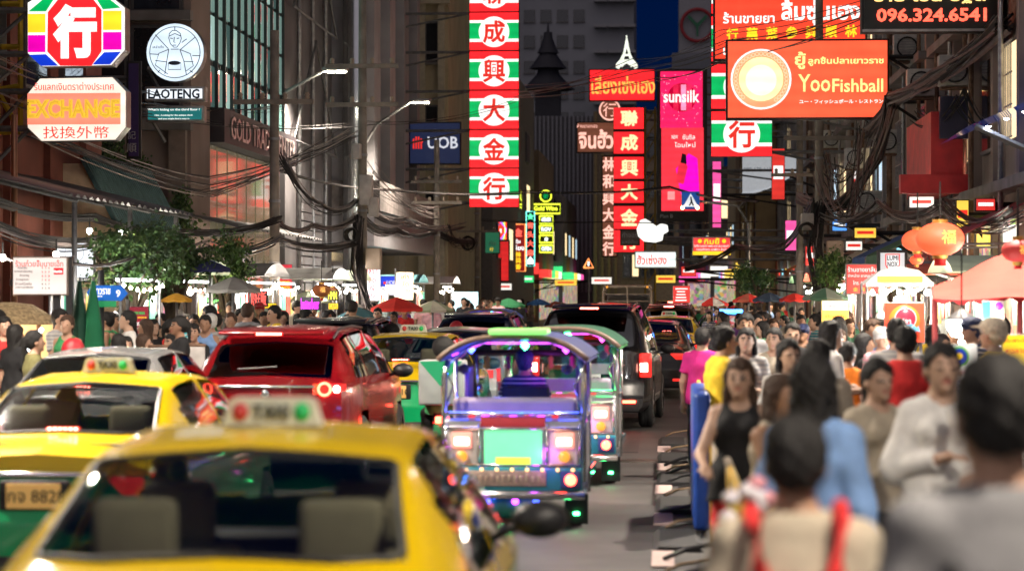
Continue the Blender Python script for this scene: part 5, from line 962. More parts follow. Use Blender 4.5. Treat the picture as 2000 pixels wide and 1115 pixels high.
s = Sign('bank_sign', 'small navy and white bank machine sign reading 24', (743, 539, 776, 577), 72, .1, BLU, FRS, rim=.01); s.rect('white_half', 744, 560, 775, 576, WHT, .01); s.rect('logo', 749, 550, 754, 555, INKR); s.t('UOB', 764, 552, WHT, 8, 17); s.t('24', 752, 568, INK, 8, 13, -.04, .02); s.bracket(-9.9, (0,))
def neon_word(label, tx, px, py, w, h, Y, col, back=None):
    s = Sign('neon_sign', label, (px - w / 2 - 2, py - h / 2 - 2, px + w / 2 + 2, py + h / 2 + 2), Y, .05, back or mat('neon_backing', (.03, .03, .04), .5), FRD, rim=.01); s.t(tx, px, py, lit('nw%d' % px, col, 2.2), h, w, -.03, 0, h > 13); MB().tube([(0, .04, 0), (0, .04, .12 - s.r.location.z)], .03, 5).build('post', STEEL, s.r)
neon_word('red Chinese neon lettering over the left stalls', '鼎好飯', 503, 583, 36, 28, 44, (1, .1, .08)); neon_word('yellow lit word board next to the red Chinese neon', 'ALEX KING', 527, 597, 24, 7, 44.5, (.1, .08, .0), YEL)
neon_word('small lime green neon word over the left stalls', 'ใบกัญชา', 416, 587, 23, 9, 42, (.1, 1, .15)); neon_word('magenta script neon word over the stall row', 'butterbear', 606, 593, 36, 22, 47, (.85, .02, 1)); neon_word('yellow neon letters hanging near the dim lanterns', 'HMN', 650, 577, 17, 16, 52, (1, .9, .05)); neon_word('yellow lit board under the yellow neon letters', 'CAFE', 651, 598, 16, 9, 51.5, (.15, .1, 0), YEL)
s = Sign('led_screen', 'bright cyan-white video screen above the mid-street crowd', (883, 569, 935, 612), 84, .15, lit('video', (.6, .95, 1), 1.6), FRD, rim=.02); s.poly('picture', [(890, 605), (900, 590), (908, 598), (918, 584), (930, 605)], lit('video_shape', (.4, .75, .85), 1), -.03, -.02); MB().tube([(0, .1, 0), (0, .1, .12 - s.r.location.z)], .06, 6).build('post', STEEL, s.r)
s = Sign('red_sign', 'red notice board with white Thai lines above the right crowd', (1314, 558, 1348, 592), 70, .06, lit('notice_red', (.8, .05, .04), .8), FRS, rim=.01)
for k in range(5): s.rect('line', 1319 + (k * 7) % 4, 563 + 5.6 * k, 1343 - (k * 5) % 6, 565 + 5.6 * k, WHT)
MB().tube([(0, .04, 0), (0, .04, .12 - s.r.location.z)], .03, 5).build('post', STEEL, s.r)
# white curved canopy with a phone number, past the crossing sign
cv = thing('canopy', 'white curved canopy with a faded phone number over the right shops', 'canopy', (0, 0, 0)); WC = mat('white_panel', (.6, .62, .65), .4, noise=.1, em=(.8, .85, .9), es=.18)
A0 = at(1452, 300, 100); MB().grid(lambda a, q: at(1450 + 105 * a, 300 + 8 * a, 100) * (1 - q) + at(1450 + 105 * a, 378 - 40 * a ** 2, 99.2) * q, 12, 6).build('panel', WC, cv); MB().grid(lambda a, q: at(1450 + 105 * a, 378 - 40 * a ** 2, 99.2) + Vector((0, 2.5 * q, .05)), 12, 2).build('soffit', WC, cv)
text('089-170-1137', mat('faded_blue', (.3, .42, .6), .6, noise=0), cv, (at(1482, 331, 99.4).x, at(1482, 331, 99.4).z), w=1.25, y=99.3)
# ================================================================ poles and cables
WOOD = mat('pole_concrete', (.24, .21, .18), .85, noise=.25, scale=4); CAB = mat('cable_black', (.018, .016, .016), .6, noise=.2); CABG = mat('cable_grey', (.2, .17, .16), .6, noise=.2); CABL = mat('cable_pale', (.42, .37, .34), .6, noise=.2); CABP = mat('cable_pinkish', (.2, .12, .11), .6, noise=.25)
def pole(label, px, Y, h, arms=(), x=None, boxes=()):
    p = at(px, 580, Y); r = thing('utility_pole', label, 'utility pole', (x if x is not None else p.x, Y, .1)); MB().tube([(0, 0, 0), (0, 0, h)], [.12, .09], 10).build('shaft', WOOD, r)
    for z in arms:
        a = MB().box((0, -.12, z), (1.7, .09, .1)).build('crossarm', WOOD, r)
        for k in range(4): MB().lathe([(.03, 0), (.06, .03), (.035, .06), (.06, .09), (.03, .14)], (-.7 + .47 * k, -.12, z + .05), 8).build('insulator', mat('ceramic', (.35, .28, .22), .3), a)
    for x_, z, w, hh, m in boxes: MB().box((x_, -.28, z), (w, .34, hh), None, .03).build('cabinet', m, r)
    for k in range(4): MB().lathe([(.125, 0), (.125, .06)], (0, 0, 1.2 + k * 1.3), 10).build('band', STEEL, r)
    return r
GBX = mat('utility_grey', (.4, .38, .36), .5, noise=.2)
pole('concrete utility pole laden with grey meter boxes on the left', 708, 56, 9.2, (6.3, 7.2), boxes=((.12, 4.3, .3, .7, GBX), (.3, 3.9, .22, .45, GBX), (-.1, 5.2, .2, .35, GBX), (.3, 2.7, .35, .5, mat('beige_box', (.35, .27, .2), .6))))
pole('thin dark utility pole before the concrete building', 536, 50, 7.4, (5.9,)); pole('utility pole by the grey bank fascia', 853, 80, 7, (4.9, 5.6))
pole('thick utility pole wrapped in cables on the right pavement', 1600, 58, 9.8, (5.6, 6.6, 7.6), boxes=((.35, 2.9, .4, .5, mat('beige_box', (.35, .27, .2), .6)), (-.3, 3.6, .3, .4, GBX)))
pole('slim utility pole on the right by the small tree', 1562, 72, 8, (5.4,)); pole('weathered pole among cables at the far left stalls', 932, 98, 6.4, (4.4,))
def bundle(label, pts, n, spread, r=.012, sag=.5, m=CAB, seg=12, name='cable_bundle'):
    """cables strung through the given places; every strand is a part"""
    t = thing(name, label, 'cable', (0, 0, 0)); R = random.Random(hash(label) % 9999 if False else len(label) * 7 + int(pts[0][0] * 13))
    for i in range(n):
        o = [Vector((R.uniform(-1, 1), R.uniform(-.5, .5), R.uniform(-1, 1))) * spread for _ in pts]; P = []; sg = sag * R.uniform(.75, 1.3)
        for a in range(len(pts) - 1):
            A = Vector(pts[a]) + o[a]; B = Vector(pts[a + 1]) + o[a + 1]
            for k in range(seg + (a == len(pts) - 2)): q = k / seg; P.append(A.lerp(B, q) - Vector((0, 0, 4 * sg * q * (1 - q))))
        MB().tube(P, r * R.uniform(.6, 1.35), 4, False).build('strand', [CAB, CABG, m][R.randrange(3)] if m is not CAB else (CAB if R.random() < .75 else CABG), t)
A = at
bundle('pale power lines sagging from the upper left to the meter pole', [A(60, 255, 40), A(400, 365, 49), A(690, 255, 56)], 12, .22, .012, .12, CABL)
bundle('thick black cable bundle sagging over the corrugated awning at far left', [A(-40, 380, 34), A(180, 425, 41), A(370, 455, 47), A(545, 428, 50)], 22, .07, .014, .1)
bundle('grey telecom bundle from the thin pole to the meter pole', [A(540, 430, 50), A(610, 440, 53), A(700, 420, 56)], 20, .06, .012, .18, CABG)
bundle('heavy black bundle drooping from the meter pole past the bank fascia', [A(705, 425, 56), A(770, 450, 66), A(850, 452, 80), A(930, 470, 98)], 26, .1, .014, .15)
bundle('slim wires fanning from the meter pole along the grey fins', [A(715, 330, 56), A(860, 415, 80)], 12, .25, .009, .3, CABG)
bundle('long thin wires crossing the upper left signs', [A(-20, 122, 36), A(300, 190, 46), A(560, 215, 60)], 3, .2, .011, .15); bundle('long wires crossing behind the exchange board', [A(-20, 195, 36), A(280, 225, 46), A(720, 235, 66), A(1010, 200, 84)], 3, .22, .01, .2)
bundle('dark wire pair strung across the middle of the picture', [A(545, 335, 52), A(760, 370, 66), A(1030, 375, 84), A(1310, 366, 84), A(1480, 392, 72)], 5, .05, .014, .1)
bundle('dark wires crossing low over the road beside the white lightbox', [A(940, 430, 98), A(1200, 434, 90), A(1480, 432, 74)], 2, .06, .013, .05)
bundle('slanting wires in front of the pharmacy sign', [A(1010, 175, 84), A(1250, 130, 70), A(1420, 82, 58), A(1720, 0, 50)], 6, .28, .013, .12); bundle('slanting wires from the tricolour column to the right facade', [A(1010, 195, 84), A(1280, 150, 66), A(1420, 118, 57), A(1690, 35, 48)], 2, .15, .013, .1)
bundle('huge brown cable bundle slanting down from the phone number sign', [A(1960, 45, 41), A(1830, 150, 46), A(1745, 190, 51), A(1700, 260, 55)], 44, .15, .026, .05, CABP)
bundle('brown cable bundle falling from the bowl shop sign to the thick pole', [A(1740, 200, 51), A(1715, 300, 55), A(1650, 395, 57), A(1605, 400, 58), A(1565, 385, 62)], 40, .14, .022, .06, CABP)
bundle('loose loops of cable hanging beside the thick pole', [A(1605, 300, 58), A(1650, 330, 58), A(1690, 240, 56)], 10, .22, .011, .5, CABP); bundle('vertical tangle of black cables on the thick right pole', [A(1600, 400, 57.7), A(1590, 480, 57.6), A(1600, 570, 57.7)], 36, .17, .017, .02)
bundle('cable swag from the thick pole toward the red banner sign', [A(1590, 395, 58), A(1530, 480, 68), A(1440, 480, 80), A(1340, 525, 90)], 22, .1, .015, .12); bundle('string of cables along the right shopfronts', [A(1960, 240, 42), A(1880, 190, 45), A(1790, 230, 49)], 9, .2, .013, .3)
bundle('black tangle of cables hanging under the meter pole boxes', [A(700, 430, 55.7), A(696, 520, 55.7), A(715, 600, 55.8)], 28, .14, .016, .02); bundle('cables hanging from the far left pole', [A(930, 470, 98), A(905, 470, 92), A(870, 445, 82)], 10, .15, .014, .3)
bundle('black bundle sagging across the middle left buildings', [A(545, 300, 50), A(620, 400, 53), A(700, 395, 56), A(790, 430, 68), A(905, 440, 90)], 10, .12, .014, .2); bundle('hanging slack cables in front of the right shophouses', [A(1700, 250, 55), A(1660, 420, 56), A(1612, 330, 58)], 14, .3, .012, .5, CABP); bundle('black cables along the right facade beside the lanterns', [A(1985, 420, 36), A(1850, 400, 44), A(1720, 400, 52), A(1605, 420, 58)], 14, .14, .015, .25)
bundle('dark cables running above the left stalls', [A(-20, 440, 33), A(200, 470, 38), A(400, 480, 44), A(540, 470, 50), A(700, 470, 56)], 14, .1, .015, .15)
bundle('festoon wire over the noodle shop menu board', [A(-10, 487, 31), A(70, 512, 31), A(140, 516, 32), A(260, 500, 34)], 3, .03, .011, .06)
def coil(label, px, py, Y, r): # slack cable rolled into loops
    t = thing('cable_coil', label, 'cable coil', A(px, py, Y))
    for k in range(7): MB().tube([((r + .03 * (k % 3)) * math.cos(a * .45), -.06 * k, (r * (1 + .05 * k)) * math.sin(a * .45)) for a in range(15)], .014, 4).build('loop', CAB, t)
coil('slack cable coil hung on the thick right pole', 1575, 450, 57.5, .14); coil('cable coil under the far left pole', 915, 475, 95, .22); coil('slack cable coil below the meter boxes', 690, 460, 55.6, .13)
# ================================================================ trees and plants
LEAF = [mat('leaf_%d' % i, c, .55, noise=.3, scale=3) for i, c in enumerate(((.035, .085, .02), (.055, .12, .025), (.09, .15, .04), (.025, .06, .02)))]
def tree(label, px, py, Y, rx, rz, h0=None, n=2600, seed=1, x=None, base=.12, name='tree', trunk=True, leaf=.09):
    c = A(px, py, Y); R = np.random.default_rng(seed); r = thing(name, label, 'tree' if trunk else 'plant', (c.x, Y, base)); zc = c.z - base
    if trunk:
        MB().tube([(0, 0, 0), (.05, .02, zc * .35), (-.04, 0, zc * .7), (.02, 0, zc)], [.13, .1, .08, .05], 8).build('trunk', mat('bark', (.06, .045, .03), .9, noise=.4, scale=8), r)
        for k in range(6): a = k * 1.05; MB().tube([(0, 0, zc * .6), (rx * .35 * math.cos(a), rx * .35 * math.sin(a), zc * .85), (rx * .75 * math.cos(a), rx * .75 * math.sin(a), zc + rz * .35 * math.sin(2.3 * k))], [.05, .035, .012], 5).build('branch', MATS['bark'], r)
    cl = R.normal(size=(22, 3)); cl /= np.linalg.norm(cl, axis=1)[:, None]; cl *= R.uniform(.35, .95, (22, 1)) * np.array((rx, rx * .8, rz))
    idx = R.integers(0, 22, n); p = cl[idx] + R.normal(size=(n, 3)) * np.array((rx, rx, rz)) * .17; p[:, 2] += zc
    d = R.normal(size=(n, 3)); d[:, 2] -= .4; d /= np.linalg.norm(d, axis=1)[:, None]; u = np.cross(d, R.normal(size=(n, 3))); u /= np.linalg.norm(u, axis=1)[:, None]; s = leaf * R.uniform(.6, 1.3, (n, 1))
    V = np.stack([p, p + d * s * .5 + u * s * .28, p + d * s, p + d * s * .5 - u * s * .28], 1).reshape(-1, 3); Q = np.arange(4 * n).reshape(n, 4)
    me = mesh_np('crown', V, Q, LEAF, (idx + R.integers(0, 2, n)) % 4, False); link(bpy.data.objects.new('crown' if trunk else 'foliage', me), r)['kind'] = 'stuff'
tree('dark green street tree over the street name sign', 258, 512, 35, .75, .62, seed=2, n=3400); tree('street tree left of the navy parasol', 335, 505, 38, .7, .6, seed=3, n=3000); tree('street tree with drooping crown behind the grey parasol', 440, 520, 42, .55, .65, seed=4, n=2200)
tree('climbing greenery on the wall above the ribbed roof', 235, 312, 49, .85, .55, seed=5, n=2600, trunk=False, name='wall_plant'); tree('bushy greenery left of the ribbed roof', 150, 318, 47, .45, .5, seed=6, n=1200, trunk=False, name='wall_plant'); tree('leafy shrub at the right end of the ribbed roof', 358, 425, 49, .4, .6, seed=9, n=1200, trunk=False, name='wall_plant')
tree('round green tree below the cable swag on the right', 1483, 543, 66, .62, .45, seed=7, n=2600); tree('dark small tree beside the thick cable pole', 1622, 525, 50, .34, .42, seed=8, n=1600)
# ================================================================ parasols, stalls, lanterns
def parasol(label, px, py, Y, w, col, h=None, stripe=None, n=8, drop=.3, base=.1):
    c = A(px, py, Y); R_ = w / 2 / S(Y); r = thing('parasol', label, 'parasol', (c.x, Y, base)); z = c.z - base; H_ = h or R_ * .42
    MB().tube([(0, 0, 0), (0, 0, z)], .022, 8).build('pole', STEEL, r); MB().lathe([(.28, 0), (.28, .08), (.05, .12)], n=12).build('base', CONC, r)
    for k in range(n):
        a0, a1 = 2 * math.pi * k / n, 2 * math.pi * (k + 1) / n; m = col if (stripe is None or k % 2) else stripe
        def fn(a, q, a0=a0, a1=a1): t = a0 + (a1 - a0) * a; rr = R_ * q * (1 - .05 * math.sin(math.pi * a) * q); return Vector((rr * math.cos(t), rr * math.sin(t), z - H_ * q ** 1.25 - .02 * math.sin(math.pi * a) * q))
        g = MB().grid(fn, 4, 6).build('canopy_panel', m, r)
        MB().grid(lambda a, q: fn(a, 1) - Vector((0, 0, .14 * q * (R_ / 1.2))), 4, 1).build('valance', m, r)
        MB().tube([(0, 0, z - .03), (R_ * math.cos(a0) * .98, R_ * math.sin(a0) * .98, z - H_ - .03)], .009, 4).build('rib', STEEL, r)
def fab(n, c): return mat('canvas_' + n, c, .8, noise=.15, scale=3)
parasol('navy parasol with pale emblem over the left crowd', 410, 508, 38, 82, fab('navy', (.03, .035, .13))); parasol('large grey parasol over the left stalls', 455, 541, 36, 112, fab('grey', (.3, .29, .27))); parasol('mustard yellow parasol glowing above a left stall', 345, 572, 37, 62, fab('mustard', (.7, .36, .04)))
parasol('bright red parasol in the middle of the left stall row', 775, 580, 50, 102, fab('red', (.75, .04, .03))); parasol('olive green parasol right of the bright red one', 845, 587, 56, 84, fab('olive', (.2, .22, .12)), stripe=fab('cream', (.55, .5, .38))); parasol('faded teal parasol left of the bright red one', 700, 600, 46, 82, fab('teal', (.1, .25, .28)))
parasol('dark olive parasol under the dim lanterns', 602, 568, 55, 88, fab('dark_olive', (.1, .11, .07))); parasol('green parasol in the far mid-street stalls', 993, 582, 80, 66, fab('green', (.05, .28, .12))); parasol('blue parasol far down the left side', 1052, 583, 92, 46, fab('blue', (.08, .25, .6))); parasol('small coral parasol far down the left side', 1085, 588, 100, 44, fab('coral', (.65, .16, .1)))
parasol('red and white parasol at the head of the right stalls', 1392, 580, 62, 62, fab('red', (.75, .04, .03)), stripe=fab('white', (.7, .68, .66))); parasol('orange-red parasol behind the slate blue one', 1462, 573, 60, 62, fab('coral', (.65, .16, .1)), stripe=fab('red', (.75, .04, .03))); parasol('slate blue parasol below the round green tree', 1503, 571, 52, 66, fab('slate', (.05, .09, .15)))
parasol('green market parasol right of the thick pole', 1612, 562, 40, 88, fab('market_green', (.09, .2, .12)), stripe=fab('sage', (.3, .36, .28))); parasol('bright red parasol tilted by the thick cable pole', 1552, 572, 48, 60, fab('red', (.75, .04, .03)))
def lantern(label, px, py, Y, w, m, tassel=True):
    R_ = w / 2 / S(Y); r = thing('lantern', label, 'lantern', A(px, py, Y)); h = R_ * .72
    MB().lathe([(R_ * .3, h)] + [(R_ * math.sin(a), h * math.cos(a)) for a in [.3 + k * .253 for k in range(11)]] + [(R_ * .3, -h)], n=32, wob=.02).build('shade', m, r)
    for z in (h, -h): MB().lathe([(R_ * .32, -.03), (R_ * .34, .03)], (0, 0, z), 16).build('collar', mat('gold_trim', (.6, .35, .08), .35, .6), r)
    text('福', mat('lantern_gold', (.7, .4, .08), .5, noise=0, em=(1, .5, .1), es=.5), r, (R_ * .25, h * .1), h=h * .8, y=-R_ * .985)
    if tassel: MB().lathe([(R_ * .26, 0), (R_ * .24, -h * .5), (R_ * .3, -h * .55)], (0, 0, -h), 12).build('tassel', cloth('red'), r)
    MB().tube([(0, 0, h), (0, 0, h + .5)], .01, 4).build('cord', CAB, r)
    return r
LRED = mat('lantern_red', (.7, .06, .03), .6, noise=.1, em=(1, .12, .04), es=.55)
lantern('large glowing red lantern hanging on the right', 1836, 467, 30, 92, LRED); lantern('red lantern partly behind the large one', 1792, 470, 33, 60, LRED); lantern('small red lantern lowest of the right group', 1790, 508, 36, 26, LRED); lantern('dark red lantern at the right edge over the canopy', 1988, 490, 24, 62, mat('lantern_dim', (.35, .03, .03), .6, noise=.1, em=(1, .06, .04), es=.1))
DLAN = mat('lantern_dull', (.3, .1, .04), .7, noise=.2); lantern('dull orange lantern left of the pair over the stalls', 628, 567, 52, 36, DLAN); lantern('dull orange lantern right of the pair over the stalls', 650, 571, 53, 28, DLAN)
BULB = mat('bulb_white', (.9, .9, .85), .3, noise=0, em=(1, .93, .8), es=45); BULBW = mat('bulb_warm', (.9, .8, .6), .3, noise=0, em=(1, .72, .4), es=40)
def bulb_light(r, p, e, col=(1, .9, .75), m=None, rad=.05):
    MB().lathe([(.001, rad), (rad * .8, rad * .6), (rad, 0), (rad * .7, -rad * .7), (.001, -rad)], p, 10).build('bulb', m or BULB, r)
    l = bpy.data.lights.new('bulb_light', 'POINT'); l.energy = e; l.color = col; l.shadow_soft_size = rad; o = link(bpy.data.objects.new('bulb_light', l), r); o.location = Vector(p) - Vector((0, 0, rad + .02))
def stall(label, x, Y, w, cart, e, col=(1, .9, .75), board=None, roof=None, face=-1, base=.12, bulbs=2):
    """food cart: counter, shelf of food trays, posts, back board, hanging bulbs; face = side it is open to (+x or -x)"""
    r = thing('food_stall', label, 'food stall', (x, Y, base)); d = 1.0
    MB().box((0, 0, .45), (d, w, .8), None, .03).build('cart', cart, r); MB().box((0, 0, .88), (d + .1, w + .1, .05)).build('counter', STEEL, r)
    for k in range(max(2, int(w / .42))):
        y = -w / 2 + .25 + k * .42; MB().lathe([(.12, 0), (.16, .1), (.15, .1), (.11, .02)], (face * .2, y, .91), 14).build('bowl', STEEL if k % 2 else mat('bowl_red', (.5, .05, .04), .4), r)
        MB().lathe([(.145, .08), (.08, .13), (.001, .15)], (face * .2, y, .91), 12).build('food', mat('food_%d' % (k % 3), ((.5, .22, .05), (.35, .12, .04), (.55, .42, .2))[k % 3], .6, noise=.4, scale=20), r)
    for a in (-1, 1):
        for c in (-1, 1): MB().tube([(a * d / 2, c * w / 2, .85), (a * d / 2, c * w / 2, 2.15)], .022, 6).build('post', STEEL, r)
    MB().box((-face * d / 2, 0, 1.5), (.03, w, .9)).build('back_board', board or mat('board_warm_%d' % int(Y % 4), ((.35, .22, .12), (.2, .1, .07), (.3, .28, .25), (.12, .16, .18))[int(Y % 4)], .6, noise=.5, scale=5), r)
    if roof: MB().grid(lambda a, q: Vector(((2 * a - 1) * (d / 2 + .3), (2 * q - 1) * (w / 2 + .25), 2.2 + .25 * (1 - abs(2 * q - 1) ** 2))), 4, 10).build('roof', roof, r)
    for k in range(bulbs): y = -w / 2 + w * (k + .5) / bulbs; MB().tube([(face * .25, y, 2.15), (face * .25, y, 1.95)], .006, 4).build('cord', CAB, r); bulb_light(r, (face * .25, y, 1.9), e, col)
    for k in range(4): MB().box((-face * (d / 2 - .03), -w / 2 + w * (k + .5) / 4, 1.55 + .1 * (k % 2)), (.02, w * .19, .5)).build('menu_card', lit('card%d' % (k + int(Y)) , ((.8, .1, .06), (1, .75, .2), (.9, .9, .85), (.1, .45, .3))[(k + int(Y)) % 4], .8), r)
    for k in range(7): MB().lathe([(.001, .03), (.028, 0), (.001, -.03)], (face * .55, -w / 2 + w * k / 6, 2.0 - .07 * math.sin(math.pi * k / 6)), 8).build('festoon_bulb', BULBW if k % 2 else BULB, r)
    t = MB().tube([(face * .45, -w / 2, 2.08), (face * .45, w / 2, 2.08)], .02, 6).build('light_tube', mat('tube_white', (.9, .9, .9), .3, noise=0, em=(.95, .97, 1), es=12), r); return r
CA = [mat('cart_%d' % i, c, .4, .3, noise=.15) for i, c in enumerate(((.5, .5, .52), (.5, .08, .05), (.1, .3, .35), (.55, .4, .1), (.4, .4, .38)))]
LS = [(24, 'under the mustard parasol'), (34.5, 'beside the menu board'), (40, 'under the large grey parasol'), (45, 'below the red Chinese neon'), (49.5, 'below the magenta neon word'), (54, 'left of the bright red parasol'), (60, 'under the bright red parasol'), (67, 'below the white Thai banner'), (75, 'near the bright video screen'), (84, 'far down past the video screen')]
for i, (Y, n) in enumerate(LS[1:]): stall('brightly lit food stall on the left, ' + n, -8.1 - .25 * (i % 2), Y, 2.6, CA[i % 5], 40, ((1, .93, .85), (1, .8, .55))[i % 2], roof=fab(('white', 'sage', 'grey', 'teal')[i % 4], ((.7, .68, .66), (.3, .36, .28), (.3, .29, .27), (.1, .25, .28))[i % 4]) if i % 3 else None, face=1)
RS = [(30, 'under the near red canopy'), (36, 'behind the round fish poster'), (41, 'under the green market parasol'), (47, 'by the tilted red parasol'), (53, 'under the slate blue parasol'), (60, 'under the orange-red parasol'), (68, 'under the red and white parasol'), (78, 'far down the right side')]
for i, (Y, n) in enumerate(RS): stall('brightly lit food stall on the right, ' + n, 4.75 + .1 * (i % 2), Y, 2.8, CA[(i + 2) % 5], 85, ((1, .82, .66), (1, .7, .48))[i % 2], roof=None if i in (0,) else fab(('white', 'sage', 'coral', 'market_green')[i % 4], ((.7, .68, .66), (.3, .36, .28), (.65, .16, .1), (.09, .2, .12))[i % 4]), face=-1)
# near right stall: red canopy, pole, hanging lamp, boards
rc = thing('canopy', 'red fabric stall canopy at the right edge', 'canopy', (0, 0, 0)); RF = fab('canopy_red', (.6, .05, .035)); Yc = 26
MB().grid(lambda a, q: A(1822 + 240 * a, 560 - 90 * a ** .8 + (22 if q > .99 else 0) + 6 * math.sin(9 * a), Yc) * (1 - q) + A(1822 + 240 * a, 583 + 3 * math.sin(7 * a), Yc - 1.4) * q, 14, 6).build('canopy_top', RF, rc)
MB().grid(lambda a, q: A(1822 + 240 * a, 583 + 3 * math.sin(7 * a) + 10 * q * abs(math.sin(20 * a)), Yc - 1.41), 30, 1).build('valance', fab('canopy_dark', (.4, .02, .02)), rc)
for px in (1826, 1935, 1992): p = A(px, 600, Yc - 1.2); MB().tube([(p.x, p.y, .12), (p.x, p.y, A(px, 584, Yc - 1.2).z)], .03, 8).build('post', mat('post_maroon', (.2, .03, .03), .5), rc)
lp = thing('hanging_lamp', 'bright white bucket lamp hanging in the near right stall', 'lamp', A(1878, 636, 23.5)); MB().lathe([(.02, .16), (.14, .08), (.15, .06)], n=18).build('shade', STEEL, lp); MB().lathe([(.14, .05), (.14, -.02), (.09, -.1), (.001, -.12)], n=18).build('diffuser', mat('lamp_white_hot', (.9, .9, .9), .3, noise=0, em=(1, 1, .97), es=14), lp); MB().tube([(0, 0, .16), (0, 0, .7)], .008, 4).build('cord', CAB, lp); bulb_light(lp, (0, -.02, -.16), 90, (1, .97, .92), rad=.03)
def board(label, bx, Y, col, em, parts):
    s = Sign('poster_board', label, bx, Y, .04, mat('poster_%d' % bx[0], col, .5, noise=.1, em=col, es=em), FRS, rim=.01); parts(s); MB().tube([(-s.w * .4, .03, -s.h / 2), (-s.w * .4, .03, .12 - s.r.location.z)], .02, 5).build('leg', STEEL, s.r); MB().tube([(s.w * .4, .03, -s.h / 2), (s.w * .4, .03, .12 - s.r.location.z)], .02, 5).build('leg', STEEL, s.r)
def p_fish(s): s.disc('halo', 1766, 626, 30, lit('halo', (1, .35, .05), .8), -.03); s.disc('rondel', 1768, 622, 20, lit('rondel', (.8, .05, .1), .9), -.04); s.disc('rondel_rim', 1768, 622, 21, WHT, -.045, 19.5); s.t('ร้าน', 1768, 616, WHT, 9, 18); s.t('ปลา', 1768, 627, WHT, 10, 20, -.05, .02); s.poly('fish', [(1766, 634), (1780, 632), (1790, 640), (1793, 636), (1796, 648), (1790, 646), (1780, 652), (1770, 648)], lit('fish_blue', (.2, .6, .9), .9), -.05, -.03)
board('orange-red fish shop poster board with round white emblem', (1727, 590, 1806, 669), 28, (.8, .07, .03), .65, p_fish)
board('white board with green and blue round seal at the right stall', (1843, 671, 1909, 740), 20, (.75, .75, .74), .5, lambda s: (s.disc('seal_rim', 1872, 695, 19, lit('seal_green', (.2, .6, .1), .7), -.03), s.disc('seal', 1872, 695, 15, lit('seal_blue', (.02, .06, .45), .8), -.04), s.disc('seal_centre', 1872, 695, 6, YEL, -.05), s.t('Nakhon', 1874, 725, INKR, 6, 30)))
board('yellow menu board with red Thai words at the right edge', (1957, 653, 2010, 716), 22, (.9, .6, .02), .7, lambda s: (s.t('กระเพาะปลา', 1984, 664, INKR, 8, 44), s.t('หูฉลาม', 1984, 686, INKR, 11, 40)))
board('yellow and white menu board among the right stalls', (1604, 586, 1658, 632), 38, (.85, .65, .1), .7, lambda s: (s.rect('white_top', 1606, 588, 1656, 606, WHT), s.t('ข้าวเหนียวมะม่วง', 1631, 597, INKR, 7, 44), s.t('เปิดทุกวัน', 1631, 618, INKR, 9, 40)))
board('teal and cream drink posters in the near right stall', (1918, 588, 1962, 640), 24, (.65, .5, .36), .5, lambda s: (s.rect('teal_half', 1919, 589, 1934, 639, lit('teal_half', (.1, .5, .5), .7)), s.disc('purple_seal', 1950, 598, 8, lit('purple_seal', (.4, .05, .55), .9), -.03)))
aw = thing('awning', 'red metal box awning over the corner shop on the right', 'awning', (0, 0, 0)); RA = mat('awning_red', (.62, .03, .035), .5, noise=.2, scale=3)
MB().box((5.35, 48.6, A(1800, 305, 48).z), (.6, 4.6, 1.5)).build('side_box', RA, aw); MB().box((5.5, 46.2, A(1850, 360, 46.2).z), (2.1, .35, .36)).build('front_beam', RA, aw); MB().box((6.5, 46.25, A(1850, 230, 46.2).z), (2.6, .3, .8)).build('dark_fascia', mat('fascia_navy', (.03, .03, .07), .5), aw)
for k in range(5): MB().lathe([(.07, 0), (.001, -.05)], (4.9 + k * .28, 46.4, A(1850, 371, 46.2).z), 8).build('downlight', BULB, aw)
ba = thing('awning', 'glossy blue curved awning with small lamps at the right edge', 'awning', (0, 0, 0)); MB().grid(lambda a, q: Vector((4.6 + 2.6 * a, 37 + 4 * q, A(1900, 255, 38).z + .75 * math.sin(a * 1.5) - .05 * q)), 14, 4).build('shell', mat('awning_blue', (.01, .06, .42), .25, coat=1, em=(.01, .07, .5), es=.35), ba)  # blue-lit look of the shell is put into its emission
for k in range(8): MB().lathe([(.045, 0), (.001, -.03)], (4.9 + .27 * k, 36.96, A(1900, 262, 38).z + .75 * math.sin((.3 + .27 * k) / 2.6 * 1.5) - .08), 8).build('lamp', mat('cold_bulb', (.9, .9, 1), .3, noise=0, em=(.8, .88, 1), es=30), ba)
for k in range(2): MB().tube([(4.7 + 2 * k, 37, A(1900, 255, 38).z), (6.0, 37, A(1900, 330, 38).z)], .05, 4).build('strut', GREYST, ba)
# festoon bulbs along the left shops
for i, (px, py, Y) in enumerate(((5, 503, 31), (110, 497, 31), (175, 451, 36), (235, 455, 38), (305, 460, 41))):
    t_ = thing('light_bulb', 'bare festoon bulb on the left, ' + ('at the picture edge', 'above the menu board', 'under the awning eave', 'over the LED screen corner', 'at the ribbed roof eave')[i], 'light bulb', A(px, py, Y)); bulb_light(t_, (0, 0, 0), 14, m=BULB, rad=.045); MB().tube([(0, 0, .04), (0, 0, .2)], .012, 4).build('socket', BLK, t_)
hut = thing('kiosk', 'thatched kiosk with warm light tubes at the left edge', 'kiosk', (A(15, 640, 30).x, 30, .12)); MB().lathe([(.62, 0), (.54, .1), (.3, .25), (.08, .28)], (0, 0, 1.5), 26, wob=.04).build('thatch', mat('thatch', (.3, .22, .12), .95, noise=.45, scale=25, bump=1), hut); MB().box((0, .35, .9), (1.1, .1, 1.3)).build('back_wall', mat('kiosk_wood', (.45, .28, .12), .7, em=(1, .6, .25), es=.35), hut); MB().box((0, 0, .45), (1.0, .7, .9)).build('counter', mat('kiosk_wood2', (.35, .2, .09), .6), hut)
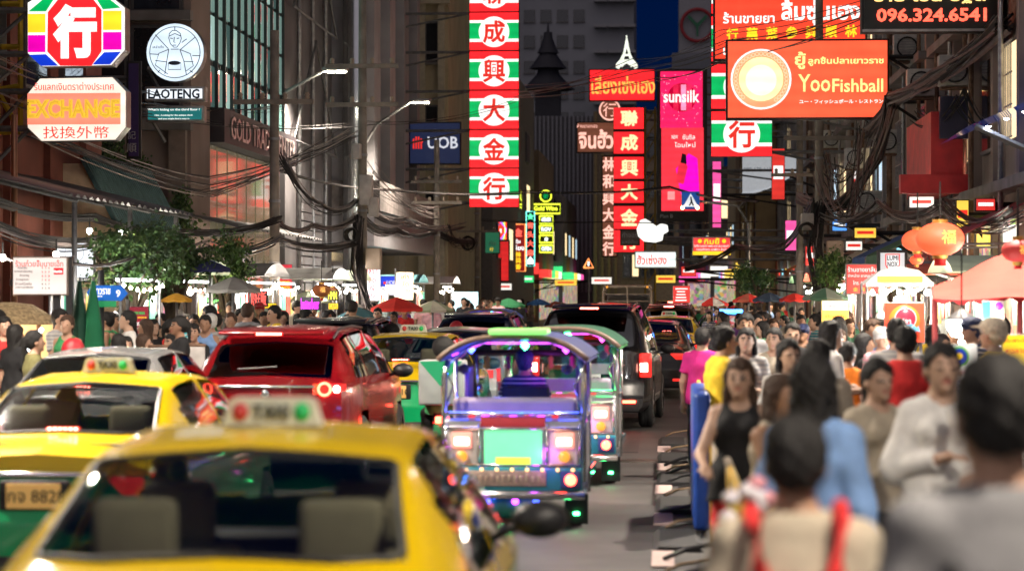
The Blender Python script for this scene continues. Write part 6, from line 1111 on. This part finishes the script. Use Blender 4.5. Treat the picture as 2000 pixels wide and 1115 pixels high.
for sg in (-1, 1): MB().tube([(sg * .45, -.2, .9), (sg * .45, -.2, 1.55)], .03, 6).build('post', RUST, hut)
for k in range(3): MB().tube([(-.3 + .3 * k, -.2, 1.15), (-.1 + .3 * k, -.22, 1.45)], .022, 6).build('light_tube', MATS['tube_white'], hut)
bulb_light(hut, (0, -.3, 1.4), 16, (1, .75, .45))
# folded green parasols by the street sign
for i, px in enumerate((155, 182)):
    t_ = thing('folded_parasol', ('folded dark green parasol left of the street sign post', 'folded green parasol with pale edge right of the street sign post')[i], 'parasol', (A(px, 600, 30.5).x, 30.5, .12)); MB().lathe([(.02, 2.05), (.1, 1.5), (.19, .75), (.17, .7)], n=10, wob=.2).build('cloth', fab('parasol_green%d' % i, ((.006, .05, .03), (.01, .16, .07))[i]), t_); MB().tube([(0, 0, 0), (0, 0, 2.1)], .02, 6).build('pole', STEEL, t_)
# ================================================================ barriers between traffic and walkers
PALE = mat('barrier_paint', (.5, .42, .34), .5, noise=.25); YB = mat('barrier_yellow', (.6, .38, .05), .5, noise=.25); PKP = mat('reflector_pink', (.42, .32, .3), .5, noise=.1)
for i, (Y, w) in enumerate(((9.6, 2.3), (12.2, 2.3), (14.8, 2.3), (17.4, 2.3), (24.6, 2.3), (27.2, 2.3))):
    r = thing('crowd_barrier', 'steel crowd barrier on the walkers side, ' + ('nearest the viewer', 'second from the viewer', 'third from the viewer', 'just before the blue wrapped one', 'just past the blue wrapped one', 'farthest of the line')[i], 'barrier', (.36, Y, 0), group='crowd barriers along the lane'); MB().tube([(0, -w / 2, .1), (0, -w / 2, 1.05), (0, w / 2, 1.05), (0, w / 2, .1)], .024, 8).build('frame', YB if i % 2 else PALE, r)
    MB().tube([(0, -w / 2, .28), (0, w / 2, .28)], .018, 6).build('bottom_rail', PALE, r)
    for k in range(13): MB().tube([(0, -w / 2 + w * (k + 1) / 14, .28), (0, -w / 2 + w * (k + 1) / 14, 1.05)], .009, 5).build('bar', PALE, r)
    for q in (-.75, .75): MB().tube([(-.38, q, .02), (-.2, q, .1), (0, q, .14), (.2, q, .1), (.38, q, .02)], .02, 6).build('foot', BLK, r)
r = thing('wrapped_barrier', 'tall barrier wrapped in blue tarpaulin beside the lane', 'barrier', (.3, 21.2, 0)); MB().box((0, 0, .62), (.14, 2.3, 1.14), None, .04).build('tarpaulin', mat('tarp_blue', (.01, .05, .28), .45, noise=.3, scale=5, bump=.6), r)
for q in (-.8, .8): MB().tube([(-.35, q, .03), (0, q, .1), (.35, q, .03)], .02, 6).build('foot', BLK, r)
for i in range(7):
    Y = 13.2 + i * 3.2; r = thing('rubber_kerb', 'black rubber lane divider slab with a pale square pad, %s from the viewer' % ('first', 'second', 'third', 'fourth', 'fifth', 'sixth', 'seventh')[i], 'lane divider', (.1, Y, 0), group='rubber lane dividers on the road'); MB().prism([(-.2, 0), (.2, 0), (.15, .04), (-.15, .04)], -.75, .75).build('slab', RUB, r); MB().box((-.12, -1.3, .008), (.17, 1.05, .012)).build('pale_pad', PKP, r); MB().tube([(-.1, .7, .05), (0, .72, .1), (.26, .74, .14)], .011, 6).build('curved_bar', mat('bar_brown', (.16, .1, .05), .5), r)
for i, (px, Y) in enumerate(((320, 29), (372, 29.5))):
    r = thing('board_barrier', ('white board barrier in front of the left crowd', 'taller white board barrier before the woman in black')[i], 'barrier', (A(px, 700, Y).x, Y, .0)); MB().box((0, 0, .75), (.38 if not i else .36, .05, 1.2), None, .01).build('board', mat('barrier_white', (.6, .57, .55), .6, noise=.2), r); MB().tube([(-.19, 0, 1.37), (.19, 0, 1.37)], .02, 6).build('top_rail', RUST, r); MB().box((0, 0, .05), (.3, .5, .08)).build('foot', RUST, r)

# ---- unseen bulb strings added along both pavements for highlights on car paint
for lab, u, y0, y1, z in (('string of bare bulbs over the left pavement stalls', -7.2, -8, 23, 3.3), ('string of bare bulbs over the right pavement stalls', 4.6, -8, 25, 3.2)):
    t_ = thing('highlight_string', lab, 'string lights', (u, y0, z)); n = int((y1 - y0) / 1.6); P = [(0, (y1 - y0) * k / (n * 2), -.18 * math.sin(math.pi * (k % 6) / 6)) for k in range(n * 2 + 1)]; MB().tube(P, .012, 4).build('wire', CAB, t_)
    for k in range(n): p = P[2 * k]; MB().lathe([(.001, .05), (.03, .03), (.045, -.01), (.001, -.05)], (p[0], p[1], p[2] - .06), 10).build('bulb', BULB if k % 3 else BULBW, t_)
# ---- more of the cluttered right side: white roofed stall, awnings, small lit boards
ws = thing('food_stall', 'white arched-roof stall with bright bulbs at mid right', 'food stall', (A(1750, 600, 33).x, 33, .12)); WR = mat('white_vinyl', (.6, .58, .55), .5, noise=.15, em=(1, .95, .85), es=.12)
MB().grid(lambda a, q: Vector(((2 * a - 1) * .45, -.5 + q, 2.02 + .22 * math.sin(math.pi * a))), 14, 2).build('roof', WR, ws); MB().prism([(-.45, 1.98), (.45, 1.98), (.45, 2.03), (.25, 2.2), (0, 2.25), (-.25, 2.2), (-.45, 2.03)], -.54, -.52).build('gable', WR, ws); MB().box((0, -.55, 2.08), (.6, .02, .08)).build('gold_band', lit('stall_gold', (1, .55, .1), 1.2), ws)
for sg in (-1, 1):
    for q in (-.45, .45): MB().tube([(sg * .43, q, 0), (sg * .43, q, 2.03)], .018, 6).build('post', STEEL, ws)
MB().box((0, 0, .45), (.86, .86, .9), None, .03).build('counter', CA[0], ws)
for k in range(5): MB().lathe([(.001, .04), (.035, 0), (.001, -.04)], (-.36 + .18 * k, -.48, 1.9), 8).build('festoon_bulb', BULB, ws)
bulb_light(ws, (0, -.2, 1.8), 45)
AWC = [('faded red', (.45, .06, .05)), ('dusty green', (.08, .2, .12)), ('striped blue', (.05, .12, .35)), ('cream', (.5, .43, .32)), ('rust brown', (.22, .1, .06)), ('grey', (.28, .28, .29)), ('orange', (.6, .2, .04))]
for i, (Y, n) in enumerate(((40, 'near the large lantern'), (51.5, 'under the red box awning'), (55.5, 'beside the brown cables'), (60.5, 'behind the thick pole'), (66, 'past the thick pole'), (75, 'above the round green tree'), (88, 'past the white curved canopy'))):
    t_ = thing('awning', '%s shop awning on the right facade, %s' % (AWC[i][0], n), 'awning', (5.9, Y, 3.3)); m = fab('awning_%d' % i, AWC[i][1]); MB().grid(lambda a, q: Vector((-1.5 * a, -1.8 + 3.6 * q, .25 - .75 * a - .03 * math.sin(q * 25) * a)), 5, 20).build('sheet', m, t_); MB().grid(lambda a, q: Vector((-1.5, -1.8 + 3.6 * q, -.5 - .22 * a * (1 + .3 * math.sin(40 * q)))), 1, 24).build('valance', m, t_)
    for q in (-1.7, 1.7): MB().tube([(0, q, -.5), (-1.45, q, -.52)], .02, 5).build('arm', STEEL, t_)
for i, (px, py, w, h, Y, c) in enumerate(((1585, 500, 26, 40, 62, 'red'), (1690, 455, 44, 22, 56, 'yellow'), (1800, 395, 50, 24, 47, 'white'), (1668, 480, 34, 20, 58, 'white'), (1545, 460, 24, 60, 76, 'pink'), (1880, 420, 26, 60, 44, 'yellow'), (1925, 400, 40, 26, 41, 'red'), (1520, 340, 26, 100, 92, 'red'), (1400, 380, 18, 130, 96, 'pink'), (1640, 440, 30, 24, 64, 'blue'), (1300, 545, 40, 16, 100, 'yellow'), (1345, 530, 30, 20, 92, 'red'), (1175, 548, 40, 14, 150, 'white'), (1105, 552, 44, 12, 150, 'yellow'), (1030, 545, 26, 14, 140, 'green'), (985, 560, 30, 14, 120, 'white'))):
    s = Sign('shop_sign', '%s lit shop board %s' % (c, ('by the thick pole', 'above the market parasol', 'below the red box awning', 'left of the grey shield sign', 'right of the small tree, tall', 'in the doorway by the lantern', 'at the right edge doorway', 'tall, past the curved canopy', 'tall and narrow beside the billboard', 'among the cables beside the pole', 'far, under the white Thai sign', 'far, near the red banner sign', 'far, below the red columns', 'far, left of the truck', 'far, below the yellow neon boxes', 'far, below the red pillar')[i]), (px - w / 2, py - h / 2, px + w / 2, py + h / 2), Y, .12, lit('board_' + c, dict(SGN)[c], .85), FRD, rim=.02)
    s.rect('stripe', px - w * .36, py - h * .16, px + w * .36, py + h * .1, WHT if c in ('red', 'pink', 'blue', 'green') else INKR, .012, -.02)
    s.bracket(5.9 if px > 1250 else -8.2, (0,), FRD)
# ================================================================ traffic
YT = paint('taxi_yellow', (.8, .54, .004)); GT = paint('taxi_green', (.004, .33, .11)); PY = mat('plate_yellow', (.7, .4, .1), .5, noise=.05, em=(1, .6, .2), es=.1)
t, _ = sedan('yellow and green taxi nearest the viewer, seen over its rear window', YT, GT, .84, PY, '1กข 5526', taxi=True, name='taxi', led=False); place(t, 352, 7.3, .02); t.scale = (1.025,) * 3
t, _ = sedan('yellow and green taxi with glowing brake lights at the left edge', YT, GT, .84, PY, '1กจ 8828', taxi=True, name='taxi', spoil=False); place(t, 72, 15.2, -.01); t.scale = (.985,) * 3
t, _ = sedan('yellow and green taxi half hidden behind the red SUV', YT, GT, .84, PY, '1กท 4410', taxi=True, name='taxi', spoil=False); place(t, 768, 31.0, -.03)
t, _ = suv('metallic red SUV with round brake lights in the left lane', paint('red', (.2, .003, .006), .35), .98, plate_t='1ขย 882', up=.1, lampz=1.03, slope=1.6); place(t, 518, 24.6, -.03)
t, _ = suv('tall black SUV ahead of the tuk-tuk with brake lights on', paint('black', (.006, .006, .007), .2), 1.1, round_lamp=False, lampz=.95, plate_t='ฮก 882'); place(t, 1150, 35.5, -.05)
SIL = paint('silver', (.4, .4, .4), .6); DK = paint('graphite', (.03, .03, .032), .4); WHC = paint('white', (.65, .65, .63))
t, _ = sedan('silver car with wiper raised ahead of the left taxi', SIL, SIL, 0, MATS['plate_white'], '3กด 71', name='car', tintglass=DGLASS); place(t, 120, 21.8, -.01)
t, _ = suv('dark SUV with pale roof reflections ahead of the red SUV', DK, .96, name='suv', detail=False, lit_=False); place(t, 640, 36.5, -.02)
t, _ = sedan('white saloon ahead of the delivery rider', WHC, WHC, 0, MATS['plate_white'], '5กฆ 20', name='car', detail=False); place(t, 872, 36, -.02)
t, _ = suv('dark blue car beyond the white saloon', paint('night_blue', (.01, .015, .05), .4), .97, name='car', detail=False, lit_=False); place(t, 925, 44, -.02)
t, _ = sedan('graphite saloon directly ahead of the black SUV', DK, DK, 0, MATS['plate_white'], '7กข 19', name='car', detail=False); place(t, 1262, 46, -.04)
t, _ = sedan('yellow taxi beyond the graphite saloon with orange lamps', YT, GT, .84, PY, '1กม 3315', taxi=True, name='taxi', detail=False); place(t, 1300, 54.5, -.04)
t, _ = suv('brown SUV beyond the yellow taxi in the right lane', paint('bronze', (.1, .05, .03), .4), 1.0, name='suv', detail=False); place(t, 1306, 66, -.03)
t, _ = suv('small dark SUV far down the road with one red light', DK, 1.0, name='suv', detail=False); place(t, 1311, 95, -.02)
t, _ = sedan('blue car with a blue roof light amid the right crowd', paint('police_blue', (.01, .06, .3)), SIL, .8, MATS['plate_white'], '191', name='car', detail=False); place(t, 1440, 62, .1); MB().box((0, 2.0, 1.52), (.8, .16, .09), None, .03).build('light_bar', lit('blue_flash', (.05, .25, 1), 8), t)
tk = thing('truck', 'cage sided pickup truck seen from behind over the black SUV', 'truck', (at(1225, 600, 84).x, 84, 0)); TKM = mat('truck_frame', (.42, .34, .27), .5, noise=.2)
MB().box((0, 2, .75), (1.75, 4, .3)).build('bed', DSEAT, tk)
for sg in (-1, 1): wheel(tk, sg * .72, .8, .36, sg); wheel(tk, sg * .72, 4.2, .36, sg)
MB().tube([(-.82, 0, .9), (-.82, 0, 2.05), (-.7, 0, 2.22), (.7, 0, 2.22), (.82, 0, 2.05), (.82, 0, .9)], .05, 8).build('rear_hoop', TKM, tk); MB().tube([(0, 0, .9), (0, 0, 2.2)], .03, 6).build('door_post', TKM, tk)
for z in (1.35, 1.7, 1.95): MB().tube([(-.82, 0, z), (.82, 0, z)], .022, 6).build('cage_bar', TKM, tk)
for sg in (-1, 1): MB().box((sg * .82, 2, 1.55), (.04, 4, 1.3)).build('side_panel', TKM, tk); MB().lathe([(.04, 0), (.001, -.02)], (sg * .7, -.05, 2.2), 8, 'y').build('marker_lamp', AMB, tk); MB().box((sg * .72, -.03, .85), (.14, .05, .22)).build('tail_lamp', TAIL, tk)
MB().box((0, 2, 2.24), (1.66, 4, .05)).build('roof', TKM, tk); MB().box((0, 4.8, 1.2), (1.7, 1.6, 1.5), None, .2).build('cab', WHC, tk)
tt = tuktuk('tuk-tuk with blue lit canopy and glowing green rear panel', ('blue', (.04, .09, 1)), ('violet', (.62, .06, 1)), fab('canopy_navy', (.02, .03, .14)), mat('panel_chrome', (.5, .5, .54), .28, .85, noise=.1), mat('green_panel', (.12, .6, .28), .35, noise=.08, em=(.25, 1, .5), es=.42)); place(tt, 1002, 20.6, -.02)
MB().box((.05, .1, 1.69), (.5, .5, .05), None, .02).build('roof_lamp', mat('roof_green', (.2, .6, .15), .4, em=(.3, 1, .2), es=.5), tt)
t2 = tuktuk('second tuk-tuk with green lit canopy beside the first', ('green', (.03, 1, .2)), ('pink', (.9, .05, .7)), fab('canopy_green', (.01, .07, .04)), MATS['panel_chrome'], mat('plain_panel', (.2, .2, .4), .4)); place(t2, 1092, 25.3, -.03)
t3 = tuktuk('distant tuk-tuk with bright blue roof beyond the dark blue car', ('blue', (.04, .09, 1)), ('pink', (.9, .05, .7)), fab('canopy_blue', (.03, .08, .4)), MATS['panel_chrome'], MATS['plain_panel']); place(t3, 950, 52, -.03)
def motorbike(label, px, Y, col, rz=0.0, boxed=False):
    p = at(px, 700, Y); r = thing('motorbike', label, 'motorbike', (p.x, Y, 0), rz); m = paint(*col)
    for y in (0.1, 1.25): w = wheel(r, 0, y + .1, .28, 1, .1)
    MB().box((0, .3, .62), (.26, .8, .16), None, .06).build('seat', DSEAT, r); MB().box((0, .3, .48), (.24, .9, .22), None, .08).build('body', m, r); MB().box((0, 1.1, .68), (.3, .2, .55), Matrix.Rotation(-.35, 3, 'X'), .08).build('leg_shield', m, r)
    MB().tube([(-.34, .95, 1.02), (0, 1.1, 1.0), (.34, .95, 1.02)], .016, 6).build('handlebar', BLK, r); MB().tube([(0, 1.35, .28), (0, 1.1, .95)], .03, 6).build('fork', STEEL, r); MB().box((0, -.2, .6), (.16, .06, .08), None, .02).build('tail_lamp', BRAKE, r); MB().tube([(.14, .1, .32), (.14, -.3, .36)], .04, 8).build('exhaust', CHR, r)
    for sg in (-1, 1): MB().lathe([(.055, 0), (.05, .02), (.001, .03)], (sg * .33, .95, 1.2), 10, 'y').build('mirror', BLK, r)
    if boxed:
        b = MB().box((0, -.12, 1.02), (.5, .46, .5), None, .03).build('delivery_box', mat('box_grey', (.33, .35, .35), .6), r); MB().prism([(-.24, 1.26), (.24, 1.26), (0, .98)], -.362, -.352).build('green_flap', mat('box_green', (.01, .3, .13), .5, noise=0), b)
    return r
motorbike('delivery motorbike with grey and green box beside the tuk-tuk', 868, 27, ('scooter_green', (.02, .2, .08)), -.03, True); motorbike('motorbike of the rider in the black helmet', 768, 38, ('scooter_black', (.02, .02, .02)), -.03); motorbike('motorbike of the rider in the red and white helmet', 893, 41, ('scooter_red', (.3, .02, .02)), -.02); motorbike('motorbike of the rider in the red helmet by the left crowd', 150, 25.5, ('scooter_red', (.3, .02, .02)), .1)
# ================================================================ people placed one by one: px and py of the top of the head, distance
def put(px, py, Y, label, facing, hmin=1.4, hmax=1.92, base=0.0, **k):
    p = at(px, py, Y); h = min(max(p.z - base, hmin), hmax); st = .0115 if Y < 13 else (.014 if Y < 22 else .019); k.setdefault('step', st)
    return person((p.x, Y, base), facing, h * 1.0, label, **k)
PI = math.pi
put(1553, 812, 6.5, 'person seen from behind in cream T-shirt with red straps, nearest on the right', PI, shirt='cream', skin=1, pants='navy', hmax=1.7)
put(1950, 690, 5.3, 'person at the right edge in grey shirt with black bag strap, seen from behind', PI + .2, shirt='grey', hair='short', pants='navy', hmax=1.95, top='tee')
put(1590, 692, 10.2, 'woman with long black hair in light blue shirt, back turned', PI - .4, fem=True, hair='long', top='long', shirt='light blue', pants='navy', skin=2)
put(1838, 664, 12.3, 'person in white long sleeved shirt holding a cup', .15, fem=True, pose='cup', hair='tail', top='long', shirt='white', pants='black', hmax=1.8, skin=2)
put(1712, 692, 13.6, 'woman in open cream shirt and black skirt walking past', .5, fem=True, pose='walk', hair='tail', top='long', low='skirt', shirt='cream', pants='black', skin=2)
put(1448, 696, 14.2, 'woman with long brown hair in dark top leaning at the barrier', -.15, fem=True, pose='lean', hair='long', hairc='brown', top='vest', shirt='black', pants='red', skin=2)
put(1502, 728, 12.6, 'woman in cream vest with dark hair turned to the woman at the barrier', .9, fem=True, pose='lean', hair='bob', top='vest', shirt='cream', pants='cream', skin=1, hairc='brown')
put(1396, 636, 21.0, 'girl with hair bun in yellow T-shirt at the blue wrapped barrier', 1.9, fem=True, pose='lean', hair='bun', shirt='yellow', pants='navy')
put(1768, 637, 19.0, 'man in red vest over navy sleeves, back turned', PI + .1, hair='short', top='tee', shirt='red', pants='navy', hmax=1.85)
put(1752, 622, 21.0, 'tall man in pale shirt just left of the man in the red vest', PI - .3, shirt='pale grey', pants='navy')
put(1655, 668, 22.5, 'person in bright orange T-shirt, back turned', 2.6, shirt='orange', pants='black', hair='short', fem=True)
put(1618, 626, 22.0, 'young man in loose white T-shirt looking down', 1.9, pose='phone', shirt='white', pants='grey', hair='bob')
put(1540, 662, 18.5, 'woman in white blouse behind the woman in light blue', .3, fem=True, hair='long', shirt='white', pants='grey', skin=2)
put(1597, 663, 17.0, 'person with black hair in beige shirt before the man in white', PI, shirt='cream', pants='brown')
put(1458, 640, 23.0, 'young woman in black and white top photographing with phone', -.1, fem=True, pose='phone', hair='long', shirt='pale grey', pants='black', skin=2)
put(1457, 612, 27, 'tall man in grey T-shirt behind the woman with the phone', 0, shirt='grey', pants='black', skin=1)
put(1900, 620, 23.2, 'stall cook in navy shirt and cap in the near right stall', -1.2, hair='cap', hairc='navy', shirt='navy', pants='black', base=.12)
put(1942, 622, 19.4, 'vendor in flowered yellow shirt with cream cap', -2.2, fem=True, hair='cap', hairc='cream', shirt='yellow', pants='black', base=.12)
put(1722, 640, 24.5, 'vendor in cream hat beside the fish poster', .3, fem=True, hair='cap', hairc='white', shirt='pink', pants='black', base=.12)
put(1548, 625, 26, 'man in dark T-shirt with fringe walking toward the viewer', 0, pose='walk', shirt='black', pants='grey', skin=2)
put(1512, 640, 25, 'woman in beige top with tied hair in the right crowd', -.3, fem=True, hair='tail', shirt='cream', pants='brown')
put(1372, 640, 26.5, 'person in magenta shirt standing beside the traffic', 2.8, shirt='magenta', pants='black')
put(1415, 630, 30, 'man in black cap facing away by the walkway', PI, hair='cap', hairc='black', shirt='black', pants='navy')
put(378, 632, 30.5, 'woman in black shirt looking at phone behind the white barrier', .1, fem=True, pose='phone', hair='tail', shirt='black', pants='black', base=.0)
put(333, 652, 30.2, 'short-haired woman in blue top behind the barrier', -.5, fem=True, hair='short', shirt='light blue', pants='navy', hmin=1.35)
put(30, 634, 27, 'woman with long straight black hair at the left edge', 2.6, fem=True, hair='long', shirt='black', pants='navy'); put(66, 645, 25, 'person with dark tied hair and strap near the left edge', 2.0, fem=True, hair='tail', shirt='olive', pants='black')
put(183, 637, 33, 'bald looking elder in pale cap behind the left crowd', .4, hair='cap', hairc='cream', shirt='grey', pants='brown'); put(305, 634, 33.5, 'woman with ponytail and pale shirt in the left crowd', 1.4, fem=True, hair='tail', shirt='cream', pants='navy'); put(247, 657, 29, 'young man with fringe in dark shirt in the left crowd', .4, hair='bob', shirt='black', pants='black')
put(232, 652, 28, 'child with blue hair clip seen from behind in the left crowd', PI, hmin=1.35, fem=True, hair='bob', shirt='navy', pants='grey'); put(280, 652, 29.2, 'woman in mustard top in the left crowd', 1.8, fem=True, hair='long', hairc='brown', shirt='olive', pants='black')
def rider(px, py, Y, label, shirt, hc='black'):
    p = at(px, py, Y); person((p.x, Y - .25, -.18), PI, 1.68, label, pose='ride', hair='helmet', top='jacket', shirt=shirt, pants='black', hairc=hc, step=.016)
rider(868, 640, 27.3, 'delivery rider in green jacket and helmet', 'green', 'black'); rider(768, 634, 38.3, 'rider in cream jacket with black helmet', 'cream'); rider(893, 636, 41.3, 'rider in grey jacket with red and white helmet', 'grey', 'red'); rider(150, 655, 25.8, 'rider with glossy red helmet by the left crowd', 'brown', 'red')
p = tt.location; person((p.x, p.y + 1.62, -.06), PI, 1.55, 'tuk-tuk driver in blue cap seated under the blue lights', pose='ride', hair='cap', hairc='navy', top='tee', shirt='navy', pants='black', step=.016)
bp = thing('backpack_straps', 'red backpack straps on the nearest person in cream', 'straps', (at(1553, 812, 6.5).x, 6.5, 0))
for sg in (-1, 1): MB().tube([(sg * .11, .1, 1.40), (sg * .12, .0, 1.455), (sg * .115, -.1, 1.425), (sg * .1, -.155, 1.3), (sg * .07, -.165, 1.15), (sg * .05, -.165, 1.0)], .024, 6).build('strap', cloth('red'), bp)
bg_ = thing('shoulder_bag', 'black shoulder bag of the person at the right edge', 'bag', (at(1950, 690, 5.3).x, 5.3, 0)); MB().box((.1, -.22, 1.08), (.34, .16, .42), None, .06).build('pouch', mat('bag_black', (.012, .012, .014), .6), bg_); MB().tube([(-.14, -.08, 1.48), (-.05, -.16, 1.34), (.08, -.2, 1.2)], .03, 6).build('strap', MATS['bag_black'], bg_)
cup = thing('paper_cup', 'white paper cup in the hands of the person in white', 'cup', at(1862, 815, 12.0)); MB().lathe([(.028, -.05), (.038, .05), (.036, .05)], n=14).build('cup_wall', mat('paper_white', (.75, .73, .7), .6), cup); MB().lathe([(.04, .05), (.03, .062), (.001, .062)], n=14).build('lid', mat('lid_white', (.7, .7, .7), .4), cup)
fl = thing('flower_bunch', 'blurred bunch of white, pink and yellow flowers by the barrier', 'flowers', at(1465, 985, 8.3))
for k in range(14): a = k * 2.4; MB().lathe([(.001, .03), (.03, .012), (.034, -.01), (.001, -.025)], (.075 * math.cos(a) * (.3 + k / 14), -.03 + .02 * (k % 3), .07 * math.sin(a) * (.3 + k / 14)), 8).build('blossom', mat('petal_%d' % (k % 3), ((.75, .7, .75), (.75, .55, .1), (.7, .3, .35))[k % 3], .6), fl)
MB().tube([(0, 0, -.05), (.0, .0, -.4)], .012, 5).build('stem', LEAF[1], fl)
# ================================================================ the crowd: random individuals with their own look
LMK = [(60, 'near the left edge'), (110, 'below the menu board'), (165, 'by the folded green parasols'), (215, 'below the blue street sign'), (270, 'beside the dark red delivery board'), (330, 'left of the woman in black'), (400, 'right of the woman in black'), (470, 'below the grey parasol'), (560, 'by the red festival banner'), (640, 'below the magenta neon'), (720, 'below the white Thai banner'), (780, 'below the bright red parasol'), (830, 'right of the bright red parasol'), (890, 'left of the video screen'), (960, 'below the video screen'), (1040, 'by the far green parasol'), (1140, 'far left of the truck'), (1400, 'by the head of the right stalls'), (1440, 'left of the slate parasol'), (1475, 'below the round green tree'), (1510, 'below the slate parasol'), (1550, 'below the tilted red parasol'), (1590, 'in front of the thick pole'), (1640, 'below the green market parasol'), (1690, 'left of the fish poster'), (9999, 'by the near right stall')]
def near(px): return next(n for k, n in LMK if px <= k)
USED = set(); spots = []
def free(x, y, d=.42):
    if any((x - a) ** 2 + (y - b) ** 2 < d * d for a, b in spots): return False
    spots.append((x, y)); return True
for o in list(bpy.data.objects):
    if o.parent is None and o.name.startswith('person'): spots.append((o.location.x, o.location.y))
HT = {'short': 'short hair', 'long': 'long hair', 'bob': 'bobbed hair', 'tail': 'ponytail', 'bun': 'hair bun', 'cap': 'cap'}
KINDS = [('stand', False, 'short', 'tee', 'long'), ('stand', True, 'long', 'tee', 'long'), ('walk', False, 'short', 'tee', 'long'), ('walk', True, 'tail', 'tee', 'shorts'), ('phone', True, 'bob', 'tee', 'long'), ('phone', False, 'short', 'tee', 'long'), ('stand', False, 'cap', 'long', 'long'), ('raise', True, 'long', 'tee', 'shorts'), ('stand', True, 'bun', 'vest', 'long')]
COLS = ['white', 'black', 'black', 'black', 'navy', 'grey', 'cream', 'navy', 'pale grey', 'olive', 'light blue', 'pink', 'red', 'yellow', 'teal', 'brown', 'green', 'purple', 'dark green']
def crowd(n, xr, yr, base, grp, far=1, facing=None, tries=4000):
    c = 0
    for _ in range(tries):
        if c >= n: break
        u, Y = random.uniform(*xr), yr[0] + (yr[1] - yr[0]) * random.random() ** far
        if not free(u, Y, .40): continue
        px = 1000 + F * math.tan(math.atan2(u, Y) + TH)
        if not -20 < px < 2020: spots.pop(); continue
        fc = facing() if facing else random.uniform(-PI, PI)
        for _t in range(60):
            pose, fem, hair, top, low = random.choice(KINDS); sh = random.choice(COLS); hc = random.choice(['black', 'black', 'black', 'brown']) if hair != 'cap' else random.choice(['black', 'white', 'red', 'navy'])
            view = 'facing viewer' if abs(fc) < .8 else ('from behind' if abs(fc) > 2.3 else 'side view')
            lb = '%s, %s %s, %s %s, %s, %s' % ('woman' if fem else 'man', hc, HT[hair], sh, {'tee': 'T-shirt', 'long': 'sleeves', 'vest': 'vest'}[top], view, near(px))
            if lb not in USED: break
        USED.add(lb); h = random.uniform(1.52, 1.66) if fem else random.uniform(1.6, 1.76)
        person((u, Y, base), fc, h, lb, pose=pose, fem=fem, hair=hair, top=top, low=low, shirt=sh, pants=random.choice(['black', 'navy', 'grey', 'brown', 'cream']), hairc=hc, skin=random.randrange(4), step=.02, group=grp, mirror=random.random() < .5); c += 1
def mixed(): return random.choice([0, 0, PI, 1.2, -1.2]) + random.uniform(-.5, .5)
crowd(46, (-9.6, -5.7), (27.5, 41), .12, 'walkers in the left crowd', 1.2, mixed); crowd(24, (-7.6, -5.4), (42, 62), .12, 'walkers in the left crowd', 1, mixed); crowd(26, (-7.4, -4.9), (62, 100), .12, 'far walkers on the left', 1, mixed)
crowd(34, (1.1, 4.0), (25, 42), 0, 'walkers in the right crowd', 1, mixed); crowd(34, (1.0, 4.0), (42, 64), 0, 'walkers in the right crowd', 1, mixed); crowd(22, (1.0, 4.0), (64, 100), 0, 'far walkers on the right', 1, mixed)
